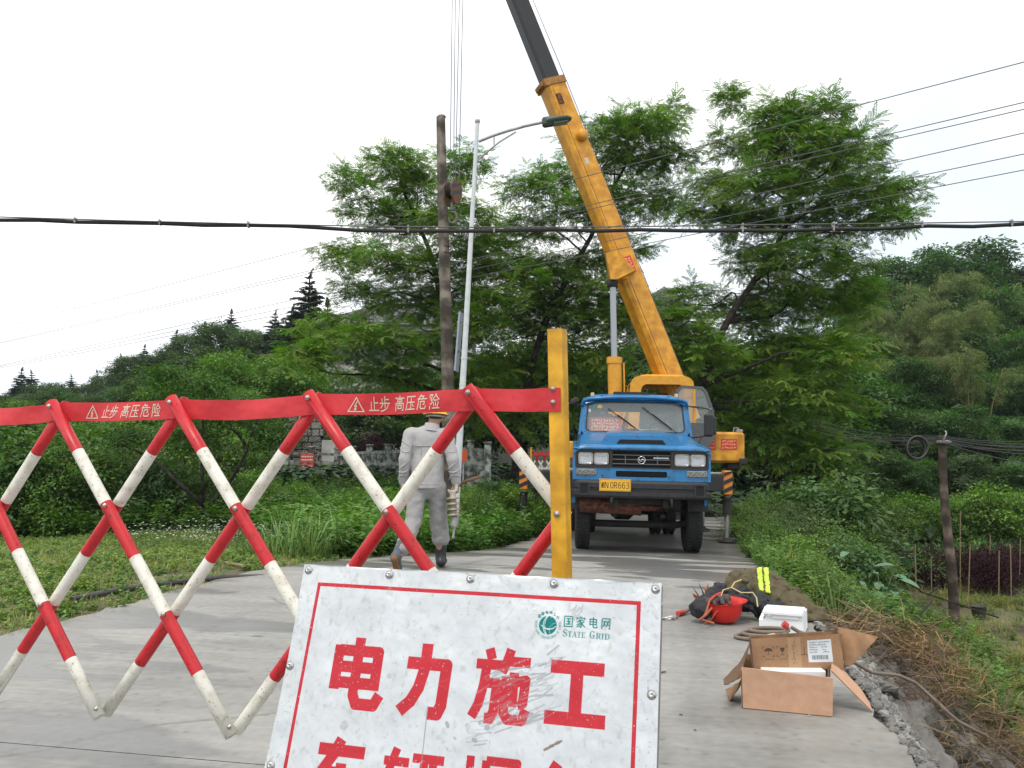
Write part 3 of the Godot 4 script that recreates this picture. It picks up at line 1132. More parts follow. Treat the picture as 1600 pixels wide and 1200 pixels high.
# ---- the three tall feathery trees behind the crane --------------------------
func feathery_tree(label, d, trunk, clumps, dens, green: Color):
	var base = at(trunk[0][0], trunk[0][1], d + trunk[0][2])
	base.y = gy(base.x, -base.z) - 0.1
	var t = thing("locust_tree", label, "tree", base)
	var pts = [Vector3.ZERO]
	for i in range(1, trunk.size()): pts.append(at(trunk[i][0], trunk[i][1], d + trunk[i][2]) - base)
	limb(t, pts, 0.17, 0.045, "trunk")
	var xf = [[], [], [], [], []]
	var cols = [[], [], [], [], []]
	var s = d / F
	for c in clumps:
		var dd = d + rf(-1.9, 1.9)
		var p = at(c[0], c[1], dd) - base
		var rx = c[2] * s
		var ry = c[3] * s
		var n = int(dens * rx * (ry + 0.35) * 215.0)
		for k in 5: fill_clump(p + Vector3(rf(-0.2, 0.2), rf(-0.15, 0.15), rf(-0.3, 0.3)), rx * 1.05, ry * 0.95, rx * rf(0.9, 1.3), n / 5, xf[k], cols[k], 0.62, 1.3, rf(0.55, 0.9))
		# stray twigs that break the outline
		for k in 5:
			var v = Vector3(rf(-1, 1), rf(0.0, 1), rf(-1, 1)).normalized()
			xf[k].append(pose(p + Vector3(v.x * rx, v.y * ry, v.z * rx) * rf(1.0, 1.2), v + Vector3(0, rf(-0.5, 0.4), 0), rf(-0.6, 0.6), rf(0.7, 1.1)))
			cols[k].append(tone(0.8, 1.2))
		# a limb from the nearest lower stretch of the trunk
		var best = pts[1]
		for i in range(1, pts.size()):
			for q in 4:
				var a = pts[i - 1].lerp(pts[i], q / 4.0)
				if a.y < p.y - 0.4 and (a.distance_to(p) - 0.3 * a.y) < (best.distance_to(p) - 0.3 * best.y): best = a
		if c[2] > 45:
			var mid = best.lerp(p, 0.45) + Vector3(rf(-0.5, 0.5), rf(-0.3, 0.4), rf(-0.5, 0.5))
			var m2 = best.lerp(p, 0.75) + Vector3(rf(-0.5, 0.5), rf(-0.3, 0.4), rf(-0.5, 0.5))
			limb(t, [best, mid, m2, p + Vector3(0, -ry * 0.2, 0)], clampf(0.02 * best.distance_to(p), 0.03, 0.075), 0.012)
	for k in 5: swarm("crown", locust_meshes[k], xf[k], cols[k], t)

var locust_meshes := []

func build_big_trees():
	rng.seed = 77
	for k in 5: locust_meshes.append(locust_spray([Color(0.17, 0.29, 0.046), Color(0.13, 0.24, 0.04), Color(0.205, 0.31, 0.05), Color(0.14, 0.25, 0.052), Color(0.215, 0.30, 0.058)][k], [1.0, 0.8, 0.7, 0.9, 0.62][k]))
	feathery_tree("tall feathery green tree behind the bare concrete pole and lamp post", 25.0,
		[[722, 760, 0], [712, 620, 0.3], [690, 480, -0.2], [672, 395, 0.2], [640, 320, 0], [625, 280, 0]],
		[[548, 290, 42, 20], [612, 262, 48, 26], [662, 292, 60, 38], [722, 262, 36, 34], [582, 330, 60, 30], [640, 352, 70, 34], [712, 350, 60, 38], [538, 402, 40, 24], [600, 412, 60, 26], [670, 425, 60, 34], [745, 420, 50, 40], [768, 480, 42, 34], [765, 390, 36, 28], [560, 455, 50, 20], [632, 482, 70, 34], [704, 482, 60, 34], [520, 520, 62, 26], [482, 560, 52, 26], [590, 540, 70, 32], [664, 552, 70, 34], [612, 590, 60, 24], [735, 520, 60, 48], [745, 600, 50, 40], [690, 640, 60, 30]], 0.9, Color.WHITE)
	feathery_tree("spreading feathery tree between the lamp post and the yellow boom, leaning dark trunk", 27.0,
		[[803, 770, 0], [808, 690, 0], [822, 610, 0.2], [852, 505, 0], [886, 436, -0.3], [918, 380, 0], [960, 290, 0.3], [1000, 220, 0]],
		[[828, 298, 44, 28], [882, 282, 55, 34], [942, 222, 58, 34], [1002, 202, 58, 32], [1042, 186, 36, 20], [982, 262, 70, 34], [1052, 252, 44, 28], [902, 340, 60, 34], [962, 322, 60, 34], [1040, 318, 46, 26], [818, 368, 55, 34], [852, 430, 60, 34], [790, 440, 55, 34], [932, 412, 46, 30], [985, 392, 30, 22], [830, 475, 50, 34], [895, 465, 50, 34], [958, 462, 42, 30], [800, 512, 60, 40], [872, 512, 60, 40], [932, 502, 50, 40], [780, 582, 60, 40], [852, 592, 60, 40], [922, 572, 50, 40], [980, 522, 40, 42], [800, 652, 60, 40], [882, 642, 50, 40]], 0.9, Color.WHITE)
	feathery_tree("tallest feathery tree, right of the crane boom, with a dark slanting trunk", 24.0,
		[[1062, 770, 0.4], [1090, 630, 0.2], [1127, 522, 0], [1176, 442, 0], [1215, 382, 0], [1236, 330, 0], [1225, 270, 0.2], [1190, 215, 0]],
		[[1143, 160, 24, 26], [1215, 184, 42, 24], [1272, 190, 48, 28], [1160, 232, 52, 32], [1232, 240, 70, 38], [1310, 242, 60, 34], [1352, 252, 26, 22], [1122, 290, 46, 28], [1200, 300, 60, 34], [1272, 292, 60, 34], [1350, 300, 50, 28], [1406, 300, 32, 20], [1100, 338, 46, 20], [1160, 350, 50, 28], [1250, 352, 60, 30], [1330, 352, 50, 28], [1390, 342, 40, 22], [1182, 412, 58, 34], [1252, 412, 70, 40], [1322, 420, 46, 34], [1220, 472, 70, 40], [1290, 482, 68, 44], [1335, 470, 36, 38], [1162, 502, 60, 40], [1240, 552, 74, 44], [1308, 562, 56, 44], [1182, 582, 60, 40], [1250, 632, 74, 44], [1306, 642, 50, 44], [1202, 682, 60, 44], [1276, 712, 66, 38], [1132, 622, 50, 48], [1080, 470, 56, 26], [1052, 516, 46, 36], [1100, 552, 50, 38], [1062, 582, 40, 38], [1132, 702, 45, 40]], 1.0, Color.WHITE)

# ---- trees on the slopes: a few kinds, each copied ---------------------------
func bushy_proto(c: Color, h, w, seedv, n, size) -> Node3D:   # round-headed broadleaf, crown in lobes
	rng.seed = seedv
	var t = Node3D.new()
	var st = mb()
	tube(st, [Vector3(0, -0.4, 0), Vector3(0.1, h * 0.3, 0.05), Vector3(-0.05, h * 0.6, 0)], [0.035 * h, 0.025 * h, 0.012 * h], 7, false)
	obj("trunk", st, M["bark"], t)
	var xf = [[], []]
	var cols = [[], []]
	var lobes = 11
	for k in lobes:
		var a = TAU * k * 0.382
		var u = (k + 0.5) / lobes
		var r = w * 0.5 * sqrt(1.0 - pow(absf(u - 0.3) / 0.75, 2.0)) * 0.75
		var p = Vector3(cos(a) * r, h * (0.25 + 0.62 * u), sin(a) * r)
		var k1 = rf(0.6, 1.3)
		var rad = w * rf(0.17, 0.28)
		for q in 2: fill_clump(p, rad, rad * 0.62, rad, n / lobes / 2, xf[q], cols[q], 0.7 * k1, 1.3 * k1, size * rf(0.85, 1.15))
	for q in 2:
		swarm("crown", broad_spray(c, 26, 0.15), xf[q], cols[q], t)
	return t

func conifer_proto(c: Color, h, w, seedv) -> Node3D:
	rng.seed = seedv
	var t = Node3D.new()
	var st = mb()
	tube(st, [Vector3(0, -0.4, 0), Vector3(0, h * 0.98, 0)], [0.02 * h, 0.004 * h], 6, false)
	obj("trunk", st, M["bark"], t)
	var xf = []
	var cols = []
	var tiers = 30
	for k in tiers:
		var u = float(k) / (tiers - 1)
		var y = h * (0.1 + 0.89 * u)
		var r = w * 0.5 * (pow(1.0 - u, 0.8) + 0.05) * rf(0.75, 1.15)
		var n = 5 + int(10 * (1.0 - u))
		for q in n:
			var a = TAU * (q + rf(-0.3, 0.3)) / n + k
			var out = Vector3(cos(a), 0.1 + 0.5 * u - 0.2 * rf(0, 1), sin(a))
			xf.append(pose(Vector3(0, y, 0), out, rf(-0.4, 0.4), r * rf(0.8, 1.2)))
			cols.append(tone(0.7, 1.3))
	xf.append(pose(Vector3(0, h * 0.96, 0), Vector3(0.1, 1, 0), 0, h * 0.06))
	cols.append(Color.WHITE)
	swarm("crown", conifer_bough(c), xf, cols, t)
	return t

func bamboo_proto(c: Color, h, w, seedv) -> Node3D:
	rng.seed = seedv
	var t = Node3D.new()
	var xf = []
	var cols = []
	for k in 12:
		var a = rf(0, TAU)
		var r = rf(0.1, 0.35) * w
		var b = Vector3(cos(a) * r * 0.6, -0.3, sin(a) * r * 0.6)
		var top = b + Vector3(cos(a) * w * rf(0.1, 0.4), h * rf(0.75, 1.05), sin(a) * w * rf(0.1, 0.4))
		var tip = top + Vector3(cos(a) * w * 0.3, -h * 0.03, sin(a) * w * 0.3)
		var st = mb()
		var mid = b.lerp(top, 0.6) - Vector3(cos(a), 0, sin(a)) * 0.2
		tube(st, [b, mid, top, tip], [0.05, 0.045, 0.025, 0.01], 6, false)
		obj("culm", st, M["bamboo_pole"], t)
		for q in 46:
			var u = pow(rf(0.0, 1.0), 0.7)
			var p = mid.lerp(top, u * 1.2) if u < 0.83 else top.lerp(tip, (u - 0.83) * 6.0)
			p += Vector3(rf(-0.4, 0.4), rf(-0.5, 0.2), rf(-0.4, 0.4))
			var aa = a + rf(-1.8, 1.8)
			xf.append(pose(p, Vector3(cos(aa), rf(-0.5, 0.25), sin(aa)), rf(-0.5, 0.5), rf(0.9, 1.5)))
			cols.append(tone(0.7, 1.25))
	swarm("crown", bamboo_plume(c), xf, cols, t)
	return t

func plant(proto: Node3D, called, label, category, pos: Vector3, s, group = ""):
	var o = proto.duplicate()
	o.name = numbered(called)
	add_child(o)
	o.position = pos
	o.rotation.y = rf(0, TAU)
	o.scale = Vector3(s * rf(0.92, 1.08), s, s * rf(0.92, 1.08))
	tag(o, label, category, group)
	return o

# A row of slope trees given by where their tops show: [px, py of the top, distance, kind].
func slope_row(row, where: String, protos, words, called):
	var k = 0
	for e in row:
		var proto = protos[e[3]]
		var top = at(e[0], e[1], e[2])
		var base = gy(top.x, e[2])
		var h = maxf(top.y - base, 2.0)
		plant(proto[0], called[e[3]], "%s, %s from left %s" % [words[e[3]], ordinal(k), where], "tree", Vector3(top.x, base, -e[2]), h / proto[1], "")
		k += 1

func build_hill_trees():
	var protos = [
		[conifer_proto(Color(0.04, 0.068, 0.042), 10.0, 5.6, 101), 10.0],
		[bushy_proto(Color(0.075, 0.12, 0.055), 8.0, 6.4, 102, 620, 1.7), 8.3],
		[bushy_proto(Color(0.14, 0.25, 0.055), 6.0, 5.6, 103, 520, 1.3), 6.2],
		[bamboo_proto(Color(0.175, 0.215, 0.08), 9.0, 5.0, 104), 9.2],
		[bushy_proto(Color(0.078, 0.155, 0.05), 8.0, 7.0, 105, 700, 1.6), 8.3],
		[bushy_proto(Color(0.045, 0.036, 0.03), 8.0, 6.5, 106, 600, 1.7), 8.3],
	]
	var words = ["dark narrow conifer", "dull dark green broadleaf tree", "bright green loose-leaved tree", "pale yellow-green bamboo clump", "deep green round-headed tree", "dark brownish tree"]
	var called = ["conifer_tree", "broadleaf_tree", "young_tree", "bamboo_clump", "round_tree", "brown_tree"]
	rng.seed = 300
	slope_row([[-12, 591, 95, 0], [12, 605, 96, 1], [34, 575, 95, 0], [50, 579, 97, 0], [70, 589, 94, 1], [90, 597, 92, 1], [112, 585, 98, 0], [132, 593, 95, 1], [152, 579, 96, 0], [172, 579, 94, 1], [190, 553, 95, 0], [206, 549, 88, 1], [226, 539, 90, 0], [240, 548, 87, 1]], "along the low end of the left ridge", protos, words, called)
	slope_row([[258, 539, 86, 1], [276, 517, 84, 0], [298, 515, 80, 1], [320, 503, 79, 0], [342, 493, 74, 1], [362, 485, 76, 0], [384, 503, 76, 1], [408, 506, 72, 1], [430, 485, 70, 0], [450, 503, 70, 1]], "where the left ridge climbs", protos, words, called)
	slope_row([[484, 424, 58, 0], [512, 470, 60, 0], [456, 480, 63, 0]], "at the top of the left ridge", protos, words, called)
	slope_row([[-10, 616, 58, 1], [28, 614, 56, 2], [66, 606, 60, 1], [100, 600, 60, 4], [145, 608, 58, 1], [188, 596, 60, 1], [222, 586, 58, 4], [255, 572, 58, 1], [290, 556, 57, 4], [330, 545, 58, 1]], "in the middle of the left slope", protos, words, called)
	slope_row([[310, 575, 40, 2], [372, 532, 42, 2], [420, 545, 40, 2], [345, 590, 36, 2], [235, 610, 40, 4], [462, 535, 41, 2], [60, 632, 38, 4], [150, 632, 36, 2], [-20, 630, 37, 4], [365, 606, 33, 2], [285, 630, 34, 4]], "in the near row above the barrier", protos, words, called)
	rng.seed = 301
	slope_row([[1395, 395, 84, 4], [1440, 378, 82, 4], [1505, 366, 80, 4], [1545, 384, 82, 4], [1590, 404, 78, 5], [1640, 410, 80, 5]], "along the right hill's skyline", protos, words, called)
	slope_row([[1375, 425, 66, 4], [1425, 428, 64, 3], [1470, 436, 66, 3], [1520, 432, 64, 4], [1568, 445, 66, 3], [1615, 470, 64, 5], [1340, 450, 62, 4]], "in the right hill's upper row", protos, words, called)
	slope_row([[1390, 478, 54, 3], [1440, 492, 52, 3], [1492, 480, 54, 3], [1545, 500, 52, 4], [1600, 510, 54, 4], [1345, 510, 52, 4]], "in the right hill's bamboo row", protos, words, called)
	slope_row([[1360, 560, 46, 3], [1410, 548, 45, 4], [1462, 560, 46, 4], [1510, 548, 44, 3], [1560, 565, 46, 4], [1615, 570, 45, 1]], "in the right hill's middle row", protos, words, called)
	slope_row([[1340, 620, 39, 4], [1392, 630, 38, 1], [1440, 628, 39, 4], [1492, 622, 38, 4], [1545, 640, 39, 4], [1600, 640, 38, 4]], "in the right hill's lower row", protos, words, called)
	slope_row([[1355, 690, 33, 1], [1405, 700, 32, 4], [1450, 706, 33, 4], [1502, 700, 32, 1], [1550, 715, 33, 4], [1600, 705, 32, 4]], "at the right hill's foot", protos, words, called)
	rng.seed = 302
	slope_row([[590, 590, 36, 1], [650, 560, 38, 4], [700, 560, 40, 4], [760, 540, 39, 4], [820, 520, 41, 4], [880, 510, 40, 1], [935, 520, 42, 4], [985, 510, 40, 4], [1040, 510, 41, 1], [1095, 520, 40, 4], [1150, 510, 42, 4], [1205, 520, 39, 4], [1260, 530, 40, 4], [1310, 560, 38, 4]], "in the row behind the crane", protos, words, called)
	for p in protos: p[0].free()

# ---- shrubs, hedge plants, ground cover --------------------------------------
func bush_proto(c: Color, h, w, seedv, n, leaf) -> Node3D:
	rng.seed = seedv
	var t = Node3D.new()
	for k in 5:
		var st = mb()
		var a = TAU * k / 5.0
		tube(st, [Vector3(cos(a) * 0.05, -0.15, sin(a) * 0.05), Vector3(cos(a) * 0.2 * w, h * 0.45, sin(a) * 0.2 * w), Vector3(cos(a) * 0.33 * w, h * 0.85, sin(a) * 0.33 * w)], [0.022, 0.014, 0.005], 6, false)
		obj("stem", st, M["bark"], t)
	var xf = []
	var cols = []
	for k in 9:
		var a = TAU * k * 0.382
		var u = (k + 0.5) / 9.0
		var r = w * 0.5 * sqrt(maxf(0.05, 1.0 - u * u)) * 0.7
		fill_clump(Vector3(cos(a) * r, h * (0.12 + 0.72 * u), sin(a) * r), w * 0.26, h * 0.2, w * 0.26, n / 9, xf, cols, 0.55, 1.35, rf(0.65, 0.95))
	swarm("leaves", broad_spray(c, 24, leaf), xf, cols, t)
	return t

func build_shrubs():
	var protos = [bush_proto(Color(0.14, 0.255, 0.062), 2.0, 2.4, 201, 260, 0.10), bush_proto(Color(0.12, 0.215, 0.066), 2.0, 2.4, 202, 250, 0.14), bush_proto(Color(0.15, 0.26, 0.055), 2.0, 2.2, 203, 220, 0.13), bush_proto(Color(0.115, 0.19, 0.07), 2.0, 2.0, 206, 190, 0.17), bush_proto(Color(0.175, 0.26, 0.075), 2.0, 2.3, 207, 230, 0.09), bush_proto(Color(0.125, 0.175, 0.085), 2.0, 2.6, 208, 300, 0.08)]
	var words = ["leafy mid green shrub", "dark green shrub", "bright green shrub", "large-leaved dull green shrub", "pale yellow-green shrub", "small-leaved grey-green shrub"]
	var names_ = ["leafy_shrub", "dark_shrub", "bright_shrub", "large_leaved_shrub", "pale_shrub", "small_leaved_shrub"]
	rng.seed = 400
	var rows = [
		["at the back edge of the grass", [[-25, 650, 16.2, 1], [25, 690, 16.0, 3], [70, 660, 16.6, 1], [115, 678, 16.0, 0], [165, 700, 16.4, 1], [205, 682, 16.8, 5], [250, 710, 16.2, 3], [295, 730, 16.6, 0], [345, 740, 16.4, 1], [395, 765, 16.8, 4], [440, 775, 17.0, 3]]],
		["in the thicket before the stone wall", [[10, 640, 20.5, 3], [75, 650, 21.0, 1], [135, 640, 20.6, 0], [190, 646, 21.2, 4], [245, 640, 20.8, 0], [300, 650, 21.4, 5], [350, 662, 21.8, 2], [395, 735, 20.0, 2], [430, 752, 20.5, 4], [470, 754, 20.0, 2], [515, 758, 20.5, 3], [560, 764, 20.0, 2], [605, 768, 19.5, 4]]],
		["on the bank right of the worker", [[738, 758, 17.0, 4], [772, 745, 18.5, 3], [805, 756, 18.0, 2], [840, 745, 21.0, 0]]],
		["on the verge right of the crane", [[1165, 778, 17.5, 4], [1195, 765, 19.0, 0], [1232, 778, 16.0, 5], [1258, 748, 19.5, 1], [1300, 738, 18.0, 3], [1342, 758, 18.5, 5], [1300, 812, 14.0, 4], [1245, 845, 12.0, 2], [1335, 835, 13.0, 3], [1205, 805, 14.5, 0]]],
		["beyond the young corn", [[1385, 775, 28.0, 2], [1430, 770, 28.5, 2], [1475, 775, 28.0, 2], [1515, 765, 28.5, 2], [1555, 755, 28.0, 2], [1600, 770, 28.5, 2], [1640, 760, 28.0, 2]]],
	]
	for r in rows:
		var k = 0
		for e in r[1]:
			var top = at(e[0], e[1], e[2])
			var base = gy(top.x, e[2])
			var h = maxf(top.y - base, 0.5)
			plant(protos[e[3]], names_[e[3]], "%s, %s from left %s" % [words[e[3]], ordinal(k), r[0]], "shrub", Vector3(top.x, base, -e[2]), clampf(h / 2.0, 0.3, 1.7))
			k += 1
	# purple hedge plants in the plot
	var pur = bush_proto(Color(0.055, 0.014, 0.03), 1.0, 1.2, 204, 220, 0.07)
	var k = 0
	for e in [[1425, 20.5], [1462, 20.2], [1500, 20.6], [1540, 20.0], [1578, 20.4], [1615, 20.2], [1560, 19.0]]:
		var p = at(e[0], 900, e[1])
		plant(pur, "purple_shrub", "purple-leaved shrub in the plot, %s" % ["left end of the hedge by the big-leaved plant", "just left of the wooden pole", "just right of the wooden pole", "fourth from the left of the hedge", "fifth from the left of the hedge", "at the right edge of the picture", "standing in front of the hedge"][k], "shrub", Vector3(p.x, gy(p.x, e[1]), -e[1]), rf(0.8, 1.0), "")
		k += 1
	# clipped purple domes by the far fence
	k = 0
	for e in [[578, 690, 33.5, 0.45], [545, 690, 36.0, 0.4]]:
		var p = at(e[0], e[1] + 8, e[2])
		plant(pur, "purple_dome_shrub", ["round clipped purple shrub above the stone fence, nearer one", "round clipped purple shrub above the stone fence, further left one"][k], "shrub", p + Vector3(0, -0.35, 0), e[3] * 2.0)
		k += 1
	pur.free()
	for p in protos: p.free()
	big_leaf_plant()
	thin_tree()

# the pale big-leaved plant at the right verge: every leaf a piece
func big_leaf_plant():
	rng.seed = 410
	var b = at(1368, 905, 11.5)
	b.y = gy(b.x, 11.5)
	var t = thing("big_leaf_plant", "plant with large pale grey-green leaves on the verge left of the wooden pole", "plant", b)
	var m = leafmat("pale_leaf", Color.WHITE, Color(0.2, 0.28, 0.14), 0.4)
	var lm = []
	for v in 3:
		var L = Leafy.new()
		var c = shade(Color(0.10, 0.19, 0.11), 0.2)
		# a broad leaf of five cross rows with a drooping tip
		var rows = [[0.0, 0.01, 0.0], [0.25, 0.42, 0.03], [0.5, 0.5, 0.02], [0.78, 0.34, -0.06], [1.0, 0.01, -0.16]]
		for i in rows.size() - 1:
			var p = rows[i]
			var q = rows[i + 1]
			for s in [-1.0, 1.0]:
				var k0 = L.P.size()
				for w in [Vector3(p[0], p[2], 0), Vector3(p[0], p[2] + 0.05, s * p[1] * 0.5), Vector3(q[0], q[2] + 0.05, s * q[1] * 0.5), Vector3(q[0], q[2], 0)]:
					L.P.append(w); L.C.append(c)
				for w in [0, 1, 2, 0, 2, 3]: L.I.append(k0 + w)
		lm.append(L.mesh(m))
	for s in 6:
		var st = mb()
		var a = TAU * s / 6.0 + rf(-0.3, 0.3)
		var h = rf(0.5, 1.15)
		var top = Vector3(cos(a) * 0.4, h, sin(a) * 0.4)
		tube(st, [Vector3(cos(a) * 0.05, -0.1, sin(a) * 0.05), top * 0.55 + Vector3(0, 0.08, 0), top], [0.013, 0.01, 0.005], 6, false)
		var stem = obj("stem", st, M["leaf_stem"] if M.has("leaf_stem") else mat("leaf_stem", lin(0.09, 0.11, 0.05), 0.8), t)
		for k in 6:
			var p = Vector3.ZERO.lerp(top, 0.35 + 0.65 * k / 5.0)
			var az = k * 2.4 + s
			var o = MeshInstance3D.new()
			o.mesh = lm[(k + s) % 3]
			var nm = "leaf" if not stem.has_node("leaf") else "leaf_%03d" % k
			o.name = nm
			stem.add_child(o)
			o.transform = pose(p, Vector3(cos(az), rf(-0.5, 0.1), sin(az)), rf(-0.3, 0.3), rf(0.18, 0.3))

# the thin forked tree at the back of the grass
func thin_tree():
	rng.seed = 420
	var b = at(320, 835, 15.6)
	b.y = gy(b.x, 15.6)
	var t = thing("forked_tree", "thin forked tree with sparse leaves at the back of the grass", "tree", b)
	var f = func(px, py, d): return at(px, py, d) - b
	limb(t, [Vector3(0, -0.1, 0), f.call(318, 790, 15.6)], 0.07, 0.055, "trunk")
	for l in [[[318, 790], [316, 730], [318, 650], [320, 600]], [[318, 790], [345, 770], [378, 720], [400, 660], [410, 640]], [[318, 790], [290, 765], [240, 720], [180, 690]], [[385, 705], [375, 680], [350, 665]]]:
		var pts = []
		for p in l: pts.append(f.call(p[0], p[1], 15.6 + rf(-0.3, 0.3)))
		limb(t, pts, 0.045, 0.015)
	var xf = []
	var cols = []
	for c in [[320, 610, 40, 25], [400, 640, 45, 28], [350, 660, 40, 22], [270, 640, 45, 28], [200, 690, 40, 22], [420, 690, 40, 25], [250, 590, 36, 20], [300, 690, 40, 22]]:
		fill_clump(at(c[0], c[1], 15.6 + rf(-0.5, 0.5)) - b, c[2] / 82.0, c[3] / 82.0, 0.5, 46, xf, cols, 0.7, 1.25, 0.8)
	swarm("crown", broad_spray(Color(0.075, 0.15, 0.035), 22, 0.1), xf, cols, t)

# Scatters one kind of plant over a patch of ground: where(x, d) gives the chance that it grows there.
func sow(called, label, cat, mesh_list, n, x0, x1, d0, d1, where: Callable, s0, s1, lo, hi, sink := 0.02):
	var xf = []
	var cols = []
	for k in mesh_list.size():
		xf.append([]); cols.append([])
	var tries = 0
	while tries < n:
		tries += 1
		var d = lerpf(d0, d1, pow(rng.randf(), 1.25))
		var x = rf(x0, x1)
		if rng.randf() > where.call(x, d): continue
		var k = rng.randi() % mesh_list.size()
		xf[k].append(upright(Vector3(x, gy(x, d) - sink, -d), rf(s0, s1)))
		cols[k].append(tone(lo, hi, 0.14))
	if mesh_list.size() == 1:
		var o = swarm(called, mesh_list[0], xf[0], cols[0], null)
		tag(o, label, cat)
	else:
		var t = thing(called, label, cat)
		t.set_meta("kind", "stuff")
		for k in mesh_list.size():
			if xf[k].size(): swarm("tufts", mesh_list[k], xf[k], cols[k], t)

func build_ground_cover():
	rng.seed = 500
	var lawn = [grass_tuft(Color(0.29, 0.34, 0.12), 0.11, 18, 0.008, 0.1), grass_tuft(Color(0.34, 0.32, 0.16), 0.10, 16, 0.007, 0.1), weed_clump(Color(0.21, 0.30, 0.085), 0.09, 0.04, 5)]
	sow("lawn_grass", "short patchy grass beyond the left edge of the road", "grass", lawn, 26000, -12.0, 0.0, 5.0, 15.6,
		func(x, d): return 0.0 if x > left_edge(d) - 0.02 else clampf(0.35 + 0.9 * bump_noise.get_noise_2d(x * 9.0 + 40.0, d * 9.0 + 11.0) + smoothstep(0.0, 1.0, left_edge(d) - x) * 0.5, 0.06, 1.0), 0.7, 1.3, 0.75, 1.25)
	var tall = [grass_tuft(Color(0.16, 0.26, 0.075), 0.8, 18, 0.016, 0.1), grass_tuft(Color(0.2, 0.3, 0.09), 0.65, 16, 0.014, 0.1)]
	sow("tall_grass", "tall arching grass at the road's left verge behind the barrier", "grass", tall, 300, -3.2, -0.4, 9.8, 14.0,
		func(x, d): return 0.9 if x < left_edge(d) - 0.3 and x > left_edge(d) - 1.3 else 0.0, 0.6, 1.2, 0.8, 1.2)
	var weeds = [weed_clump(Color(0.115, 0.225, 0.05), 0.5, 0.12, 6), weed_clump(Color(0.09, 0.185, 0.042), 0.42, 0.1, 6), weed_clump(Color(0.15, 0.27, 0.062), 0.6, 0.13, 5)]
	sow("left_verge_weeds", "dense leafy weeds on the left verge around the lamp post", "weeds", weeds, 5200, -5.5, 1.6, 9.4, 24.0,
		func(x, d): return 0.0 if x > left_edge(d) - 0.05 or x < left_edge(d) - lerpf(0.6, 4.5, smoothstep(10.0, 15.0, d)) else smoothstep(9.3, 11.0, d) * 0.95, 0.6, 1.15, 0.7, 1.25)
	sow("thicket_weeds", "dark leafy undergrowth behind the grass", "weeds", weeds, 5200, -16.0, -2.0, 15.0, 30.0,
		func(x, d): return 0.9 if x < left_edge(d) - 3.5 else 0.0, 0.6, 1.1, 0.6, 1.1)
	sow("bank_grass", "grassy bank rising behind the stone fence", "grass", tall, 1500, -9.0, -2.0, 31.0, 39.0,
		func(x, d): return 0.9, 0.6, 1.0, 0.9, 1.4)
	var right = [weed_clump(Color(0.14, 0.26, 0.055), 0.45, 0.1, 6), weed_clump(Color(0.11, 0.20, 0.05), 0.4, 0.08, 7), grass_tuft(Color(0.19, 0.28, 0.08), 0.45, 20, 0.012, 0.12), grass_tuft(Color(0.27, 0.27, 0.10), 0.4, 18, 0.008, 0.12), weed_clump(Color(0.16, 0.24, 0.07), 0.55, 0.06, 7)]
	sow("right_verge_weeds", "bright green weeds and grass spilling over the right edge of the road", "weeds", right, 8500, 1.6, 9.0, 5.2, 22.0,
		func(x, d): return 0.0 if x < right_edge(d) + 0.0 or x > right_edge(d) + lerpf(1.5, 3.4, smoothstep(7.0, 13.0, d)) else 0.9 * smoothstep(6.4, 8.0, d), 0.5, 1.1, 0.6, 1.15)
	sow("right_verge_grass", "taller ragged grass among the weeds on the right verge", "grass", [grass_tuft(Color(0.2, 0.28, 0.09), 0.75, 14, 0.013, 0.12), grass_tuft(Color(0.28, 0.27, 0.12), 0.8, 12, 0.008, 0.1)], 620, 2.0, 9.5, 6.8, 20.0,
		func(x, d): return 0.0 if x < right_edge(d) + 0.15 or x > right_edge(d) + 3.0 else 0.7, 0.6, 1.2, 0.75, 1.2)
	var dry = [grass_tuft(Color(0.30, 0.28, 0.10), 0.3, 20, 0.007, 0.15), weed_clump(Color(0.25, 0.27, 0.075), 0.26, 0.04, 8), grass_tuft(Color(0.21, 0.25, 0.075), 0.25, 18, 0.006, 0.14), weed_clump(Color(0.18, 0.24, 0.06), 0.2, 0.05, 7)]
	sow("field_weeds", "yellowish low weeds and grass on the lower field at the right", "weeds", dry, 16000, 3.2, 15.0, 6.0, 24.0,
		func(x, d): return 0.0 if x < right_edge(d) + 1.5 else clampf((0.25 if d > 12.5 else 0.75) + 1.0 * bump_noise.get_noise_2d(x * 7.0, d * 7.0), 0.05, 1.0), 0.6, 1.2, 0.8, 1.3)
	var corn = [grass_tuft(Color(0.10, 0.20, 0.06), 1.0, 9, 0.05, 0.04)]
	sow("young_corn", "rows of young corn beyond the purple hedge", "corn", corn, 900, 6.5, 22.0, 22.5, 27.5,
		func(x, d): return 0.9 if x > right_edge(d) + 1.5 else 0.0, 0.7, 1.1, 0.8, 1.2)
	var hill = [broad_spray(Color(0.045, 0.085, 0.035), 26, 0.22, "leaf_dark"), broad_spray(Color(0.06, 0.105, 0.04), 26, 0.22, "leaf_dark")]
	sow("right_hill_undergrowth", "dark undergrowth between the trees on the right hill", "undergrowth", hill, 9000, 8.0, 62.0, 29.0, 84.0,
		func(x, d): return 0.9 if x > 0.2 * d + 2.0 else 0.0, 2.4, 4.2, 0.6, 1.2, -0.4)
	sow("left_slope_undergrowth", "dark undergrowth between the trees on the left slope", "undergrowth", hill, 9000, -70.0, 4.0, 40.0, 98.0,
		func(x, d): return 0.9 if x < 0.1 * d - 8.0 else 0.0, 2.2, 4.0, 0.6, 1.2, -0.4)
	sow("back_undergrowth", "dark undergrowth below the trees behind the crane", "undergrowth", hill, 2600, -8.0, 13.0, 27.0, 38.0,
		func(x, d): return 0.8, 1.2, 2.2, 0.5, 1.1, -0.3)
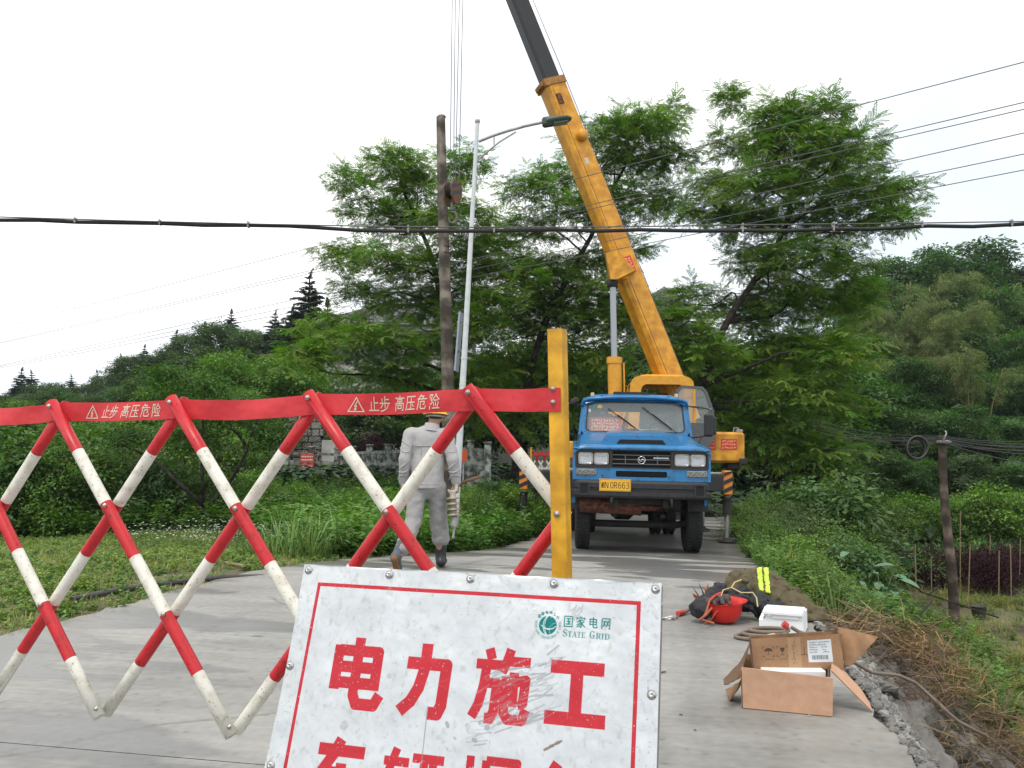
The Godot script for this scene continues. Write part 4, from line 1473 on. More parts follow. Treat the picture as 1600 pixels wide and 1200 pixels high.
	# dry stalk heap and straw on the lower field
	var heap = [twig_heap(Color(0.17, 0.105, 0.07)), twig_heap(Color(0.26, 0.19, 0.10))]
	var xf = [[], []]
	var cols = [[], []]
	var hc = ground_point(1495, 1105)
	for k in 150:
		var a = rf(0, TAU)
		var r = sqrt(rng.randf())
		var p = hc + Vector3(cos(a) * r * 0.75, 0, sin(a) * r * 0.95)
		p.y = gy(p.x, -p.z) + 0.3 * (1.0 - r * r) * rf(0.3, 1.0)
		xf[k % 2].append(upright(p, rf(0.6, 1.0), 0.5))
		cols[k % 2].append(tone(0.6, 1.2))
	var t = thing("stalk_heap", "heap of brown cut stalks on the field below the broken road edge", "heap")
	t.set_meta("kind", "stuff")
	for k in 2: swarm("stalks", heap[k], xf[k], cols[k], t)
	sow("straw_litter", "dry brown stalks and straw strewn over the right bank", "straw", heap, 330, 2.6, 9.0, 6.0, 16.0,
		func(x, d): return 0.0 if x < right_edge(d) + 1.5 else 0.22, 0.5, 1.1, 0.5, 1.0)
	# small white flowers at the back right of the grass
	var L = Leafy.new()
	for k in 7:
		var p = Vector3(rf(-0.12, 0.12), rf(0.2, 0.34), rf(-0.12, 0.12))
		for q in 5:
			var a = TAU * q / 5.0
			L.leaf(p, Vector3(cos(a), 0.25, sin(a)).normalized(), Vector3(-sin(a), 0, cos(a)), 0.016, 0.012, Color(0.7, 0.7, 0.62))
		L.blade(p - Vector3(0, p.y, 0), Vector3.UP, Vector3(1, 0, 0), p.y, 0.004, 0.0, Color(0.1, 0.16, 0.05))
	sow("daisies", "small white flowers in the grass at the barrier's right", "flowers", [L.mesh(M["petal"])], 260, -5.5, -2.2, 11.0, 15.0,
		func(x, d): return 0.7 if x < left_edge(d) - 0.4 else 0.0, 0.8, 1.2, 0.9, 1.1)

# ---- the far wall, fence and houses ------------------------------------------
func build_wall_and_fence():
	rng.seed = 600
	var d = 38.0
	var a = at(372, 735, d)
	var b = at(505, 735, d)
	var topy = at(430, 634, d).y
	var wd = b.x - a.x
	var base = gy((a.x + b.x) * 0.5, d) - 0.4
	var w = thing("stone_wall", "old grey stone block wall with painted red marks above the stone fence", "wall", Vector3(a.x, base, -d))
	var st = mb()
	bx(st, Vector3(wd * 0.5, (topy - base) * 0.5, -0.35), Vector3(wd, topy - base, 0.6), 0.02)
	obj("backing", st, M["stone_dark"], w)
	var vm = []
	for k in 3:
		var s2 = mb()
		bx(s2, Vector3.ZERO, Vector3(1, 1, 0.22), 0.05)
		s2.generate_normals()
		vm.append(s2.commit())
	var mats = [M["stone_grey"], mat("stone_light", lin(0.52, 0.505, 0.475), 0.9, 0.0, "lichen", 1.1, "rough", 0.8), mat("stone_brown", lin(0.36, 0.33, 0.285), 0.9, 0.0, "lichen", 1.1, "rough", 0.8)]
	var y = 0.0
	var n = 0
	while y < topy - base - 0.1:
		var h = rf(0.27, 0.36)
		var x = rf(-0.2, 0.0)
		while x < wd:
			var ww = rf(0.32, 0.62)
			if x + ww > wd: ww = wd - x
			if ww > 0.12:
				var o = MeshInstance3D.new()
				o.mesh = vm[n % 3]
				o.material_override = mats[rng.randi() % 3]
				o.name = "stone" if n == 0 else "stone_%03d" % n
				w.add_child(o)
				o.position = Vector3(maxf(x, 0.0) + ww * 0.5, y + h * 0.5, rf(-0.03, 0.03))
				o.scale = Vector3(ww - 0.03, h - 0.03, 1)
				n += 1
			x += ww
		y += h
	# faded red painted characters, as strokes proud of the stones
	for g in [["jia", 462, 664, 12], ["gong", 470, 684, 10], ["bu", 444, 684, 10], ["zhi", 445, 700, 9]]:
		var p = at(g[1], g[2], d) - Vector3(a.x, base, -d)
		var sz = g[3] / 34.0
		var s3 = mb()
		glyph_mesh(s3, g[0], func(u, v, l): return p + Vector3((u - 0.5) * sz, (0.5 - v) * sz, 0.155 + l * 20.0), 0.05)
		obj("painted_mark", s3, mat("faded_red", lin(0.30, 0.07, 0.06), 0.9), w)
	# stone fence with posts, rails and slabs
	var f = thing("stone_fence", "pale stone fence with square posts below the stone wall", "fence")
	var posts = [[447, 748, 31.0], [487, 748, 31.2], [526, 750, 31.4], [551, 750, 30.0], [577, 750, 28.5], [606, 752, 27.2], [636, 752, 26.0], [700, 750, 25.2], [735, 752, 24.6], [762, 756, 24.2]]
	for k in posts.size():
		var e = posts[k]
		var p = at(e[0], e[1], e[2])
		var hh = 1.25
		var s2 = mb()
		bx(s2, p + Vector3(0, hh * 0.5 - 0.2, 0), Vector3(0.2, hh + 0.2, 0.2), 0.015)
		bx(s2, p + Vector3(0, hh - 0.06, 0), Vector3(0.25, 0.07, 0.25), 0.02)
		obj("post", s2, M["fence_stone"], f)
		if k < posts.size() - 1:
			var e2 = posts[k + 1]
			var q = at(e2[0], e2[1], e2[2])
			for yy in [0.95, 0.55] if k >= 2 else [0.95]:
				var s3 = mb()
				bar(s3, p + Vector3(0, yy, 0), q + Vector3(0, yy, 0), 0.09, 0.1)
				obj("rail", s3, M["fence_stone"], f)
			if k < 2:
				var s4 = mb()
				bar(s4, p + Vector3(0, 0.33, 0), q + Vector3(0, 0.33, 0), 0.07, 0.72)
				obj("panel", s4, M["fence_stone"], f)
			else:
				var m = 5
				for i in m:
					var c = p.lerp(q, (i + 1.0) / (m + 1.0))
					var s5 = mb()
					bx(s5, c + Vector3(0, 0.45, 0), Vector3(0.09, 0.95, 0.06), 0.01)
					obj("baluster", s5, M["fence_stone"], f)
	# notices on the fence
	var r = thing("red_notice", "small red notice with white lines on the stone fence", "sign", at(480, 716, 30.8))
	for k in 2:
		var hh = 0.32 if k == 0 else 0.16
		var s6 = mb()
		bx(s6, Vector3(0, 0.0 if k == 0 else -0.3, 0), Vector3(0.5, hh, 0.02), 0.004)
		obj("plate", s6, M["placard_red"], r)
		for i in (2 if k == 0 else 1):
			var s7 = mb()
			for q in 7: bx(s7, Vector3(-0.18 + q * 0.06, 0.06 - i * 0.12 if k == 0 else -0.3, 0.013), Vector3(0.04, 0.05, 0.004), 0.0)
			obj("lettering", s7, M["white_paint"], r)
	var wb = thing("white_board", "plain white board standing behind the stone fence", "board", at(513, 728, 33.0))
	var s8 = mb()
	bx(s8, Vector3(0, 0.55, 0), Vector3(0.55, 0.95, 0.03), 0.006)
	obj("sheet", s8, M["house_white"], wb)
	for sx in [-0.22, 0.22]:
		var s9 = mb()
		bx(s9, Vector3(sx, 0.1, -0.04), Vector3(0.05, 0.9, 0.05), 0.004)
		obj("leg", s9, M["galv"], wb)
	# orange notice right of the lamp post
	var og = thing("orange_notice", "small orange notice on a stake right of the lamp post", "sign", at(724, 712, 24.0))
	var s10 = mb()
	bx(s10, Vector3(0, 0, 0), Vector3(0.22, 0.36, 0.02), 0.004)
	obj("plate", s10, mat("notice_orange", lin(0.6, 0.09, 0.02), 0.6), og)
	var s11 = mb()
	bx(s11, Vector3(0, -0.45, -0.03), Vector3(0.05, 1.2, 0.04), 0.004)
	obj("stake", s11, M["galv"], og)

func house(label, x, d, w, dep, h, y0, roofm, floors, cols):
	var t = thing("house", label, "building", Vector3(x, y0, -d))
	var st = mb()
	bx(st, Vector3(0, h * 0.5, -dep * 0.5), Vector3(w, h, dep), 0.03)
	obj("walls", st, M["house_white"], t)
	var s2 = mb()
	bx(s2, Vector3(0, h + 0.12, -dep * 0.5), Vector3(w + 0.9, 0.25, dep + 0.9), 0.04)
	var rr = obj("roof", s2, M[roofm], t)
	var s3 = mb()
	prism(s3, Transform3D(Basis(Vector3.UP, 0), Vector3(0, h + 0.25, -dep)), [Vector2(-w * 0.5 - 0.4, 0), Vector2(w * 0.5 + 0.4, 0), Vector2(0, 1.4)], -0.3, dep + 0.3)
	obj("ridge", s3, M[roofm], rr)
	for fl in floors:
		for c in cols:
			var cx = -w * 0.5 + w * (c + 0.5) / cols
			var cy = h * (fl + 0.5) / floors
			var s4 = mb()
			ring(s4, Transform3D(Basis(), Vector3(cx, cy, 0.003)), rrect(1.5, 1.5, 0.02, 1), rrect(1.36, 1.36, 0.02, 1), 0.0, 0.09)
			var win = obj("window", s4, M["house_grey"], t)
			for q in [-0.34, 0.34]:
				var s5 = mb()
				bx(s5, Vector3(cx + q, cy, 0.03), Vector3(0.64, 1.34, 0.02), 0.0)
				obj("pane", s5, M["window_glass"], win)
		var s6 = mb()
		bx(s6, Vector3(0, h * fl / floors + 0.05, 0.06), Vector3(w + 0.1, 0.14, 0.1), 0.01)
		obj("band_course", s6, M["house_grey"], t)

func build_houses():
	var p = at(620, 640, 50.0)
	house("white house half hidden by the feathery tree behind the concrete pole", p.x, 50.0, 9.0, 7.0, 9.2, gy(p.x, 50.0) - 0.3, "house_grey", 3, 4)
	var q = at(1040, 640, 54.0)
	house("white house with a grey roof glimpsed right of the crane boom", q.x, 54.0, 3.4, 6.0, 11.8, gy(q.x, 54.0) - 0.3, "house_grey", 4, 2)

# ---- folding barrier ---------------------------------------------------------
const BX := -0.1026
const BAX := -0.4657
const BD := 2.2
const BAD := 0.1747

func bar_at(i: float, y: float, off := 0.0) -> Vector3:   # point of the barrier's plane; off is towards the camera
	return Vector3(BX + BAX * i - 0.351 * off, y, -(BD + BAD * i) + 0.936 * off)

func rod(parent, i0, y0, i1, y1, off, n0, n1, off1, over0, over1):
	# striped tube; the stripes run from n0 to n1 of the full rod's six
	var red = mb()
	var white = mb()
	var a = bar_at(i0, y0, off)
	var b = bar_at(i1, y1, off1)
	var dir = (b - a).normalized()
	a -= dir * over0
	b += dir * over1
	var k0 = int(n0)
	var m = int(n1 - n0)
	for k in m:
		var p = a.lerp(b, float(k) / m)
		var q = a.lerp(b, float(k + 1) / m)
		var st = red if (k0 + k) % 2 == 0 else white
		tube(st, [p, q], 0.0185, 16, false)
	# open mouths of the tube with a wall
	for e in [[a, dir, k0 % 2], [b, -dir, (k0 + m - 1) % 2]]:
		var st = red if e[2] == 0 else white
		var x = e[1].cross(Vector3.UP).normalized()
		var z = x.cross(e[1])
		var bs = Basis(x, -e[1], z)
		lathe(st, Transform3D(bs, e[0]), [Vector2(0.0185, 0), Vector2(0.0155, 0.0), Vector2(0.0155, -0.05), Vector2(0.0, -0.05)], 16)
	var o = obj("rod", [red, white], [M["red_paint"], M["white_paint"]], parent)
	return o

func bolt(parent, p: Vector3, n: Vector3, r := 0.0055):
	var st = mb()
	var x = n.cross(Vector3.UP).normalized()
	var bs = Basis(x, n, x.cross(n))
	lathe(st, Transform3D(bs, p), [Vector2(r * 1.4, 0), Vector2(r * 1.4, 0.0015), Vector2(r, 0.002), Vector2(r * 0.85, 0.006), Vector2(0, 0.0068)], 10)
	obj("bolt", st, mat("bolt_metal", lin(0.40, 0.37, 0.34), 0.4, 0.8), parent)

func build_barrier():
	var t = thing("folding_barrier", "red and white folding lattice barrier with a yellow end post and red warning band", "barrier", Vector3.ZERO)
	var TY = 1.388
	var BY = 0.438
	var h3 = (TY - BY) / 3.0
	var nrm = Vector3(-0.351, 0, 0.936)
	# back rods first: they slope down to the left
	rod(t, -0.48, TY - h3, 0.5, BY, -0.04, 2, 6, -0.022, 0.0, 0.014)
	for i in range(0, 6): rod(t, i, TY, i + 1.5, BY, -0.022, 0, 6, -0.022, 0.014, 0.014)
	# front rods slope down to the right
	rod(t, 0.0, TY, -0.48, TY - h3, 0.022, 0, 2, -0.04, 0.018, 0.01)
	rod(t, 1.0, TY, -0.48, BY, 0.022, 0, 6, -0.04, 0.018, 0.014)
	for i in range(2, 7): rod(t, i, TY, i - 1.5, BY, 0.022, 0, 6, 0.022, 0.018, 0.014)
	for i in range(0, 6):
		bolt(t, bar_at(i + 0.0, TY, 0.0405), nrm)
		bolt(t, bar_at(i + 0.5 - 0.02, TY - h3, 0.0405), nrm)
		bolt(t, bar_at(i + 0.0 - 0.02, TY - 2.0 * h3, 0.0405), nrm)
		bolt(t, bar_at(i + 0.5 - 0.03, BY + 0.02, 0.0405), nrm)
	# yellow post: rectangular tube, open at the top
	var st = mb()
	var dir = Vector3(-0.936, 0, -0.351)
	var p0 = bar_at(-0.478, 0.0, 0.008) + Vector3(0.022, 0, 0)
	var p1 = bar_at(-0.478, 1.545, 0.008)
	var up = (p1 - p0).normalized()
	var bs = Basis(-dir, up, nrm)
	var o2 = rrect(0.041, 0.05, 0.005, 2)
	var i2 = rrect(0.036, 0.045, 0.003, 2)
	var xf = Transform3D(Basis(-dir, nrm * -1.0, up), p0)
	ring(st, xf, o2, i2, 0.0, p0.distance_to(p1))
	obj("post", st, M["yellow_post"], t)
	for e in [[1.392], [1.358], [TY - h3]]:
		var b = bar_at(-0.47, e[0] - 0.002, 0.0362)
		if e[0] < 1.1: b = bar_at(-0.486, e[0] + 0.004, 0.0335)
		bolt(t, b, nrm, 0.0048 if e[0] > 1.1 else 0.006)
	# foot plate of the post
	var s2 = mb()
	bx(s2, Transform3D(Basis(-dir, Vector3.UP, nrm), Vector3(p0.x, 0.008, p0.z)), Vector3(0.16, 0.012, 0.28), 0.003)
	obj("foot", s2, M["yellow_post"], t)
	# band, hanging between the tops
	var rows = []
	var nseg = 120
	for k in nseg + 1:
		var i = lerpf(-0.51, 5.6, float(k) / nseg)
		var row = []
		for j in 7:
			row.append(band_pt(i, j / 6.0, 0.0))
		rows.append(row)
	var s3 = mb()
	sheet(s3, rows, 0.0015)
	var band = obj("warning_band", s3, M["band"], t)
	for seg in [[0.86, 0.17], [2.83, 2.13], [4.83, 4.13]]:
		var w = seg[1] - seg[0]
		var marks = [["zhi", 0.355, 0.09], ["bu", 0.455, 0.095], ["gao", 0.595, 0.09], ["ya", 0.70, 0.09], ["wei", 0.81, 0.09], ["xian", 0.92, 0.09]]
		for m in marks:
			var s4 = mb()
			var c = m[1]
			var hw = m[2] * 0.5
			glyph_mesh(s4, m[0], func(u, v, l): return band_pt(seg[0] + w * (c - hw + 2.0 * hw * u), 0.15 + 0.7 * v, 0.0012 + l), 0.042)
			obj("character", s4, M["band_ink"], band)
		var s5 = mb()
		var tri_pts = [Vector2(0.5, 0.0), Vector2(1, 1), Vector2(0, 1)]
		var sub = 6
		for e in 3:
			var a = tri_pts[e]
			var b = tri_pts[(e + 1) % 3]
			var ai = a.lerp(Vector2(0.5, 0.66), 0.2)
			var bi = b.lerp(Vector2(0.5, 0.66), 0.2)
			for k in sub:
				var q = []
				for z in [a.lerp(b, float(k) / sub), a.lerp(b, float(k + 1) / sub), ai.lerp(bi, float(k + 1) / sub), ai.lerp(bi, float(k) / sub)]:
					q.append(band_pt(seg[0] + w * (0.11 + 0.16 * z.x), 0.13 + 0.74 * z.y, 0.0012))
				quad(s5, q[0], q[1], q[2], q[3])
		glyph_mesh(s5, "bolt", func(u, v, l): return band_pt(seg[0] + w * (0.155 + 0.07 * u), 0.36 + 0.46 * v, 0.0014 + l), 0.06)
		obj("warning_triangle", s5, M["band_ink"], band)

func band_pt(i: float, v: float, lift: float) -> Vector3:   # v 0 at the top edge of the band
	var f = absf(i - roundf(i)) if i > 0.0 else absf(i) * 0.6
	var sag = 0.008 * sin(clampf(f, 0.0, 0.5) * PI)
	var wob = 0.006 * sin(i * 5.1 + v * 1.3) + 0.004 * sin(i * 11.7 - v * 2.0)
	var y = 1.402 - sag - 0.06 * v + 0.003 * sin(i * 3.0)
	var near = smoothstep(0.0, 0.25, f)
	var off = -0.001 + wob * near * 1.2 + 0.008 * near * (v - 0.4)
	if i < -0.3: off = lerpf(-0.001, 0.0355, smoothstep(-0.3, -0.44, i))
	return bar_at(i, y, off + lift)

# ---- warning sign ------------------------------------------------------------
func sign_face_texture():
	var W = 1024
	var H = 1434
	var S = 1365.3
	var im = Image.create(W, H, false, Image.FORMAT_RGB8)
	im.fill(Color.BLACK)
	var red = Color(1, 0, 0)
	var green = Color(0, 1, 0)
	# border
	var B = [0.040 * S, 0.036 * S, 0.7135 * S, 1.01 * S]
	var bw = 0.0078 * S
	paint_rect(im, Vector2(B[0], B[1]), Vector2(B[2], B[1] + bw), red)
	paint_rect(im, Vector2(B[0], B[3] - bw), Vector2(B[2], B[3]), red)
	paint_rect(im, Vector2(B[0], B[1]), Vector2(B[0] + bw, B[3]), red)
	paint_rect(im, Vector2(B[2] - bw, B[1]), Vector2(B[2], B[3]), red)
	for g in [["dian", 0.0960, 0.140, 0.126, 0.134, 0.0108], ["li", 0.252, 0.137, 0.108, 0.139, 0.0115], ["shi", 0.402, 0.137, 0.112, 0.137, 0.0092], ["gong", 0.540, 0.148, 0.122, 0.118, 0.0118], ["che", 0.096, 0.325, 0.118, 0.135, 0.0108], ["liang", 0.240, 0.328, 0.126, 0.134, 0.008], ["man", 0.398, 0.326, 0.116, 0.136, 0.0078], ["xing", 0.542, 0.324, 0.116, 0.136, 0.0098]]:
		paint_glyph(im, g[0], Rect2(g[1] * S, g[2] * S, g[3] * S, g[4] * S), g[5] * S, red)
	# emblem: a green disc with pale meridians, ringed by small letters
	var c = Vector2(0.5385, 0.0905) * S
	var R = 0.0172 * S
	for y in range(int(c.y - R) - 1, int(c.y + R) + 2):
		for x in range(int(c.x - R) - 1, int(c.x + R) + 2):
			var q = (Vector2(x + 0.5, y + 0.5) - c) / R
			if q.length() > 1.0: continue
			var line = false
			for e in [[0.62, 0.0, 1.2, -0.1], [0.80, 0.0, 1.2, -0.1]]:
				var m = Vector2(q.x - 0.55, q.y) / Vector2(e[0] + 0.45, 1.5)
				if absf(m.length() - 0.86) < 0.035: line = true
			for e in [[-0.62, 1.05], [-0.82, 1.2]]:
				var dd = (Vector2(q.x - 0.1, q.y - e[0])).length()
				if absf(dd - e[1]) < 0.045 and q.y > 0.0: line = true
			if absf((q - Vector2(0.95, 0.45)).length() - 0.75) < 0.02: line = true
			if not line: im.set_pixel(x, y, green)
	var around = "STATE GRID CORPORATION OF CHINA"
	for k in around.length():
		if around[k] == " ": continue
		var a = deg_to_rad(195.0 - 210.0 * k / (around.length() - 1))
		var p = c + Vector2(cos(a), sin(a)) * R * 1.36
		paint_text(im, around[k], "Droid Serif", true, Rect2(p - Vector2(2.2, 3.2), Vector2(4.4, 6.4)), green, a - PI * 0.5)
	for k in 6:
		var a = deg_to_rad(222.0 + 96.0 * k / 5.0)
		var p = c + Vector2(cos(a), sin(a)) * R * 1.38
		paint_glyph(im, ["guo", "jia", "dian", "wang", "gong", "li"][k], Rect2(p - Vector2(4, 4), Vector2(8, 8)), 0.7, green)
	for k in 4:
		paint_glyph(im, ["guo", "jia", "dian", "wang"][k], Rect2((0.5685 + 0.0238 * k) * S, 0.0705 * S, 0.0182 * S, 0.0205 * S), 0.00105 * S, green)
	paint_text(im, "S", "Droid Serif", true, Rect2(0.5685 * S, 0.0955 * S, 0.0085 * S, 0.0135 * S), green)
	paint_text(im, "TATE", "Droid Serif", true, Rect2(0.578 * S, 0.0985 * S, 0.0335 * S, 0.0105 * S), green)
	paint_text(im, "G", "Droid Serif", true, Rect2(0.6195 * S, 0.0955 * S, 0.0105 * S, 0.0135 * S), green)
	paint_text(im, "RID", "Droid Serif", true, Rect2(0.6315 * S, 0.0985 * S, 0.026 * S, 0.0105 * S), green)
	# wear: scratches are kept in the blue channel of a second picture
	var wr = Image.create(W, H, false, Image.FORMAT_RGB8)
	rng.seed = 700
	for k in 700:      # small scuffs, thickest along the edges
		var p = Vector2(rng.randf() * W, rng.randf() * 640.0)
		if k % 2: p = [Vector2(p.x, absf(rng.randfn()) * 34.0), Vector2(absf(rng.randfn()) * 30.0, p.y), Vector2(W - absf(rng.randfn()) * 34.0, p.y)][rng.randi() % 3]
		var a = rf(0, TAU) if k % 3 else rf(1.9, 2.4)
		var L = absf(rng.randfn()) * 5.0 + 1.0
		var u = p
		for q in 3:
			a += rf(-0.9, 0.9)
			var u2 = u + Vector2(cos(a), sin(a)) * L * rf(0.2, 1.0)
			paint_line(wr, u, u2, rf(0.3, 1.5) * rf(0.4, 1.0), Color(rf(0.1, 0.95), 0, 0, rf(0.3, 1.0)))
			u = u2
	for k in 46:       # long fine scratches
		var p = Vector2(rng.randf() * W, rng.randf() * 640.0)
		var a = rf(0, TAU)
		var v = Vector2(cos(a), sin(a))
		for q in 6:
			paint_line(wr, p, p + v * 13.0, rf(0.4, 0.8), Color(rf(0.15, 0.5), 0, 0))
			p += v * 13.0
			v = v.rotated(rf(-0.2, 0.2))
	for k in 90:       # broad brushed marks over the third character
		var p = Vector2(rf(0.40, 0.55), rf(0.17, 0.29)) * S
		p.y -= (p.x - 0.47 * S) * 0.45
		paint_line(wr, p, p + Vector2(rf(14, 60), rf(-26, -6)), rf(0.8, 3.2), Color(rf(0.25, 0.75), 0, 0))
	for k in 16:
		var p = Vector2(rf(0.585, 0.605), rf(0.048, 0.07)) * S
		paint_line(wr, p, p + Vector2(rf(-12, -2), rf(6, 18)), rf(1.0, 3.0), Color(rf(0.3, 0.6), 0, 0))
	for k in 5:
		var p = Vector2(0.36 + 0.02 * k, 0.28 + 0.025 * (k % 2)) * S
		paint_line(wr, p, p + Vector2(rf(-10, 10), rf(-6, 10)), rf(3.0, 7.0), Color(rf(0.4, 0.7), 0, 0))
	paint_line(wr, Vector2(0.318, 0.255) * S, Vector2(0.325, 0.6) * S, 1.6, Color(0.7, 0, 0))
	for p in [Vector2(0.235, 0.205), Vector2(0.152, 0.305), Vector2(0.407, 0.285), Vector2(0.205, 0.047)]:
		for k in 9:
			var q = p * S + Vector2(rf(-8, 8), rf(-8, 8))
			paint_line(wr, q, q + Vector2(rf(-6, 6), rf(-5, 5)), rf(2.0, 6.0), Color(0, rf(0.3, 0.7), 0))
	for k in 8:        # one rusty scrape
		var p = Vector2(rf(0.545, 0.575), 0.0) * S
		p.y = (0.31 - (p.x / S - 0.545) * 0.6) * S
		paint_line(wr, p, p + Vector2(8, -4), rf(1.5, 3.5), Color(0, 0.9, 0.3))
	for sx in [[0.0124, 0.0107], [0.1979, 0.009], [0.3734, 0.0095], [0.5442, 0.0105], [0.7389, 0.011], [0.0062, 0.2041], [0.0055, 0.3882], [0.7379, 0.1978], [0.7379, 0.39]]:
		for k in 7:
			var q = Vector2(sx[0], sx[1]) * S + Vector2(rf(-9, 9), rf(-9, 9))
			paint_line(wr, q, q + Vector2(rf(-9, 9), rf(-9, 9)), rf(0.6, 2.2), Color(rf(0.2, 0.7), rf(0, 0.5), 0))
	# put together
	var big = noise(0.006, 71, 3)
	var mid = noise(0.03, 72, 3)
	var chip = noise(0.11, 73, 3)
	var ink_red = Color(0.49, 0.024, 0.036)
	var ink_green = Color(0.0, 0.165, 0.155)
	for y in range(720, H, 2):
		for x in range(0, W, 2):
			var k = im.get_pixel(x, y)
			var v = 0.6 + 0.06 * big.get_noise_2d(x, y)
			var plain_c = Color(v * 0.955, v, v * 1.035).lerp(ink_red, k.r).linear_to_srgb()
			im.fill_rect(Rect2i(x, y, 2, 2), plain_c)
	for y in H:
		if y >= 720:      # the part below is never as worn
			break
		for x in W:
			var k = im.get_pixel(x, y)
			var s = wr.get_pixel(x, y) if y < 720 else Color.BLACK
			var b = big.get_noise_2d(x, y)
			var v = 0.60 + 0.06 * b + 0.035 * mid.get_noise_2d(x, y)
			var base = Color(v * 0.955, v, v * 1.035)
			base = base.lerp(Color(0.33, 0.32, 0.29), clampf(mid.get_noise_2d(x + 500.0, y * 0.7) - 0.28, 0.0, 0.5))
			if k.r > 0.0 or k.g > 0.0:
				var h = smoothstep(0.58, 0.7, chip.get_noise_2d(x, y) + s.r * 0.35 + 0.18 * mid.get_noise_2d(x, y))
				base = base.lerp(ink_red, k.r * (1.0 - h)).lerp(ink_green, k.g * (1.0 - h * 0.7))
				base = base.lerp(Color(0.34, 0.33, 0.35), s.r * 0.45)
			else:
				base = base.lerp(Color(0.14, 0.135, 0.14), s.r * 0.8)
			base = base.lerp(Color(0.30, 0.27, 0.22), s.g * 0.6)
			if s.b > 0.0: base = base.lerp(Color(0.17, 0.075, 0.03), 0.7)
			im.set_pixel(x, y, base.linear_to_srgb())
	return im

func build_sign():
	var yaw = 0.27597
	var roll = 0.0139
	var lean = 0.31756
	var R = Vector3(cos(yaw), 0, sin(yaw))
	var away = Vector3(sin(yaw), 0, -cos(yaw))
	var down = Vector3.DOWN * cos(lean) - away * sin(lean)
	var r = R * cos(roll) + down * sin(roll)
	var dn = down * cos(roll) - R * sin(roll)
	var n = dn.cross(r)          # towards the camera
	if n.z < 0.0: n = -n
	var o = Vector3(-0.43862, 0.98600, -1.78419)
	var t = thing("warning_sign", "worn white metal warning sign with red lettering leaning on a stand", "sign", o)
	var face_m = picture("sign_face", sign_face_texture(), 0.34, 0.45)
	var dents = Image.create(256, 358, false, Image.FORMAT_L8)
	var dn1 = noise(0.018, 81, 2)
	var dn2 = noise(0.06, 82, 3)
	for y in 358:
		for x in 256:
			dents.set_pixel(x, y, Color.WHITE * (0.5 + 0.4 * dn1.get_noise_2d(x, y) + 0.1 * dn2.get_noise_2d(x, y)))
	face_m.heightmap_enabled = true
	face_m.heightmap_texture = ImageTexture.create_from_image(dents)
	face_m.heightmap_scale = 0.8
	var W = 0.75
	var H = 1.05
	var st = mb()
	st.set_smooth_group(1)
	var nu = 16
	var nv = 22
	var wv = noise(2.2, 83, 2)
	var f = func(u, v):
		var p = r * (u * W) + dn * (v * H)
		var bend = 0.004 * wv.get_noise_2d(u * 1.5, v * 1.5)
		var k = Vector3.ZERO
		if u == 0.0: k = r * (0.004 * sin(v * 9.0))
		return p + k + n * (0.007 + bend * sin(u * PI))
	for i in nu:
		for j in nv:
			var c = []
			for q in [[0, 0], [1, 0], [1, 1], [0, 1]]:
				var u = float(i + q[0]) / nu
				var v = float(j + q[1]) / nv
				c.append([f.call(u, v), Vector2(u, v)])
			for k in [0, 1, 2, 0, 2, 3]:
				st.set_smooth_group(1)
				st.set_uv(c[k][1]); st.add_vertex(c[k][0])
	obj("face_sheet", st, face_m, t)
	# frame of angle steel behind the sheet
	var fr = mb()
	var bs = Basis(r, -dn, n)
	for e in [[0.5, 0.0, W, 0.03], [0.5, 1.0, W, 0.03]]:
		bx(fr, Transform3D(bs, r * W * 0.5 + dn * (e[1] * H + (0.016 if e[1] == 0.0 else -0.016)) - n * 0.012), Vector3(W - 0.002, 0.032, 0.028), 0.002)
	for e in [0.0, 1.0]:
		bx(fr, Transform3D(bs, r * (0.016 if e == 0.0 else W - 0.016) + dn * H * 0.5 - n * 0.012), Vector3(0.032, H - 0.07, 0.028), 0.002)
	obj("frame", fr, M["galv"], t)
	for sx in [[0.0124, 0.0107], [0.1979, 0.009], [0.3734, 0.0095], [0.5442, 0.0105], [0.7389, 0.011], [0.0062, 0.2041], [0.0065, 0.3882], [0.7379, 0.1978], [0.7379, 0.39]]:
		var s2 = mb()
		var p = r * maxf(sx[0], 0.012) + dn * maxf(sx[1], 0.012) + n * 0.0075
		lathe(s2, Transform3D(Basis(r, n, -dn), p), [Vector2(0.0085, 0), Vector2(0.0085, 0.001), Vector2(0.006, 0.0018), Vector2(0.0055, 0.004), Vector2(0.002, 0.0052), Vector2(0.0016, 0.003), Vector2(0, 0.003)], 12)
		obj("rivet", s2, M["steel"], t)
	for e in [0.06, W - 0.06]:
		var s3 = mb()
		var a = r * e + dn * 0.05 - n * 0.03
		var b = Vector3(a.x, -o.y + 0.015, a.z) + away * 0.42
		bar(s3, a, b, 0.03, 0.03, n, 0.002)
		obj("leg", s3, M["galv"], t)

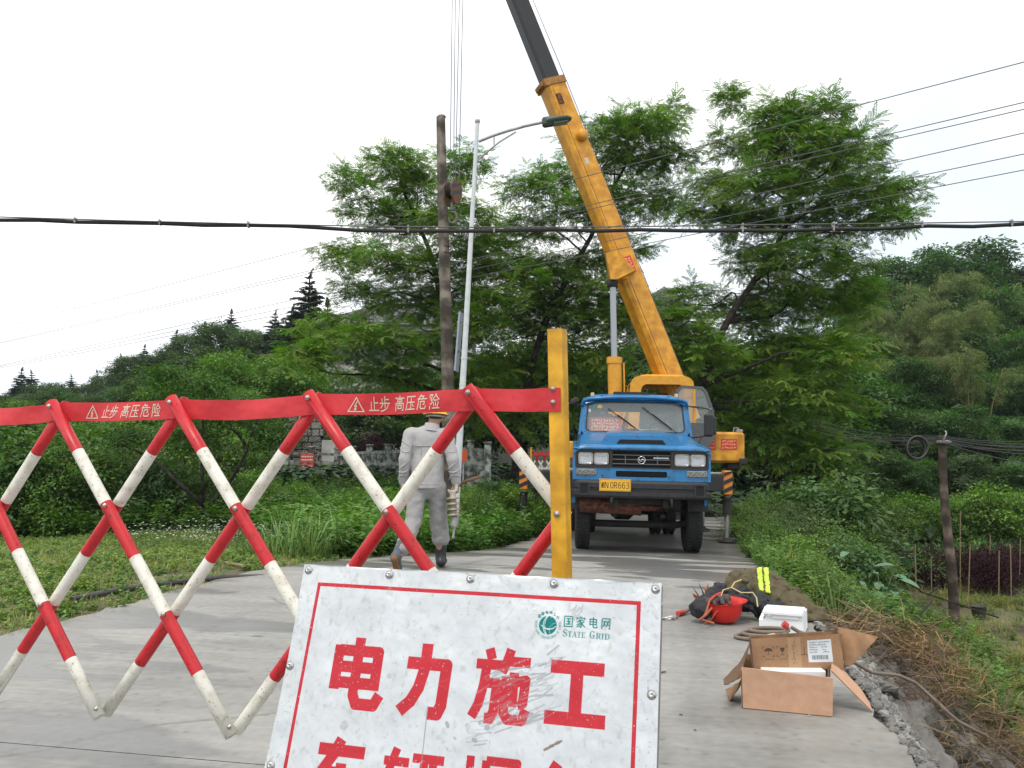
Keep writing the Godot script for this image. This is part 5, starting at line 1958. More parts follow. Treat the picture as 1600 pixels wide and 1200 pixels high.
# ---- skin over joints: a distance field meshed by surface nets ----------------
# bones: [a, b, radius a, radius b, depth factor]; cuts: [point, normal pointing to what is cut away]
func skin(st, bones, cell: float, k: float, cuts := [], ripple = null, amp := 0.0, stretch := 0.9):
	var lo = Vector3(1e9, 1e9, 1e9)
	var hi = -lo
	for b in bones:
		var r = maxf(b[2], b[3]) + k + cell * 2.0
		lo = lo.min(b[0].min(b[1]) - Vector3.ONE * r)
		hi = hi.max(b[0].max(b[1]) + Vector3.ONE * r)
	var nx = int((hi.x - lo.x) / cell) + 2
	var ny = int((hi.y - lo.y) / cell) + 2
	var nz = int((hi.z - lo.z) / cell) + 2
	var g = PackedFloat32Array()
	g.resize(nx * ny * nz)
	g.fill(1e3)
	for b in bones:
		var a = b[0]
		var ba = b[1] - b[0]
		var fz = b[4] if b.size() > 4 else 1.0
		var bz = Vector3(ba.x, ba.y, ba.z * fz)
		var l2 = maxf(bz.length_squared(), 1e-8)
		var r = maxf(b[2], b[3]) + k + cell * 1.5
		var p0 = (b[0].min(b[1]) - Vector3.ONE * r - lo) / cell
		var p1 = (b[0].max(b[1]) + Vector3.ONE * r - lo) / cell
		for iz in range(maxi(0, int(p0.z)), mini(nz - 1, int(p1.z) + 1)):
			for iy in range(maxi(0, int(p0.y)), mini(ny - 1, int(p1.y) + 1)):
				for ix in range(maxi(0, int(p0.x)), mini(nx - 1, int(p1.x) + 1)):
					var p = lo + Vector3(ix, iy, iz) * cell - a
					p.z *= fz
					var t = clampf(p.dot(bz) / l2, 0.0, 1.0)
					var d = (p - bz * t).length() - lerpf(b[2], b[3], t)
					var q = (iz * ny + iy) * nx + ix
					var f = g[q]
					var hh = maxf(k - absf(f - d), 0.0) / k
					g[q] = minf(f, d) - hh * hh * k * 0.25
	if cuts.size() or ripple:
		for iz in nz:
			for iy in ny:
				for ix in nx:
					var q = (iz * ny + iy) * nx + ix
					if g[q] > 0.2: continue
					var p = lo + Vector3(ix, iy, iz) * cell
					if ripple: g[q] += amp * ripple.get_noise_3d(p.x, p.y * stretch, p.z)
					for c in cuts: g[q] = maxf(g[q], (p - c[0]).dot(c[1]))
	var vert = {}
	var off = [[0, 0, 0], [1, 0, 0], [0, 1, 0], [1, 1, 0], [0, 0, 1], [1, 0, 1], [0, 1, 1], [1, 1, 1]]
	var edges = [[0, 1], [2, 3], [4, 5], [6, 7], [0, 2], [1, 3], [4, 6], [5, 7], [0, 4], [1, 5], [2, 6], [3, 7]]
	var sx = 1
	var sy = nx
	var sz = nx * ny
	for iz in nz - 1:
		for iy in ny - 1:
			for ix in nx - 1:
				var q = (iz * ny + iy) * nx + ix
				var v0 = g[q]
				if absf(v0) > cell * 3.0: continue
				var inside = 0
				var vals = []
				for o in off:
					var v = g[q + o[0] * sx + o[1] * sy + o[2] * sz]
					vals.append(v)
					if v < 0.0: inside += 1
				if inside == 0 or inside == 8: continue
				var s = Vector3.ZERO
				var n = 0
				for e in edges:
					var a = vals[e[0]]
					var b = vals[e[1]]
					if (a < 0.0) != (b < 0.0):
						var t = a / (a - b)
						var oa = Vector3(off[e[0]][0], off[e[0]][1], off[e[0]][2])
						var ob = Vector3(off[e[1]][0], off[e[1]][1], off[e[1]][2])
						s += oa.lerp(ob, t)
						n += 1
				vert[q] = lo + (Vector3(ix, iy, iz) + s / n) * cell
	st.set_smooth_group(1)
	for q in vert:
		var ax = [[sx, sy, sz], [sy, sz, sx], [sz, sx, sy]]
		for e in ax:
			var a = g[q]
			var b = g[q + e[0]]
			if (a < 0.0) == (b < 0.0): continue
			var c1 = q - e[1]
			var c2 = q - e[1] - e[2]
			var c3 = q - e[2]
			if not (vert.has(c1) and vert.has(c2) and vert.has(c3)): continue
			if a < 0.0: quad(st, vert[q], vert[c3], vert[c2], vert[c1])
			else: quad(st, vert[q], vert[c1], vert[c2], vert[c3])

func hand_bones(w: Vector3, fwd: Vector3, side: Vector3, palm: Vector3, curl: float) -> Array:
	# w wrist, fwd along the fingers, side towards the thumb, palm the way the palm faces
	var out = []
	for i in 4:
		var s = side * (0.033 - 0.022 * i)
		var p = w + fwd * 0.095 + s
		out.append([w + fwd * 0.012 + s * 0.7, p, 0.017, 0.0145])
		var ln = [0.036, 0.042, 0.039, 0.03][i]
		var dir = fwd
		var pl = palm
		for q in 3:
			var nd = dir * cos(curl) + pl * sin(curl)
			pl = (pl * cos(curl) - dir * sin(curl)).normalized()
			dir = nd.normalized()
			var e = p + dir * ln * [1.0, 0.75, 0.6][q]
			out.append([p, e, 0.0115 - 0.001 * q, 0.0105 - 0.001 * q])
			p = e
	var th0 = w + fwd * 0.03 + side * 0.03
	var th1 = th0 + (side * 0.75 + fwd * 0.65).normalized() * 0.035
	out.append([th0, th1, 0.016, 0.013])
	out.append([th1, th1 + (fwd + palm * 0.5 + side * 0.2).normalized() * 0.034, 0.013, 0.0105])
	return out

func build_worker():
	rng.seed = 800
	var base = at(666, 885, 8.95)
	base.y = road_y(base.x, 8.95)
	var t = thing("person", "person in light grey work clothes and yellow helmet walking away with an insulator in hand", "person", base)
	t.scale = Vector3.ONE * 1.005
	var shL = Vector3(-0.185, 1.42, 0.0)
	var shR = Vector3(0.205, 1.415, 0.0)
	var elL = Vector3(-0.235, 1.15, 0.06)
	var elR = Vector3(0.28, 1.15, 0.06)
	var wrL = Vector3(-0.255, 0.92, 0.0)
	var wrR = Vector3(0.315, 0.92, 0.02)
	var hipL = Vector3(-0.095, 0.91, 0.0)
	var hipR = Vector3(0.105, 0.91, 0.0)
	var knL = Vector3(-0.13, 0.50, 0.10)
	var knR = Vector3(0.12, 0.49, -0.10)
	var anL = Vector3(-0.235, 0.19, 0.40)
	var anR = Vector3(0.14, 0.10, -0.16)
	var neck = Vector3(0.045, 1.49, 0.0)
	var head = Vector3(0.085, 1.645, -0.03)
	# the body under the clothes: one surface with head, ears, nose
	var b = mb()
	skin(b, [[Vector3(0.01, 1.38, 0), Vector3(0, 0.98, 0), 0.14, 0.13, 1.4], [shL, shR, 0.06, 0.06], [shL, elL, 0.05, 0.042], [elL, wrL, 0.042, 0.03], [shR, elR, 0.05, 0.042], [elR, wrR, 0.042, 0.03],
		[hipL, knL, 0.08, 0.055], [knL, anL, 0.055, 0.042], [hipR, knR, 0.08, 0.055], [knR, anR, 0.055, 0.042], [wrL, wrL + Vector3(0, -0.1, 0), 0.03, 0.03], [wrR, wrR + Vector3(0, -0.1, 0), 0.03, 0.03],
		[Vector3(0.03, 1.42, 0.01), head + Vector3(-0.01, -0.06, 0.02), 0.06, 0.058], [head + Vector3(0, 0.035, 0.01), head + Vector3(0.008, -0.03, -0.015), 0.088, 0.07, 0.92], [head + Vector3(0.012, -0.075, -0.05), head + Vector3(0.015, -0.08, -0.07), 0.035, 0.028],
		[head + Vector3(0.02, -0.01, -0.11), head + Vector3(0.025, -0.03, -0.125), 0.012, 0.014], [head + Vector3(0.083, 0.015, 0.0), head + Vector3(0.088, -0.025, 0.005), 0.012, 0.01], [head + Vector3(-0.083, 0.015, 0.01), head + Vector3(-0.086, -0.025, 0.015), 0.012, 0.01]], 0.013, 0.03)
	obj("body", b, M["skin"], t)
	for s in [-1.0, 1.0]:
		var e = mb()
		lathe(e, Transform3D(Basis(), head + Vector3(0.015 + s * 0.031, 0.01, -0.096)), [Vector2(0, -0.011), Vector2(0.008, -0.007), Vector2(0.011, 0), Vector2(0.008, 0.007), Vector2(0, 0.011)], 8)
		obj("eye", e, M["lamp_white"], t)
	var m = mb()
	bx(m, Transform3D(Basis(), head + Vector3(0.016, -0.06, -0.112)), Vector3(0.04, 0.008, 0.01), 0.003)
	obj("mouth", m, mat("lip", lin(0.28, 0.1, 0.08), 0.6), t)
	var hr = mb()
	skin(hr, [[head + Vector3(0, 0.045, 0.02), head + Vector3(0, -0.035, 0.035), 0.088, 0.066]], 0.012, 0.02, [[head + Vector3(0, -0.055, 0), Vector3(0, -1, 0)], [head + Vector3(0, 0, -0.035), Vector3(0, 0.3, -1).normalized()]])
	obj("hair", hr, M["hair"], t)
	# jacket with folds, hem and collar
	var rp = noise(7.0, 90, 4)
	var j = mb()
	skin(j, [[Vector3(0.012, 1.36, 0.0), Vector3(0.005, 1.1, 0.005), 0.165, 0.165, 1.4], [Vector3(0.005, 1.1, 0.005), Vector3(0, 0.80, 0.005), 0.17, 0.182, 1.25], [shL + Vector3(0.03, 0, 0), shR - Vector3(0.03, 0, 0), 0.075, 0.075],
		[shL, elL, 0.076, 0.064], [elL, wrL, 0.064, 0.052], [shR, elR, 0.078, 0.064], [elR, wrR, 0.064, 0.052]], 0.011, 0.022, [[Vector3(0, 0.845, 0), Vector3(0, -1, 0)]], rp, 0.010, 0.8)
	var jk = obj("jacket", j, M["work_grey"], t)
	var cl = mb()
	lathe(cl, Transform3D(Basis(Vector3(0, 0, 1), -0.12).rotated(Vector3.RIGHT, -0.1), Vector3(0.04, 1.455, 0.0)), [Vector2(0.105, 0), Vector2(0.085, 0.04), Vector2(0.078, 0.085), Vector2(0.07, 0.083), Vector2(0.075, 0.03)], 20)
	obj("collar", cl, M["work_grey"], jk)
	# seam of the yoke and the hem band as raised lines
	var sm = mb()
	tube(sm, [Vector3(-0.15, 1.302, 0.085), Vector3(-0.08, 1.295, 0.112), Vector3(0.02, 1.294, 0.119), Vector3(0.12, 1.3, 0.108), Vector3(0.165, 1.308, 0.085)], 0.006, 5)
	obj("yoke_seam", sm, mat("seam", lin(0.30, 0.295, 0.295), 0.95), jk)
	var hb = mb()
	var ringp = []
	for k in 29:
		var a = TAU * k / 28.0
		ringp.append(Vector3(cos(a) * 0.177, 0.888, sin(a) * 0.141 + 0.005))
	tube(hb, ringp, 0.006, 5, false)
	obj("hem_seam", hb, M["seam"], jk)
	# back pleats and sleeve creases, pressed into the cloth as fine ridges
	for q in [-0.055, 0.075]:
		var pl = mb()
		tube(pl, [Vector3(q, 1.29, 0.113), Vector3(q * 1.05, 1.15, 0.119), Vector3(q * 0.9, 0.95, 0.128)], [0.004, 0.006, 0.003], 5)
		obj("pleat", pl, M["work_grey"], jk)
	for e in [[elL, shL, wrL], [elR, shR, wrR]]:
		for k in 5:
			var c = e[0].lerp(e[1] if k % 2 else e[2], 0.12 + 0.13 * k)
			var cr = mb()
			var cp = []
			for q in 7:
				var a = lerpf(0.3, 2.9, q / 6.0)
				cp.append(c + Vector3(cos(a) * 0.066, 0.02 * sin(a * 2.0 + k) + 0.01 * q * (1 if k % 2 else -1), sin(a) * 0.064))
			tube(cr, cp, [0.002, 0.006, 0.009, 0.01, 0.008, 0.005, 0.002], 6)
			obj("crease", cr, M["work_grey"], jk)
	# trousers
	var tr = mb()
	skin(tr, [[Vector3(0.0, 0.93, 0), Vector3(0.0, 0.86, 0.008), 0.128, 0.13, 1.35], [hipL + Vector3(0, -0.05, 0), knL, 0.1, 0.088], [knL, anL + Vector3(0.03, 0.06, -0.05), 0.088, 0.078], [hipR + Vector3(0, -0.05, 0), knR, 0.1, 0.09], [knR, anR + Vector3(0, 0.2, 0), 0.09, 0.095], [hipL + Vector3(0.02, -0.07, 0.02), hipR + Vector3(-0.02, -0.07, 0.02), 0.095, 0.095]], 0.013, 0.022, [], noise(7.0, 93, 4), 0.015, 1.5)
	obj("trousers", tr, mat("trouser_grey", lin(0.29, 0.285, 0.285), 0.92, 0.0, "", 2.0, "wrinkle", 0.5), t)
	# gloves with five fingers
	for e in [[wrL, Vector3(0.08, -1, -0.05), Vector3(0.1, 0.0, -1.0), Vector3(1, 0, 0), 0.45], [wrR, Vector3(-0.1, -1, 0.05), Vector3(-0.35, 0, -0.9), Vector3(-0.9, 0, 0.35), 0.85]]:
		var gl = mb()
		var bones = [[e[0] + Vector3(0, 0.05, 0), e[0] + e[1] * 0.02, 0.043, 0.033]]
		bones.append_array(hand_bones(e[0], e[1].normalized(), e[2].normalized(), e[3].normalized(), e[4]))
		skin(gl, bones, 0.0055, 0.012)
		obj("glove", gl, M["glove"], t)
	# boots: the rear one on its toes, its sole towards the camera
	var bl = mb()
	var toe = Vector3(-0.265, 0.035, 0.30)
	var heel = Vector3(-0.272, 0.17, 0.46)
	skin(bl, [[anL + Vector3(0.02, 0.09, -0.05), Vector3(-0.262, 0.16, 0.41), 0.062, 0.052], [heel + Vector3(0, 0.0, -0.02), toe + Vector3(0, 0.01, -0.02), 0.05, 0.045], [toe, toe + Vector3(0, -0.005, -0.09), 0.044, 0.036]], 0.01, 0.02)
	var b1 = obj("boot", bl, M["boot_grey"], t)
	var so = mb()
	skin(so, [[heel + Vector3(0, -0.012, 0.032), heel.lerp(toe, 0.45) + Vector3(0, -0.022, 0.022), 0.034, 0.028, 1.6], [heel.lerp(toe, 0.45) + Vector3(0, -0.022, 0.022), toe + Vector3(0, -0.018, 0.018), 0.028, 0.04, 1.6]], 0.008, 0.012)
	obj("sole", so, M["boot_sole"], b1)
	var br = mb()
	skin(br, [[anR + Vector3(0, 0.2, 0), anR, 0.064, 0.055], [anR, Vector3(0.145, 0.05, -0.12), 0.055, 0.05], [Vector3(0.145, 0.05, -0.13), Vector3(0.155, 0.04, -0.34), 0.048, 0.042]], 0.01, 0.02, [[Vector3(0, 0.004, 0), Vector3(0, -1, 0)]])
	obj("boot", br, M["boot_black"], t)
	# helmet
	var hm = mb()
	var hx = Transform3D(Basis(Vector3.RIGHT, -0.08).rotated(Vector3(0, 0, 1), -0.04), head + Vector3(0, 0.002, -0.002))
	lathe(hm, hx, [Vector2(0.142, -0.012), Vector2(0.14, -0.006), Vector2(0.118, 0.012), Vector2(0.114, 0.05), Vector2(0.098, 0.1), Vector2(0.06, 0.136), Vector2(0, 0.148)], 26)
	for q in [-0.03, 0.0, 0.03]:
		tube(hm, [hx * Vector3(q, 0.05, 0.112), hx * Vector3(q, 0.105, 0.094), hx * Vector3(q, 0.148, 0.0), hx * Vector3(q, 0.105, -0.094)], 0.006, 6)
	var hel = obj("helmet", hm, M["helmet_yellow"], t)
	var hn = mb()
	lathe(hn, hx, [Vector2(0.103, -0.04), Vector2(0.106, -0.012), Vector2(0.1, -0.01), Vector2(0.098, -0.04)], 22)
	obj("headband", hn, M["galv"], hel)
	# the insulator he carries
	var ip = base + Vector3(0.30, 0.50, 0.05)
	var ins = thing("insulator", "brown ribbed pin insulator held in the worker's right hand", "insulator", ip)
	var si = mb()
	var prof = [Vector2(0.0, 0.0), Vector2(0.03, 0.0)]
	for k in 4:
		var y = 0.06 + k * 0.058
		prof.append_array([Vector2(0.034, y), Vector2(0.074, y + 0.006), Vector2(0.076, y + 0.014), Vector2(0.036, y + 0.032)])
	prof.append_array([Vector2(0.032, 0.31), Vector2(0.02, 0.33), Vector2(0, 0.335)])
	lathe(si, Transform3D(Basis(Vector3(0, 0, 1), 0.06), Vector3.ZERO), prof, 22)
	obj("sheds", si, M["porcelain"], ins)
	var sc = mb()
	cyl(sc, Vector3(0.004, 0.045, 0), Vector3(0.0, -0.05, 0), 0.044, 14)
	cyl(sc, Vector3(0.0, -0.05, 0), Vector3(-0.01, -0.17, 0), 0.014, 10)
	obj("cap", sc, M["galv"], ins)
	var stf = thing("wooden_stick", "short brown wooden stick beyond the worker's right hand", "stick", base + Vector3(0.4, 0.9, -0.1))
	var s9 = mb()
	tube(s9, [Vector3(-0.1, -0.04, 0), Vector3(0.03, 0.03, 0), Vector3(0.1, 0.05, 0), Vector3(0.17, 0.075, 0)], [0.02, 0.017, 0.022, 0.008], 7)
	obj("shaft", s9, mat("stick_wood", lin(0.16, 0.09, 0.05), 0.9), stf)

# ---- truck crane -------------------------------------------------------------
# Truck axes: x to the right as the camera sees it, y up from the road, z 0 at the front bumper and negative towards the rear.
func wheel(parent, p: Vector3, w: float, dual := false):
	var r = 0.52
	var x0 = Transform3D(Basis(Vector3(0, 0, 1), -PI / 2), p)
	var st = mb()
	var tyre_prof = [Vector2(0.27, -w * 0.42), Vector2(0.40, -w * 0.5), Vector2(0.49, -w * 0.46), Vector2(r, -w * 0.36), Vector2(r, w * 0.36), Vector2(0.49, w * 0.46), Vector2(0.40, w * 0.5), Vector2(0.27, w * 0.42), Vector2(0.27, -w * 0.42)]
	lathe(st, x0, tyre_prof, 36)
	# tread lugs
	for k in 44:
		var a = TAU * k / 44.0
		for s in [-1.0, 1.0]:
			var c = p + Vector3(s * w * 0.27, sin(a) * (r + 0.004), cos(a) * (r + 0.004))
			bx(st, Transform3D(Basis(Vector3.RIGHT, -a), c), Vector3(w * 0.24, 0.045, 0.03), 0.003)
	var o = obj("wheel", st, M["rubber"], parent)
	var rm = mb()
	lathe(rm, x0, [Vector2(0.275, -w * 0.44), Vector2(0.275, -w * 0.2), Vector2(0.16, -w * 0.05), Vector2(0.09, -w * 0.1), Vector2(0.09, -w * 0.3), Vector2(0, -w * 0.3)], 24)
	lathe(rm, x0, [Vector2(0, w * 0.3), Vector2(0.09, w * 0.3), Vector2(0.09, w * 0.1), Vector2(0.16, w * 0.05), Vector2(0.275, w * 0.2), Vector2(0.275, w * 0.44)], 24)
	obj("rim", rm, M["chassis"], o)
	return o

func build_truck():
	rng.seed = 900
	var c = at(1000, 780, 14.0)
	var t = thing("crane_truck", "blue truck crane with a raised yellow telescopic boom parked on the road", "truck crane", Vector3(c.x, road_y(c.x, 15.5) + 0.0, -14.0))
	t.rotation = Vector3(0, deg_to_rad(-4.0), deg_to_rad(-1.3))
	truck_front(t)
	truck_cab(t)
	truck_chassis(t)
	truck_crane(t)
	build_hook()

func truck_front(t):
	var W = 1.135
	# bumper: rolled section with a groove, ends turned back
	var st = mb()
	var prof = [Vector2(0.0, 0.955), Vector2(0.03, 0.965), Vector2(0.045, 1.0), Vector2(0.045, 1.07), Vector2(0.02, 1.085), Vector2(0.02, 1.115), Vector2(0.045, 1.13), Vector2(0.045, 1.21), Vector2(0.03, 1.245), Vector2(0.0, 1.25), Vector2(-0.1, 1.25), Vector2(-0.1, 0.955)]
	var rows = []
	for e in [[-1.16, -0.55, -0.17], [-1.165, -0.12, -0.1], [-1.13, -0.03, -0.04], [-1.05, 0.0, 0.0], [1.05, 0.0, 0.0], [1.13, -0.03, -0.04], [1.165, -0.12, -0.1], [1.16, -0.55, -0.17]]:
		var row = []
		for p in prof: row.append(Vector3(e[0] - (0.0 if absf(e[0]) < 1.1 else signf(e[0]) * (0.045 - p.x) * 0.5), p.y, e[1] + p.x * (1.0 if absf(e[0]) < 1.1 else 0.3)))
		rows.append(row)
	loft(st, rows, true, false, true)
	var bump = obj("bumper", st, M["bumper_black"], t)
	for s in [-1.0, 1.0]:
		var s2 = mb()
		ring(s2, Transform3D(Basis(), Vector3(s * 0.965, 1.11, 0.046)), rrect(0.19, 0.22, 0.03, 3), rrect(0.13, 0.16, 0.02, 3), 0.0, 0.02)
		var pk = obj("step_pocket", s2, M["bumper_black"], bump)
		var s3 = mb()
		prism(s3, Transform3D(Basis(), Vector3(s * 0.965, 1.11, 0.047)), rrect(0.14, 0.17, 0.02, 3), 0.0, 0.003)
		obj("pocket_hole", s3, M["dark"], bump)
	# number plate
	var pim = Image.create(256, 96, false, Image.FORMAT_RGB8)
	pim.fill(lin(0.78, 0.42, 0.03))
	var ink = Color(0.03, 0.025, 0.02)
	paint_rect(pim, Vector2(4, 4), Vector2(252, 6), ink); paint_rect(pim, Vector2(4, 90), Vector2(252, 92), ink)
	paint_rect(pim, Vector2(4, 4), Vector2(6, 92), ink); paint_rect(pim, Vector2(250, 4), Vector2(252, 92), ink)
	paint_glyph(pim, "xiang", Rect2(13, 24, 27, 50), 2.0, ink)
	paint_text(pim, "N", "Droid Sans", false, Rect2(45, 23, 28, 52), ink)
	var ch = "0R663"
	for k in 5: paint_text(pim, ch[k], "Droid Sans", false, Rect2(89 + k * 32, 23, 26, 52), ink)
	var pm = picture("number_plate", pim, 0.5)
	var s4 = mb()
	bx(s4, Vector3(-0.445, 1.175, 0.056), Vector3(0.53, 0.205, 0.008), 0.002)
	var pl = obj("number_plate", s4, M["plate_yellow"], bump)
	var s5 = mb()
	decal_quad(s5, Vector3(-0.708, 1.275, 0.0615), Vector3(-0.182, 1.275, 0.0615), Vector3(-0.182, 1.075, 0.0615), Vector3(-0.708, 1.075, 0.0615))
	obj("plate_print", s5, pm, pl)
	# blue apron under the grille, with its slot
	var ap = mb()
	var n = 6
	ring(ap, Transform3D(Basis(), Vector3(0, 1.365, -0.02)), rrect(2.29, 0.22, 0.03, n), rrect(0.86, 0.1, 0.025, n), -0.04, 0.0)
	obj("apron", ap, M["truck_blue"], t)
	var sl = mb()
	bx(sl, Vector3(0, 1.365, -0.06), Vector3(0.9, 0.13, 0.03), 0.0)
	for k in 2: bx(sl, Vector3(0, 1.345 + 0.035 * k, -0.03), Vector3(0.86, 0.008, 0.02), 0.0)
	obj("air_slot", sl, M["dark"], t)
	for s in [-1.0, 1.0]:
		var l0 = mb()
		bx(l0, Vector3(s * 0.93, 1.385, -0.008), Vector3(0.34, 0.105, 0.03), 0.012)
		var tl = obj("turn_lamp", l0, M["lamp_arm"], t)
		var l1 = mb()
		bx(l1, Vector3(s * 0.93, 1.385, 0.0085), Vector3(0.31, 0.085, 0.006), 0.002)
		obj("lamp_glass", l1, mat("lamp_clear", lin(0.34, 0.34, 0.32), 0.2, 0.3, "lichen", 7.0), tl)
	# lamp housings and grille
	var g0 = mb()
	bx(g0, Vector3(0.0, 1.615, -0.09), Vector3(2.24, 0.31, 0.03), 0.0)
	obj("grille_back", g0, M["dark"], t)
	for s in [-1.0, 1.0]:
		var hs = mb()
		var cx = s * 0.81
		ring(hs, Transform3D(Basis(), Vector3(cx, 1.615, -0.06)), rrect(0.62, 0.31, 0.03, 3), rrect(0.55, 0.22, 0.04, 3), 0.0, 0.065)
		var hou = obj("lamp_housing", hs, M["black_plastic"], t)
		var dv = mb()
		bx(dv, Vector3(cx, 1.615, -0.035), Vector3(0.54, 0.215, 0.02), 0.0)
		obj("housing_back", dv, M["black_plastic"], hou)
		for q in [-1.0, 1.0]:
			var cc = Vector3(cx + q * 0.131, 1.615, 0.0)
			var f0 = mb()
			ring(f0, Transform3D(Basis(), cc - Vector3(0, 0, 0.022)), rrect(0.25, 0.2, 0.04, 4), rrect(0.215, 0.165, 0.03, 4), 0.0, 0.03)
			var hl = obj("headlight", f0, M["lamp_arm"], t)
			var r0 = mb()
			var rr = []
			for e in [[1.0, 0.0], [0.9, -0.02], [0.6, -0.045], [0.25, -0.06]]:
				var row = []
				for p in rrect(0.215 * e[0], 0.165 * e[0], 0.03 * e[0], 4): row.append(cc + Vector3(p.x, p.y, 0.002 + e[1] * 0.4))
				rr.append(row)
			loft(r0, rr, true, true)
			prism(r0, Transform3D(Basis(), cc + Vector3(0, 0, -0.024)), rrect(0.06, 0.05, 0.01, 2), 0.0, 0.004)
			obj("reflector", r0, M["reflector"], hl)
			var gl = mb()
			var gr = []
			for e in [[1.0, 0.0], [0.8, 0.008], [0.4, 0.012], [0.02, 0.013]]:
				var row = []
				for p in rrect(0.213 * e[0], 0.163 * e[0], 0.03 * e[0], 4): row.append(cc + Vector3(p.x, p.y, 0.004 + e[1]))
				gr.append(row)
			loft(gl, gr, true, true)
			obj("lamp_glass", gl, M["lens"], hl)
	# grille bars
	var gf = mb()
	ring(gf, Transform3D(Basis(), Vector3(0, 1.615, -0.06)), rrect(1.0, 0.31, 0.02, 3), rrect(0.97, 0.27, 0.015, 3), 0.0, 0.05)
	var grl = obj("grille", gf, M["black_plastic"], t)
	for k in 3:
		var gb = mb()
		bx(gb, Vector3(0, 1.535 + k * 0.075, -0.03), Vector3(0.97, 0.014, 0.03), 0.003)
		obj("bar", gb, M["black_plastic"] if k == 5 else mat("bar_grey", lin(0.16, 0.16, 0.165), 0.35, 0.4), grl)
	for q in [-0.27, 0.27]:
		var gv = mb()
		bx(gv, Vector3(q, 1.61, -0.034), Vector3(0.014, 0.17, 0.02), 0.003)
		obj("upright", gv, M["bar_grey"], grl)
	# round emblem of two swept wings in a ring
	var em = mb()
	var ex = Transform3D(Basis(Vector3.RIGHT, PI / 2), Vector3(0.0, 1.603, -0.012))
	lathe(em, ex, [Vector2(0.066, 0), Vector2(0.066, 0.012), Vector2(0.056, 0.012), Vector2(0.056, 0)], 28)
	for s in [-1.0, 1.0]:
		var pts = []
		for k in 9:
			var a = lerpf(-0.6, 2.5, k / 8.0)
			pts.append(Vector3(s * (0.012 + 0.03 * cos(a)), 1.603 + s * (0.03 * sin(a) - 0.012), -0.002))
		tube(em, pts, [0.003, 0.006, 0.008, 0.009, 0.009, 0.008, 0.006, 0.005, 0.003], 6)
	obj("emblem", em, M["chrome"], grl)
	var tm = TextMesh.new()
	var fnt = SystemFont.new()
	fnt.font_names = PackedStringArray(["Droid Sans"])
	fnt.font_weight = 700
	tm.font = fnt
	tm.text = "DONGFENG"
	tm.font_size = 32
	tm.pixel_size = 0.00155
	tm.depth = 0.008
	var lm = MeshInstance3D.new()
	lm.name = "maker_lettering"
	lm.mesh = tm
	lm.material_override = M["chrome"]
	grl.add_child(lm)
	lm.position = Vector3(0.33, 1.642, -0.008)
	lm.scale = Vector3(0.95, 0.75, 1)
	# front lip and hood
	var hd = mb()
	var hr = []
	for e in [[0.02, 1.775, 1.145], [0.02, 1.80, 1.145], [-0.02, 1.835, 1.14], [-0.1, 1.86, 1.13], [-0.45, 1.93, 1.105], [-0.95, 2.02, 1.07], [-1.35, 2.095, 1.04], [-1.5, 2.125, 1.03]]:
		var row = []
		var w = e[2]
		for k in 21:
			var u = -1.0 + 2.0 * k / 20.0
			var edge = smoothstep(0.86, 1.0, absf(u))
			var y = e[1] - edge * edge * 0.07 + 0.02 * (1.0 - u * u)
			row.append(Vector3(u * w, y, e[0]))
		row.push_front(Vector3(-w - 0.002, e[1] - 0.2, e[0] - 0.01))
		row.append(Vector3(w + 0.002, e[1] - 0.2, e[0] - 0.01))
		hr.append(row)
	loft(hd, hr, false, true)
	# underside of the lip
	var hood = obj("hood", hd, M["truck_blue"], t)
	var lp = mb()
	bx(lp, Vector3(0, 1.785, -0.02), Vector3(2.28, 0.04, 0.075), 0.015)
	obj("front_lip", lp, M["truck_blue"], hood)
	# raised scoop with its dark mouth
	var sc = mb()
	var rows2 = []
	for e in [[-0.10, 0.645, 1.875, 0.17], [-0.16, 0.635, 1.885, 0.185], [-0.5, 0.60, 1.945, 0.165], [-0.95, 0.56, 2.02, 0.13], [-1.3, 0.52, 2.085, 0.09], [-1.5, 0.5, 2.12, 0.05]]:
		var row = []
		for p in [[-1.08, -0.03], [-1.02, 0.4], [-0.97, 0.78], [-0.88, 0.95], [-0.4, 1.0], [0, 1.02], [0.4, 1.0], [0.88, 0.95], [0.97, 0.78], [1.02, 0.4], [1.08, -0.03]]:
			row.append(Vector3(p[0] * e[1], e[2] - 0.02 + p[1] * e[3], e[0]))
		rows2.append(row)
	loft(sc, rows2, false, true)
	var front = rows2[0]
	for k in front.size() - 1:
		var a = front[k]
		var b = front[k + 1]
		sc.set_smooth_group(-1)
		quad(sc, Vector3(a.x, 1.84, a.z), Vector3(b.x, 1.84, b.z), b, a)
	obj("scoop", sc, M["truck_blue"], hood)
	var mo = mb()
	prism(mo, Transform3D(Basis(), Vector3(0, 1.885, -0.098)), [Vector2(-0.44, -0.035), Vector2(-0.36, 0.065), Vector2(0.36, 0.065), Vector2(0.44, -0.035)], 0.0, 0.012)
	obj("scoop_mouth", mo, M["dark"], hood)
	# gaps round the hood as dark tubes, tow hooks, bumper bolts
	for q in [-1.0, 1.0]:
		var gp_ = mb()
		tube(gp_, [Vector3(q * 1.148, 1.775, 0.0), Vector3(q * 1.145, 1.79, -0.1), Vector3(q * 1.118, 1.85, -0.5), Vector3(q * 1.08, 1.94, -1.0), Vector3(q * 1.05, 2.02, -1.42)], 0.009, 6)
		obj("hood_gap", gp_, M["dark"], hood)
		var tw = mb()
		var tp = []
		for k in 9:
			var a = lerpf(-2.4, 1.4, k / 8.0)
			tp.append(Vector3(q * 0.5, 0.9 + 0.06 * sin(a), 0.02 + 0.06 * cos(a)))
		tube(tw, tp, 0.018, 8)
		bar(tw, Vector3(q * 0.5, 0.9, -0.3), Vector3(q * 0.5, 0.94, 0.0), 0.07, 0.07)
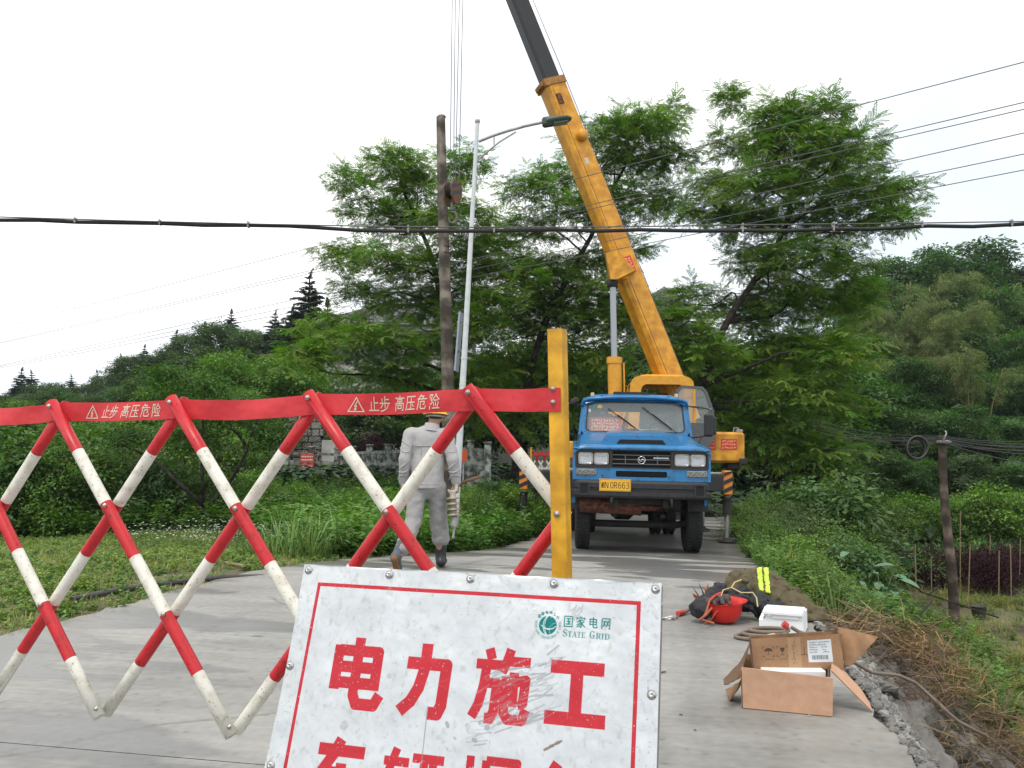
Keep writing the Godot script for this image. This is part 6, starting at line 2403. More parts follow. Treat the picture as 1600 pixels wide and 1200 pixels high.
		obj("tow_hook", tw, M["chassis"], t)
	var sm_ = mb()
	tube(sm_, [Vector3(-1.12, 1.762, 0.022), Vector3(1.12, 1.762, 0.022)], 0.007, 6)  # dark tube that draws in the shade line along the front lip
	obj("lip_shade_line", sm_, M["dark"], hood)
	for q in [-0.9, -0.2, 0.45, 0.75]:
		for yy in [1.03, 1.17]:
			var bo = mb()
			lathe(bo, Transform3D(Basis(Vector3.RIGHT, PI / 2), Vector3(q, yy, 0.045)), [Vector2(0.016, 0), Vector2(0.013, 0.008), Vector2(0, 0.01)], 8)
			obj("bumper_bolt", bo, M["chassis"], bump)
	# faded mark on the scoop
	var mk = mb()
	for s in [-1.0, 1.0]:
		tube(mk, [Vector3(s * 0.015 - 0.03, 2.075, -0.52), Vector3(s * 0.035, 2.09, -0.62), Vector3(s * 0.01, 2.1, -0.74)], 0.004, 5)
	obj("hood_mark", mk, mat("mark_blue", lin(0.02, 0.1, 0.22), 0.5), hood)
	# fenders with wheel arches
	for s in [-1.0, 1.0]:
		var fd = mb()
		var poly = PackedVector2Array()
		poly.append(Vector2(0.0, 1.26)); poly.append(Vector2(0.0, 1.79)); poly.append(Vector2(-0.45, 1.86)); poly.append(Vector2(-1.5, 1.95)); poly.append(Vector2(-1.85, 1.5)); poly.append(Vector2(-1.85, 0.95))
		for k in 11:
			var a = PI * (1.0 - k / 10.0)
			poly.append(Vector2(-1.05 + cos(a) * 0.66, 0.75 + sin(a) * 0.62))
		poly.append(Vector2(-0.35, 1.0))
		var bs = Basis(Vector3(0, 0, 1), Vector3.UP, Vector3(-1, 0, 0))
		prism(fd, Transform3D(bs, Vector3(s * 1.13, 0, 0)), poly, -0.025, 0.025)
		obj("fender", fd, M["truck_blue"], t)
		var fl = mb()
		for k in 10:
			var a0 = PI * (1.0 - k / 10.0)
			var a1 = PI * (1.0 - (k + 1) / 10.0)
			bar(fl, Vector3(s * 1.0, 0.75 + sin(a0) * 0.64, -1.05 + cos(a0) * 0.68), Vector3(s * 1.0, 0.75 + sin(a1) * 0.64, -1.05 + cos(a1) * 0.68), 0.34, 0.02, Vector3(0, sin((a0 + a1) * 0.5), cos((a0 + a1) * 0.5)), 0.0)
		obj("wheel_arch", fl, M["chassis"], t)
	# rusty exhaust silencer slung under the bumper
	var ex2 = mb()
	tube(ex2, [Vector3(-1.03, 0.83, -0.42), Vector3(-1.02, 0.83, -0.42), Vector3(0.02, 0.80, -0.42), Vector3(0.03, 0.80, -0.42)], [0.10, 0.148, 0.148, 0.10], 20)
	tube(ex2, [Vector3(-0.66, 0.82, -0.42), Vector3(-0.62, 0.82, -0.42)], 0.153, 20)
	tube(ex2, [Vector3(-0.02, 0.80, -0.42), Vector3(0.03, 0.80, -0.42)], 0.153, 20)
	tube(ex2, [Vector3(0.03, 0.79, -0.42), Vector3(0.22, 0.79, -0.42), Vector3(0.33, 0.8, -0.5), Vector3(0.38, 0.9, -0.62), Vector3(0.38, 1.1, -0.8)], 0.06, 12)
	tube(ex2, [Vector3(-1.03, 0.84, -0.42), Vector3(-1.2, 0.85, -0.42)], 0.045, 10)
	obj("silencer", ex2, M["rust"], t)

func truck_cab(t):
	# windscreen frame on a slanting plane
	var tilt = Basis(Vector3.RIGHT, -0.22)
	var xf = Transform3D(tilt, Vector3(0, 2.43, -1.53))
	var n = 6
	var outer = PackedVector2Array()
	var inner = PackedVector2Array()
	for p in rrect(1.96, 0.74, 0.13, n): outer.append(Vector2(p.x * lerpf(1.045, 0.965, (p.y + 0.37) / 0.74), p.y))
	for p in rrect(1.82, 0.59, 0.09, n): inner.append(Vector2(p.x * lerpf(1.035, 0.975, (p.y + 0.3) / 0.6), p.y - 0.005))
	var st = mb()
	ring(st, xf, outer, inner, -0.05, 0.0)
	var cab = obj("cab", st, M["truck_blue"], t)
	var rb = mb()
	var inner2 = PackedVector2Array()
	for p in inner: inner2.append(p * 0.972)
	ring(rb, xf, inner, inner2, -0.045, 0.006)
	var ws = obj("windscreen_seal", rb, M["black_plastic"], cab)
	var gl = mb()
	prism(gl, xf, inner2, -0.022, -0.018)
	obj("windscreen", gl, M["glass"], cab)
	# side walls with windows, roof, rear wall
	for s in [-1.0, 1.0]:
		var sd = mb()
		var bs = Basis(Vector3(0, 0, 1), Vector3.UP, Vector3(-1, 0, 0))
		var o = PackedVector2Array([Vector2(-1.45, 2.08), Vector2(-1.62, 2.74), Vector2(-2.75, 2.76), Vector2(-2.75, 2.08)])
		var i = PackedVector2Array([Vector2(-1.62, 2.16), Vector2(-1.74, 2.64), Vector2(-2.4, 2.65), Vector2(-2.4, 2.16)])
		ring(sd, Transform3D(bs.rotated(Vector3(0, 0, 1), s * 0.1), Vector3(s * 1.245, 0.0, 0) + Vector3(0, 0, 0)), o, i, -0.02, 0.02)
		var lw = mb()
		bx(sd, Vector3(s * 1.04, 1.72, -2.12), Vector3(0.05, 0.78, 1.28), 0.01)
		obj("door", sd, M["truck_blue"], cab)
	var rf_ = mb()
	var rr = []
	for e in [[-1.5, 2.735, 0.90], [-1.535, 2.79, 0.94], [-1.6, 2.825, 0.95], [-1.9, 2.87, 0.95], [-2.4, 2.875, 0.94], [-2.75, 2.83, 0.92], [-2.78, 2.73, 0.92]]:
		var row = []
		for k in 17:
			var u = -1.0 + k / 8.0
			var edge = smoothstep(0.7, 1.0, absf(u))
			row.append(Vector3(u * e[2] * 1.03, e[1] - edge * 0.075 + 0.012 * (1.0 - u * u), e[0]))
		rr.append(row)
	loft(rf_, rr, false, true)
	var roof = obj("roof", rf_, M["truck_blue"], cab)
	var rim = mb()
	tube(rim, [Vector3(-0.99, 2.63, -1.56), Vector3(-0.96, 2.715, -1.53), Vector3(-0.86, 2.752, -1.50), Vector3(-0.4, 2.785, -1.475), Vector3(0, 2.792, -1.47), Vector3(0.4, 2.785, -1.475), Vector3(0.86, 2.752, -1.50), Vector3(0.96, 2.715, -1.53), Vector3(0.99, 2.63, -1.56)], 0.03, 8)
	obj("gutter", rim, M["truck_blue"], roof)
	for q in [-0.62, -0.3, 0.05, 0.38, 0.62]:
		var ml = mb()
		bx(ml, Vector3(q, 2.815, -1.49), Vector3(0.06, 0.02, 0.05), 0.006)
		obj("roof_marker", ml, M["truck_blue"], roof)
	for q in [-0.80, 0.78]:
		var ml = mb()
		bx(ml, Vector3(q, 2.835, -1.6), Vector3(0.07, 0.08, 0.06), 0.012)
		obj("roof_lamp", ml, mat("cream", lin(0.55, 0.45, 0.28), 0.4), roof)
	var hatch = mb()
	prism(hatch, Transform3D(Basis(), Vector3(-0.05, 2.895, -1.95)), [Vector2(-0.36, -0.03), Vector2(-0.33, 0.03), Vector2(0.33, 0.03), Vector2(0.36, -0.03)], -0.4, 0.1)
	obj("roof_hatch", hatch, M["black_plastic"], roof)
	var rw = mb()
	var bk = Transform3D(Basis(), Vector3(0, 2.42, -2.76))
	ring(rw, bk, rrect(1.96, 0.72, 0.06, 4), rrect(1.25, 0.36, 0.06, 4), -0.03, 0.03)
	bx(rw, Vector3(0, 1.7, -2.76), Vector3(2.06, 0.74, 0.05), 0.01)
	obj("rear_wall", rw, M["truck_blue"], cab)
	var rl = mb()
	ring(rl, bk, rrect(1.9, 0.66, 0.06, 4), rrect(1.23, 0.34, 0.06, 4), 0.032, 0.036)
	obj("lining", rl, M["interior"], cab)
	# inside: dashboard, seats, steering wheel, papers, red placard
	var ds = mb()
	bx(ds, Transform3D(Basis(Vector3.RIGHT, 0.12), Vector3(0, 2.1, -1.68)), Vector3(1.9, 0.1, 0.42), 0.03)
	obj("dashboard", ds, M["interior"], cab)
	for q in [-0.5, 0.5]:
		var se = mb()
		bx(se, Transform3D(Basis(Vector3.RIGHT, -0.15), Vector3(q, 2.1, -2.5)), Vector3(0.62, 0.62, 0.14), 0.06)
		bx(se, Vector3(q, 1.8, -2.25), Vector3(0.62, 0.14, 0.5), 0.05)
		bx(se, Transform3D(Basis(Vector3.RIGHT, -0.12), Vector3(q, 2.46, -2.56)), Vector3(0.3, 0.16, 0.09), 0.04)
		obj("seat", se, M["seat"], cab)
	var swl = mb()
	var pts = []
	for k in 25:
		var a = TAU * k / 24.0
		pts.append(Vector3(0.52, 2.16, -1.95) + Vector3(cos(a) * 0.23, sin(a) * 0.19, -sin(a) * 0.13))
	tube(swl, pts, 0.014, 6, false)
	tube(swl, [Vector3(0.52, 2.16, -1.95), Vector3(0.52, 2.05, -1.75)], 0.03, 8)
	obj("steering_wheel", swl, M["interior"], cab)
	var im = Image.create(192, 96, false, Image.FORMAT_RGB8)
	im.fill(lin(0.6, 0.09, 0.06))
	rng.seed = 905
	for r in 4:
		for k in (11 if r else 9):
			var x = 12 + k * (15 if r else 18)
			for q in 4:
				var p = Vector2(x + rf(0, 10), 10 + r * 22 + rf(0, 13))
				paint_line(im, p, p + [Vector2(rf(4, 8), 0), Vector2(0, rf(4, 9))][q % 2], 1.9, lin(0.85, 0.66, 0.45))
	var pm = picture("placard_print", im, 0.6)
	var pq = mb()
	var px = Transform3D(Basis(Vector3.RIGHT, -0.1), Vector3(-0.55, 2.27, -1.665))
	bx(pq, px, Vector3(0.62, 0.29, 0.012), 0.002)
	var pc = obj("windscreen_placard", pq, M["placard_red"], cab)
	var pd = mb()
	decal_quad(pd, px * Vector3(-0.3, 0.135, 0.0075), px * Vector3(0.3, 0.135, 0.0075), px * Vector3(0.3, -0.135, 0.0075), px * Vector3(-0.3, -0.135, 0.0075))
	obj("placard_lettering", pd, pm, pc)
	for k in 7:
		var pp = mb()
		bx(pp, Transform3D(Basis(Vector3(rf(-0.2, 0.2), 1, rf(-0.2, 0.2)).normalized(), rf(-1, 1)), Vector3(rf(0.0, 0.75), 2.17 + rf(0, 0.03), -1.62 + rf(-0.05, 0.08))), Vector3(rf(0.12, 0.26), 0.006, 0.1), 0.0)
		obj("paper", pp, M["lamp_white"], cab)
	# stickers on the glass
	for e in [[-0.765, 0.185, 0.035, 0.03, "sticker_teal", lin(0.05, 0.4, 0.38)], [-0.66, 0.19, 0.05, 0.035, "sticker_yellow", lin(0.75, 0.6, 0.2)], [-0.85, 0.11, 0.025, 0.035, "sticker_white", lin(0.6, 0.65, 0.62)]]:
		var sk = mb()
		var pl = PackedVector2Array()
		for k in 16: pl.append(Vector2(e[0] + cos(TAU * k / 16.0) * e[2], e[1] + sin(TAU * k / 16.0) * e[3])) 
		prism(sk, xf, pl, -0.0165, -0.015)
		obj("sticker", sk, mat(e[4], e[5], 0.6), cab)
	# wipers
	for e in [[-0.50, 0.17, 0.0, -0.24], [0.14, 0.215, 0.68, -0.26]]:
		var wp = mb()
		var a = xf * Vector3(e[0], e[1] - 0.03, 0.02)
		var b = xf * Vector3(e[2], e[3], 0.03)
		tube(wp, [a, b], 0.009, 6)
		tube(wp, [a.lerp(b, 0.35) + Vector3(0, 0.015, 0.015), a.lerp(b, 0.75) + Vector3(0.02, 0.0, 0.03), b + Vector3(0.1, -0.07, 0.03)], 0.008, 6)
		obj("wiper", wp, M["dark"], cab)
	# mirrors on their arms
	var mr = mb()
	bx(mr, Vector3(1.33, 2.28, -1.28), Vector3(0.17, 0.42, 0.09), 0.03)
	bx(mr, Vector3(1.43, 2.28, -1.34), Vector3(0.1, 0.34, 0.08), 0.03)
	tube(mr, [Vector3(1.06, 2.05, -1.5), Vector3(1.2, 2.07, -1.35), Vector3(1.34, 2.09, -1.28), Vector3(1.34, 2.2, -1.28)], 0.012, 7)
	tube(mr, [Vector3(1.02, 2.64, -1.56), Vector3(1.2, 2.62, -1.36), Vector3(1.34, 2.58, -1.3), Vector3(1.34, 2.4, -1.28)], 0.012, 7)
	tube(mr, [Vector3(1.1, 1.72, -1.3), Vector3(1.13, 1.9, -1.25), Vector3(1.2, 2.06, -1.3)], 0.012, 7)
	obj("mirror", mr, M["black_plastic"], cab)
	var ml2 = mb()
	bx(ml2, Vector3(-1.36, 2.25, -1.3), Vector3(0.14, 0.4, 0.08), 0.03)
	tube(ml2, [Vector3(-1.06, 2.05, -1.5), Vector3(-1.2, 2.06, -1.35), Vector3(-1.36, 2.07, -1.3)], 0.012, 7)
	tube(ml2, [Vector3(-1.0, 2.62, -1.56), Vector3(-1.18, 2.66, -1.4), Vector3(-1.36, 2.6, -1.3), Vector3(-1.36, 2.4, -1.3)], 0.012, 7)
	bx(ml2, Transform3D(Basis(Vector3(0, 0, 1), 0.5), Vector3(-1.14, 2.7, -1.45)), Vector3(0.16, 0.1, 0.1), 0.02)
	obj("mirror", ml2, M["black_plastic"], cab)

func truck_chassis(t):
	wheel(t, Vector3(-0.965, 0.52, -1.05), 0.27)
	wheel(t, Vector3(0.985, 0.52, -1.05), 0.29)
	for s in [-1.0, 1.0]:
		wheel(t, Vector3(s * 0.74, 0.52, -5.0), 0.26)
		wheel(t, Vector3(s * 1.04, 0.52, -5.0), 0.26)
	var st = mb()
	for s in [-0.42, 0.42]: bx(st, Vector3(s, 0.92, -3.6), Vector3(0.09, 0.24, 7.0), 0.008)
	for z in [-0.3, -1.9, -3.0, -4.4, -6.6]: bx(st, Vector3(0, 0.92, z), Vector3(0.8, 0.14, 0.1), 0.008)
	obj("frame", st, M["chassis"], t)
	var ax = mb()
	tube(ax, [Vector3(-0.95, 0.52, -1.05), Vector3(-0.7, 0.46, -1.05), Vector3(0.7, 0.46, -1.05), Vector3(0.95, 0.52, -1.05)], 0.065, 10)
	for s in [-0.42, 0.42]: bx(ax, Vector3(s, 0.64, -1.05), Vector3(0.08, 0.07, 1.1), 0.01)
	obj("front_axle", ax, M["chassis"], t)
	var ra = mb()
	tube(ra, [Vector3(-1.0, 0.52, -5.0), Vector3(-0.3, 0.52, -5.0), Vector3(-0.15, 0.52, -5.0), Vector3(0.15, 0.52, -5.0), Vector3(0.3, 0.52, -5.0), Vector3(1.0, 0.52, -5.0)], [0.09, 0.1, 0.24, 0.24, 0.1, 0.09], 12)
	obj("rear_axle", ra, M["chassis"], t)
	var en = mb()
	bx(en, Vector3(0.1, 1.0, -1.0), Vector3(0.75, 0.5, 0.9), 0.05)
	bx(en, Vector3(0.62, 0.95, -0.5), Vector3(0.2, 0.3, 0.3), 0.04)
	tube(en, [Vector3(0.55, 0.98, -0.3), Vector3(0.62, 0.8, -0.45), Vector3(0.85, 0.7, -0.8)], 0.02, 6)
	obj("engine", en, M["chassis"], t)
	for s in [-0.8, 0.85]:
		var tk = mb()
		bx(tk, Vector3(s, 0.85, -2.75), Vector3(0.5, 0.45, 0.8), 0.04)
		obj("tank", tk, M["chassis"], t)
	var dk = mb()
	bx(dk, Vector3(0, 1.3, -5.2), Vector3(2.25, 0.08, 4.4), 0.01)
	bx(dk, Vector3(0, 1.16, -5.2), Vector3(1.2, 0.22, 4.4), 0.01)
	obj("deck", dk, mat("deck_grey", lin(0.06, 0.06, 0.065), 0.7, 0.0, "grime", 1.0), t)
	# stabilisers: black beams, striped jack boxes, legs, feet
	var k = 0
	for e in [[-3.35, -2.18, 2.02], [-6.35, -2.1, 2.0]]:
		for s in [0, 1]:
			var x = e[1 + s]
			var sg = signf(x)
			var z = e[0] + 0.12 * sg
			var o = mb()
			bx(o, Vector3(x * 0.5, 1.18, z), Vector3(absf(x), 0.32, 0.26), 0.012)
			var og = obj("outrigger", o, M["boom_black"], t)
			var pv = mb()
			bx(pv, Vector3(x * 0.55, 1.385, z), Vector3(absf(x) * 0.8, 0.05, 0.1), 0.01)
			obj("beam_rail", pv, M["galv"], og)
			var jb = mb()
			bx(jb, Vector3(x, 1.2, z), Vector3(0.18, 0.5, 0.3), 0.02)
			var bxo = obj("jack_box", jb, M["orange_stripe"], og)
			for q in 3:
				var sp = mb()
				var y0 = 0.98 + q * 0.17
				prism(sp, Transform3D(Basis(), Vector3(x, 0, z + 0.152)), [Vector2(-0.09, y0), Vector2(0.09, y0 + 0.09), Vector2(0.09, minf(y0 + 0.175, 1.448)), Vector2(-0.09, minf(y0 + 0.085, 1.44))], 0.0, 0.004)
				obj("black_stripe", sp, M["boom_black"], bxo)
			var jl = mb()
			tube(jl, [Vector3(x, 0.9, z), Vector3(x, 0.55, z)], 0.085, 14)
			tube(jl, [Vector3(x, 0.9, z), Vector3(x, 0.86, z)], 0.11, 14)
			obj("jack_sleeve", jl, M["chassis"], og)
			var jr = mb()
			tube(jr, [Vector3(x, 0.56, z), Vector3(x, 0.05, z)], 0.048, 14)
			obj("jack_rod", jr, M["galv"], og)
			var ft = mb()
			lathe(ft, Vector3(x, 0.0, z), [Vector2(0.19, 0.004), Vector2(0.19, 0.025), Vector2(0.1, 0.05), Vector2(0.06, 0.09), Vector2(0, 0.09)], 18)
			obj("foot", ft, M["chassis"], og)
			k += 1

func truck_crane(t):
	# turntable, upper frame, counterweight box
	var P = t.transform.affine_inverse()
	var tc = Vector3(0.12, 1.34, -4.9)
	var st = mb()
	lathe(st, tc, [Vector2(0.75, 0.0), Vector2(0.75, 0.14), Vector2(0.68, 0.16), Vector2(0.68, 0.28), Vector2(0, 0.28)], 32)
	obj("turntable", st, M["chassis"], t)
	var up = mb()
	bx(up, tc + Vector3(0.1, 0.48, 0.1), Vector3(3.0, 0.4, 1.0), 0.03)
	obj("upper_frame", up, M["crane_yellow"], t)
	var cw = mb()
	var c0 = P * at(1119, 700, 18.6)
	bx(cw, c0, Vector3(0.92, 0.66, 1.7), 0.05)
	var box = obj("counterweight", cw, M["crane_yellow"], t)
	var cm = mb()
	bx(cm, c0 + Vector3(0.36, 0.36, 0.75), Vector3(0.14, 0.06, 0.1), 0.01)
	tube(cm, [c0 + Vector3(0.26, 0.32, 0.6), c0 + Vector3(0.28, 0.43, 0.6), c0 + Vector3(0.37, 0.43, 0.6), c0 + Vector3(0.39, 0.32, 0.6)], 0.015, 6)
	obj("bracket", cm, M["galv"], box)
	var cb = mb()
	bx(cb, c0 + Vector3(0.42, -0.29, 0.82), Vector3(0.16, 0.12, 0.08), 0.01)
	bx(cb, c0 + Vector3(0.28, -0.40, 0.4), Vector3(0.3, 0.14, 0.4), 0.02)
	obj("rubber_stop", cb, M["black_plastic"], box)
	for q in [-0.30, 0.12]:
		var im = Image.create(96, 72, false, Image.FORMAT_RGB8)
		im.fill(lin(0.55, 0.035, 0.02))
		rng.seed = 911 + int(q * 100.0)
		for r in 3:
			for k in 6:
				for w in 3:
					var p = Vector2(8 + k * 14 + rf(0, 7), 8 + r * 21 + rf(0, 10))
					paint_line(im, p, p + [Vector2(6, 0), Vector2(0, 7)][w % 2], 1.4, lin(0.85, 0.55, 0.28))
		var pm = picture("box_label_%d" % int(q * 100.0 + 100.0), im, 0.5)
		var lb = mb()
		var h = Vector2(0.17, 0.12) if q > 0 else Vector2(0.14, 0.13)
		decal_quad(lb, c0 + Vector3(q - h.x, 0.06 + h.y, 0.853), c0 + Vector3(q + h.x, 0.06 + h.y, 0.853), c0 + Vector3(q + h.x, 0.06 - h.y, 0.853), c0 + Vector3(q - h.x, 0.06 - h.y, 0.853))
		obj("red_label", lb, pm, box)
	# operator's cab
	var cc = P * at(1028, 640, 18.3)
	var w = 1.36
	var d = 1.15
	var h = 1.42
	var y0 = cc.y - 0.75
	var oc = mb()
	var bk = Transform3D(Basis(), Vector3(cc.x, y0 + h * 0.5 + 0.02, cc.z))
	var o1 = PackedVector2Array()
	var i1 = PackedVector2Array()
	for p in rrect(w, h, 0.2, 5): o1.append(p + Vector2(p.y * 0.05, 0))
	for p in rrect(w * 0.74, h * 0.72, 0.14, 5): i1.append(p * Vector2(0.92, 1.0) + Vector2(0.02 + p.y * 0.05, 0.02))
	ring(oc, bk, o1, i1, d * 0.5 - 0.06, d * 0.5)
	ring(oc, bk, o1, i1, -d * 0.5, -d * 0.5 + 0.06)
	var cab = obj("operator_cab", oc, M["crane_yellow_plain"], t)
	var rf2 = mb()
	var rows = []
	for e in [[d * 0.5, 0.0], [d * 0.5 - 0.04, 0.04], [0.0, 0.07], [-d * 0.5 + 0.04, 0.04], [-d * 0.5, 0.0]]:
		var row = []
		for k in 13:
			var u = -1.0 + k / 6.0
			row.append(bk * Vector3(u * w * 0.5 * (1.0 if absf(u) < 0.95 else 0.98) + h * 0.025, h * 0.5 - 0.2 * pow(absf(u), 6.0) + e[1], e[0]))
		rows.append(row)
	loft(rf2, rows, false, true)
	obj("cab_roof", rf2, M["crane_yellow_plain"], cab)
	# slanting front of the cab towards the left, with its own window
	var sl = mb()
	var bl = Transform3D(Basis(Vector3.UP, -PI / 2).rotated(Vector3(0, 0, 1), -0.32), Vector3(cc.x - w * 0.5 - 0.06, y0 + h * 0.5, cc.z))
	ring(sl, bl, rrect(d * 0.96, h * 1.0, 0.1, 4), rrect(d * 0.78, h * 0.8, 0.08, 4), -0.025, 0.025)
	obj("front_frame", sl, M["crane_yellow_plain"], cab)
	var sg = mb()
	prism(sg, bl, rrect(d * 0.79, h * 0.81, 0.08, 4), -0.004, 0.004)
	obj("front_pane", sg, M["glass"], cab)
	var ins = mb()
	bx(ins, Vector3(cc.x + 0.2, y0 + 0.75, cc.z - 0.1), Vector3(0.5, 0.75, 0.15), 0.06)
	bx(ins, Vector3(cc.x, y0 + 0.35, cc.z), Vector3(1.1, 0.3, 0.9), 0.03)
	tube(ins, [Vector3(cc.x - 0.25, y0 + 0.4, cc.z + 0.1), Vector3(cc.x - 0.2, y0 + 1.0, cc.z + 0.15)], 0.02, 6)
	obj("seat", ins, M["interior"], cab)
	# open door, swung out towards the camera
	var dx = P * at(1086, 655, 17.6)
	var dr = mb()
	var bd = Transform3D(Basis(Vector3.UP, 0.12), Vector3(dx.x, dx.y, dx.z))
	var od = PackedVector2Array([Vector2(-0.42, -0.72), Vector2(0.22, -0.72), Vector2(0.46, -0.3), Vector2(0.40, 0.2), Vector2(0.26, 0.60), Vector2(0.16, 0.70), Vector2(-0.3, 0.72), Vector2(-0.42, 0.6)])
	var idd = PackedVector2Array([Vector2(-0.36, -0.08), Vector2(0.30, -0.08), Vector2(0.37, -0.04), Vector2(0.34, 0.18), Vector2(0.21, 0.57), Vector2(0.13, 0.65), Vector2(-0.28, 0.66), Vector2(-0.36, 0.57)])
	ring(dr, bd, od, idd, -0.025, 0.025)
	var door = obj("open_door", dr, M["grey_door"], t)
	var dm = mb()
	bx(dm, bd * Transform3D(Basis(), Vector3(-0.02, 0.28, 0)), Vector3(0.05, 0.74, 0.04), 0.005)
	obj("door_mullion", dm, M["crane_yellow_plain"], door)
	var dh = mb()
	tube(dh, [bd * Vector3(-0.1, 0.26, 0.06), bd * Vector3(0.1, 0.24, 0.07), bd * Vector3(0.34, 0.22, 0.05)], 0.014, 6)
	obj("handle", dh, M["galv"], door)
	var dg = mb()
	prism(dg, bd, idd, -0.004, 0.004)
	obj("pane", dg, M["glass"], door)
	# boom: three telescoping sections seen from below
	var a = P * at(1072, 660, 18.6)
	var e1 = P * at(860, 132, 18.05)
	var dir = (e1 - a).normalized()
	var tip = a + dir * (e1 - a).length() * 1.72
	var rot = 0.42
	var sx = Vector3(0, 0, 1) - dir * dir.z
	sx = sx.normalized().rotated(dir, rot)
	var sy = dir.cross(sx)
	var bm = [[0.0, 1.0, 0.45, 0.50, "crane_yellow"], [0.9, 1.30, 0.34, 0.40, "boom_black"], [1.26, 1.70, 0.27, 0.32, "crane_yellow"]]
	var L = (e1 - a).length()
	var boom = null
	for k in 3:
		var e = bm[k]
		var s2 = mb()
		var xf = Transform3D(Basis(sx, sy, dir), a)
		var hw = e[2] * 0.5
		var hh = e[3] * 0.5
		var cz = hw * 0.34
		var prof = [Vector2(-hw, -hh + cz), Vector2(-hw + cz, -hh), Vector2(hw - cz, -hh), Vector2(hw, -hh + cz), Vector2(hw, hh), Vector2(-hw, hh)]
		prism(s2, xf, prof, L * e[0], L * e[1])
		if k == 0:
			boom = obj("boom", s2, M[e[4]], t)
		else:
			obj("boom_section", s2, M[e[4]], boom)
	mat("collar_brown", lin(0.38, 0.18, 0.035), 0.6, 0.0, "worn", 1.0)
	for e in [[1.0, 0.51, 0.57, "collar_brown"], [1.30, 0.40, 0.46, "boom_black"]]:
		var s3 = mb()
		ring(s3, Transform3D(Basis(sx, sy, dir), a + dir * L * e[0]), rrect(e[1], e[2], 0.05, 3), rrect(e[1] * 0.7, e[2] * 0.7, 0.03, 3), -0.1, 0.06)
		for q in [-1.0, 1.0]: bx(s3, Transform3D(Basis(sx, sy, dir), a + dir * (L * e[0] - 0.02) + sy * q * e[2] * 0.53), Vector3(e[1] * 0.7, 0.06, 0.1), 0.01)
		obj("collar", s3, M[e[3]], boom)
	# side fittings of the boom
	var f1 = mb()
	var pf = Transform3D(Basis(sx, sy, dir), a + dir * L * 0.83 + sx * 0.235)
	lathe(f1, pf * Transform3D(Basis(Vector3(0, 0, 1), -PI / 2), Vector3(0, 0.1, 0)), [Vector2(0.0, 0.14), Vector2(0.11, 0.14), Vector2(0.13, 0.1), Vector2(0.13, -0.02)], 16)
	bx(f1, Transform3D(Basis(sx, sy, dir), a + dir * L * 0.63 + sy * 0.29), Vector3(0.1, 0.1, 0.6), 0.02)
	obj("side_pulley", f1, M["crane_yellow"], boom)
	var f2 = mb()
	bx(f2, Transform3D(Basis(sx, sy, dir), a + dir * L * 0.945 + sx * 0.24 - sy * 0.05), Vector3(0.04, 0.12, 0.25), 0.01)
	obj("stop_block", f2, M["rust"], boom)
	# seam along the side and the hoist rope on the back
	for q in [-0.12]:
		var s4 = mb()
		bar(s4, a + sx * 0.227 + sy * q + dir * 0.4, a + sx * 0.227 + sy * q + dir * L * 0.98, 0.012, 0.012)
		obj("weld_seam", s4, mat("seam_brown", lin(0.25, 0.11, 0.02), 0.7), boom)
	var hr = mb()
	tube(hr, [a + sy * 0.40 + dir * 0.4, a + sy * 0.44 + dir * L * 1.0, a + sy * 0.36 + dir * L * 1.7], 0.009, 6)
	obj("hoist_rope", hr, M["wire_grey"], boom)
	var hd = mb()
	bx(hd, Transform3D(Basis(sx, sy, dir), a + dir * L * 1.71), Vector3(0.4, 0.5, 0.4), 0.03)
	obj("boom_head", hd, M["crane_yellow"], boom)
	# placards on the boom side
	var im = Image.create(64, 96, false, Image.FORMAT_RGB8)
	im.fill(lin(0.58, 0.035, 0.02))
	rng.seed = 921
	for r in 3:
		for k in 5:
			for w2 in 3:
				var p = Vector2(8 + r * 18 + rf(0, 9), 8 + k * 16 + rf(0, 9))
				paint_line(im, p, p + [Vector2(6, 0), Vector2(0, 7)][w2 % 2], 1.4, lin(0.85, 0.58, 0.28))
	var bpm = picture("boom_placard", im, 0.5)
	var bp = mb()
	var o0 = a + dir * L * 0.455 + sx * 0.229
	decal_quad(bp, o0 + dir * 0.2 - sy * 0.13, o0 + dir * 0.2 + sy * 0.13, o0 - dir * 0.2 + sy * 0.13, o0 - dir * 0.2 - sy * 0.13)
	obj("red_placard", bp, bpm, boom)
	var wl = mb()
	bx(wl, Transform3D(Basis(sx, sy, dir), a + dir * L * 0.76 + sx * 0.227), Vector3(0.006, 0.09, 0.14), 0.001)
	obj("white_label", wl, M["lamp_white"], boom)
	# lifting ram: bracket, rod and barrel
	var top = P * at(957, 428, 18.0)
	var bot = P * at(962, 650, 18.0)
	var ram0 = P * at(960, 560, 18.0)
	var bk2 = mb()
	var tb = a + dir * L * 0.43 
	bar(bk2, tb, top + Vector3(0.05, 0.0, 0), 0.3, 0.3, dir, 0.03)
	prism(bk2, Transform3D(Basis(), Vector3(top.x, top.y, top.z)), [Vector2(-0.16, 0.42), Vector2(0.05, 0.5), Vector2(0.5, 0.05), Vector2(0.1, -0.16), Vector2(-0.05, -0.16)], -0.18, 0.18)
	obj("ram_bracket", bk2, M["crane_yellow"], boom)
	var rd = mb()
	tube(rd, [top + Vector3(0, 0.05, 0), ram0], 0.072, 18)
	obj("ram_rod", rd, mat("ram_grey", lin(0.34, 0.36, 0.38), 0.3, 0.7), boom)
	var kn = mb()
	lathe(kn, Transform3D(Basis(), top + Vector3(0, -0.22, 0)), [Vector2(0, -0.1), Vector2(0.12, -0.08), Vector2(0.13, 0.08), Vector2(0, 0.1)], 16)
	obj("rod_end", kn, M["chassis"], boom)
	var rb = mb()
	tube(rb, [ram0, bot], 0.155, 20)
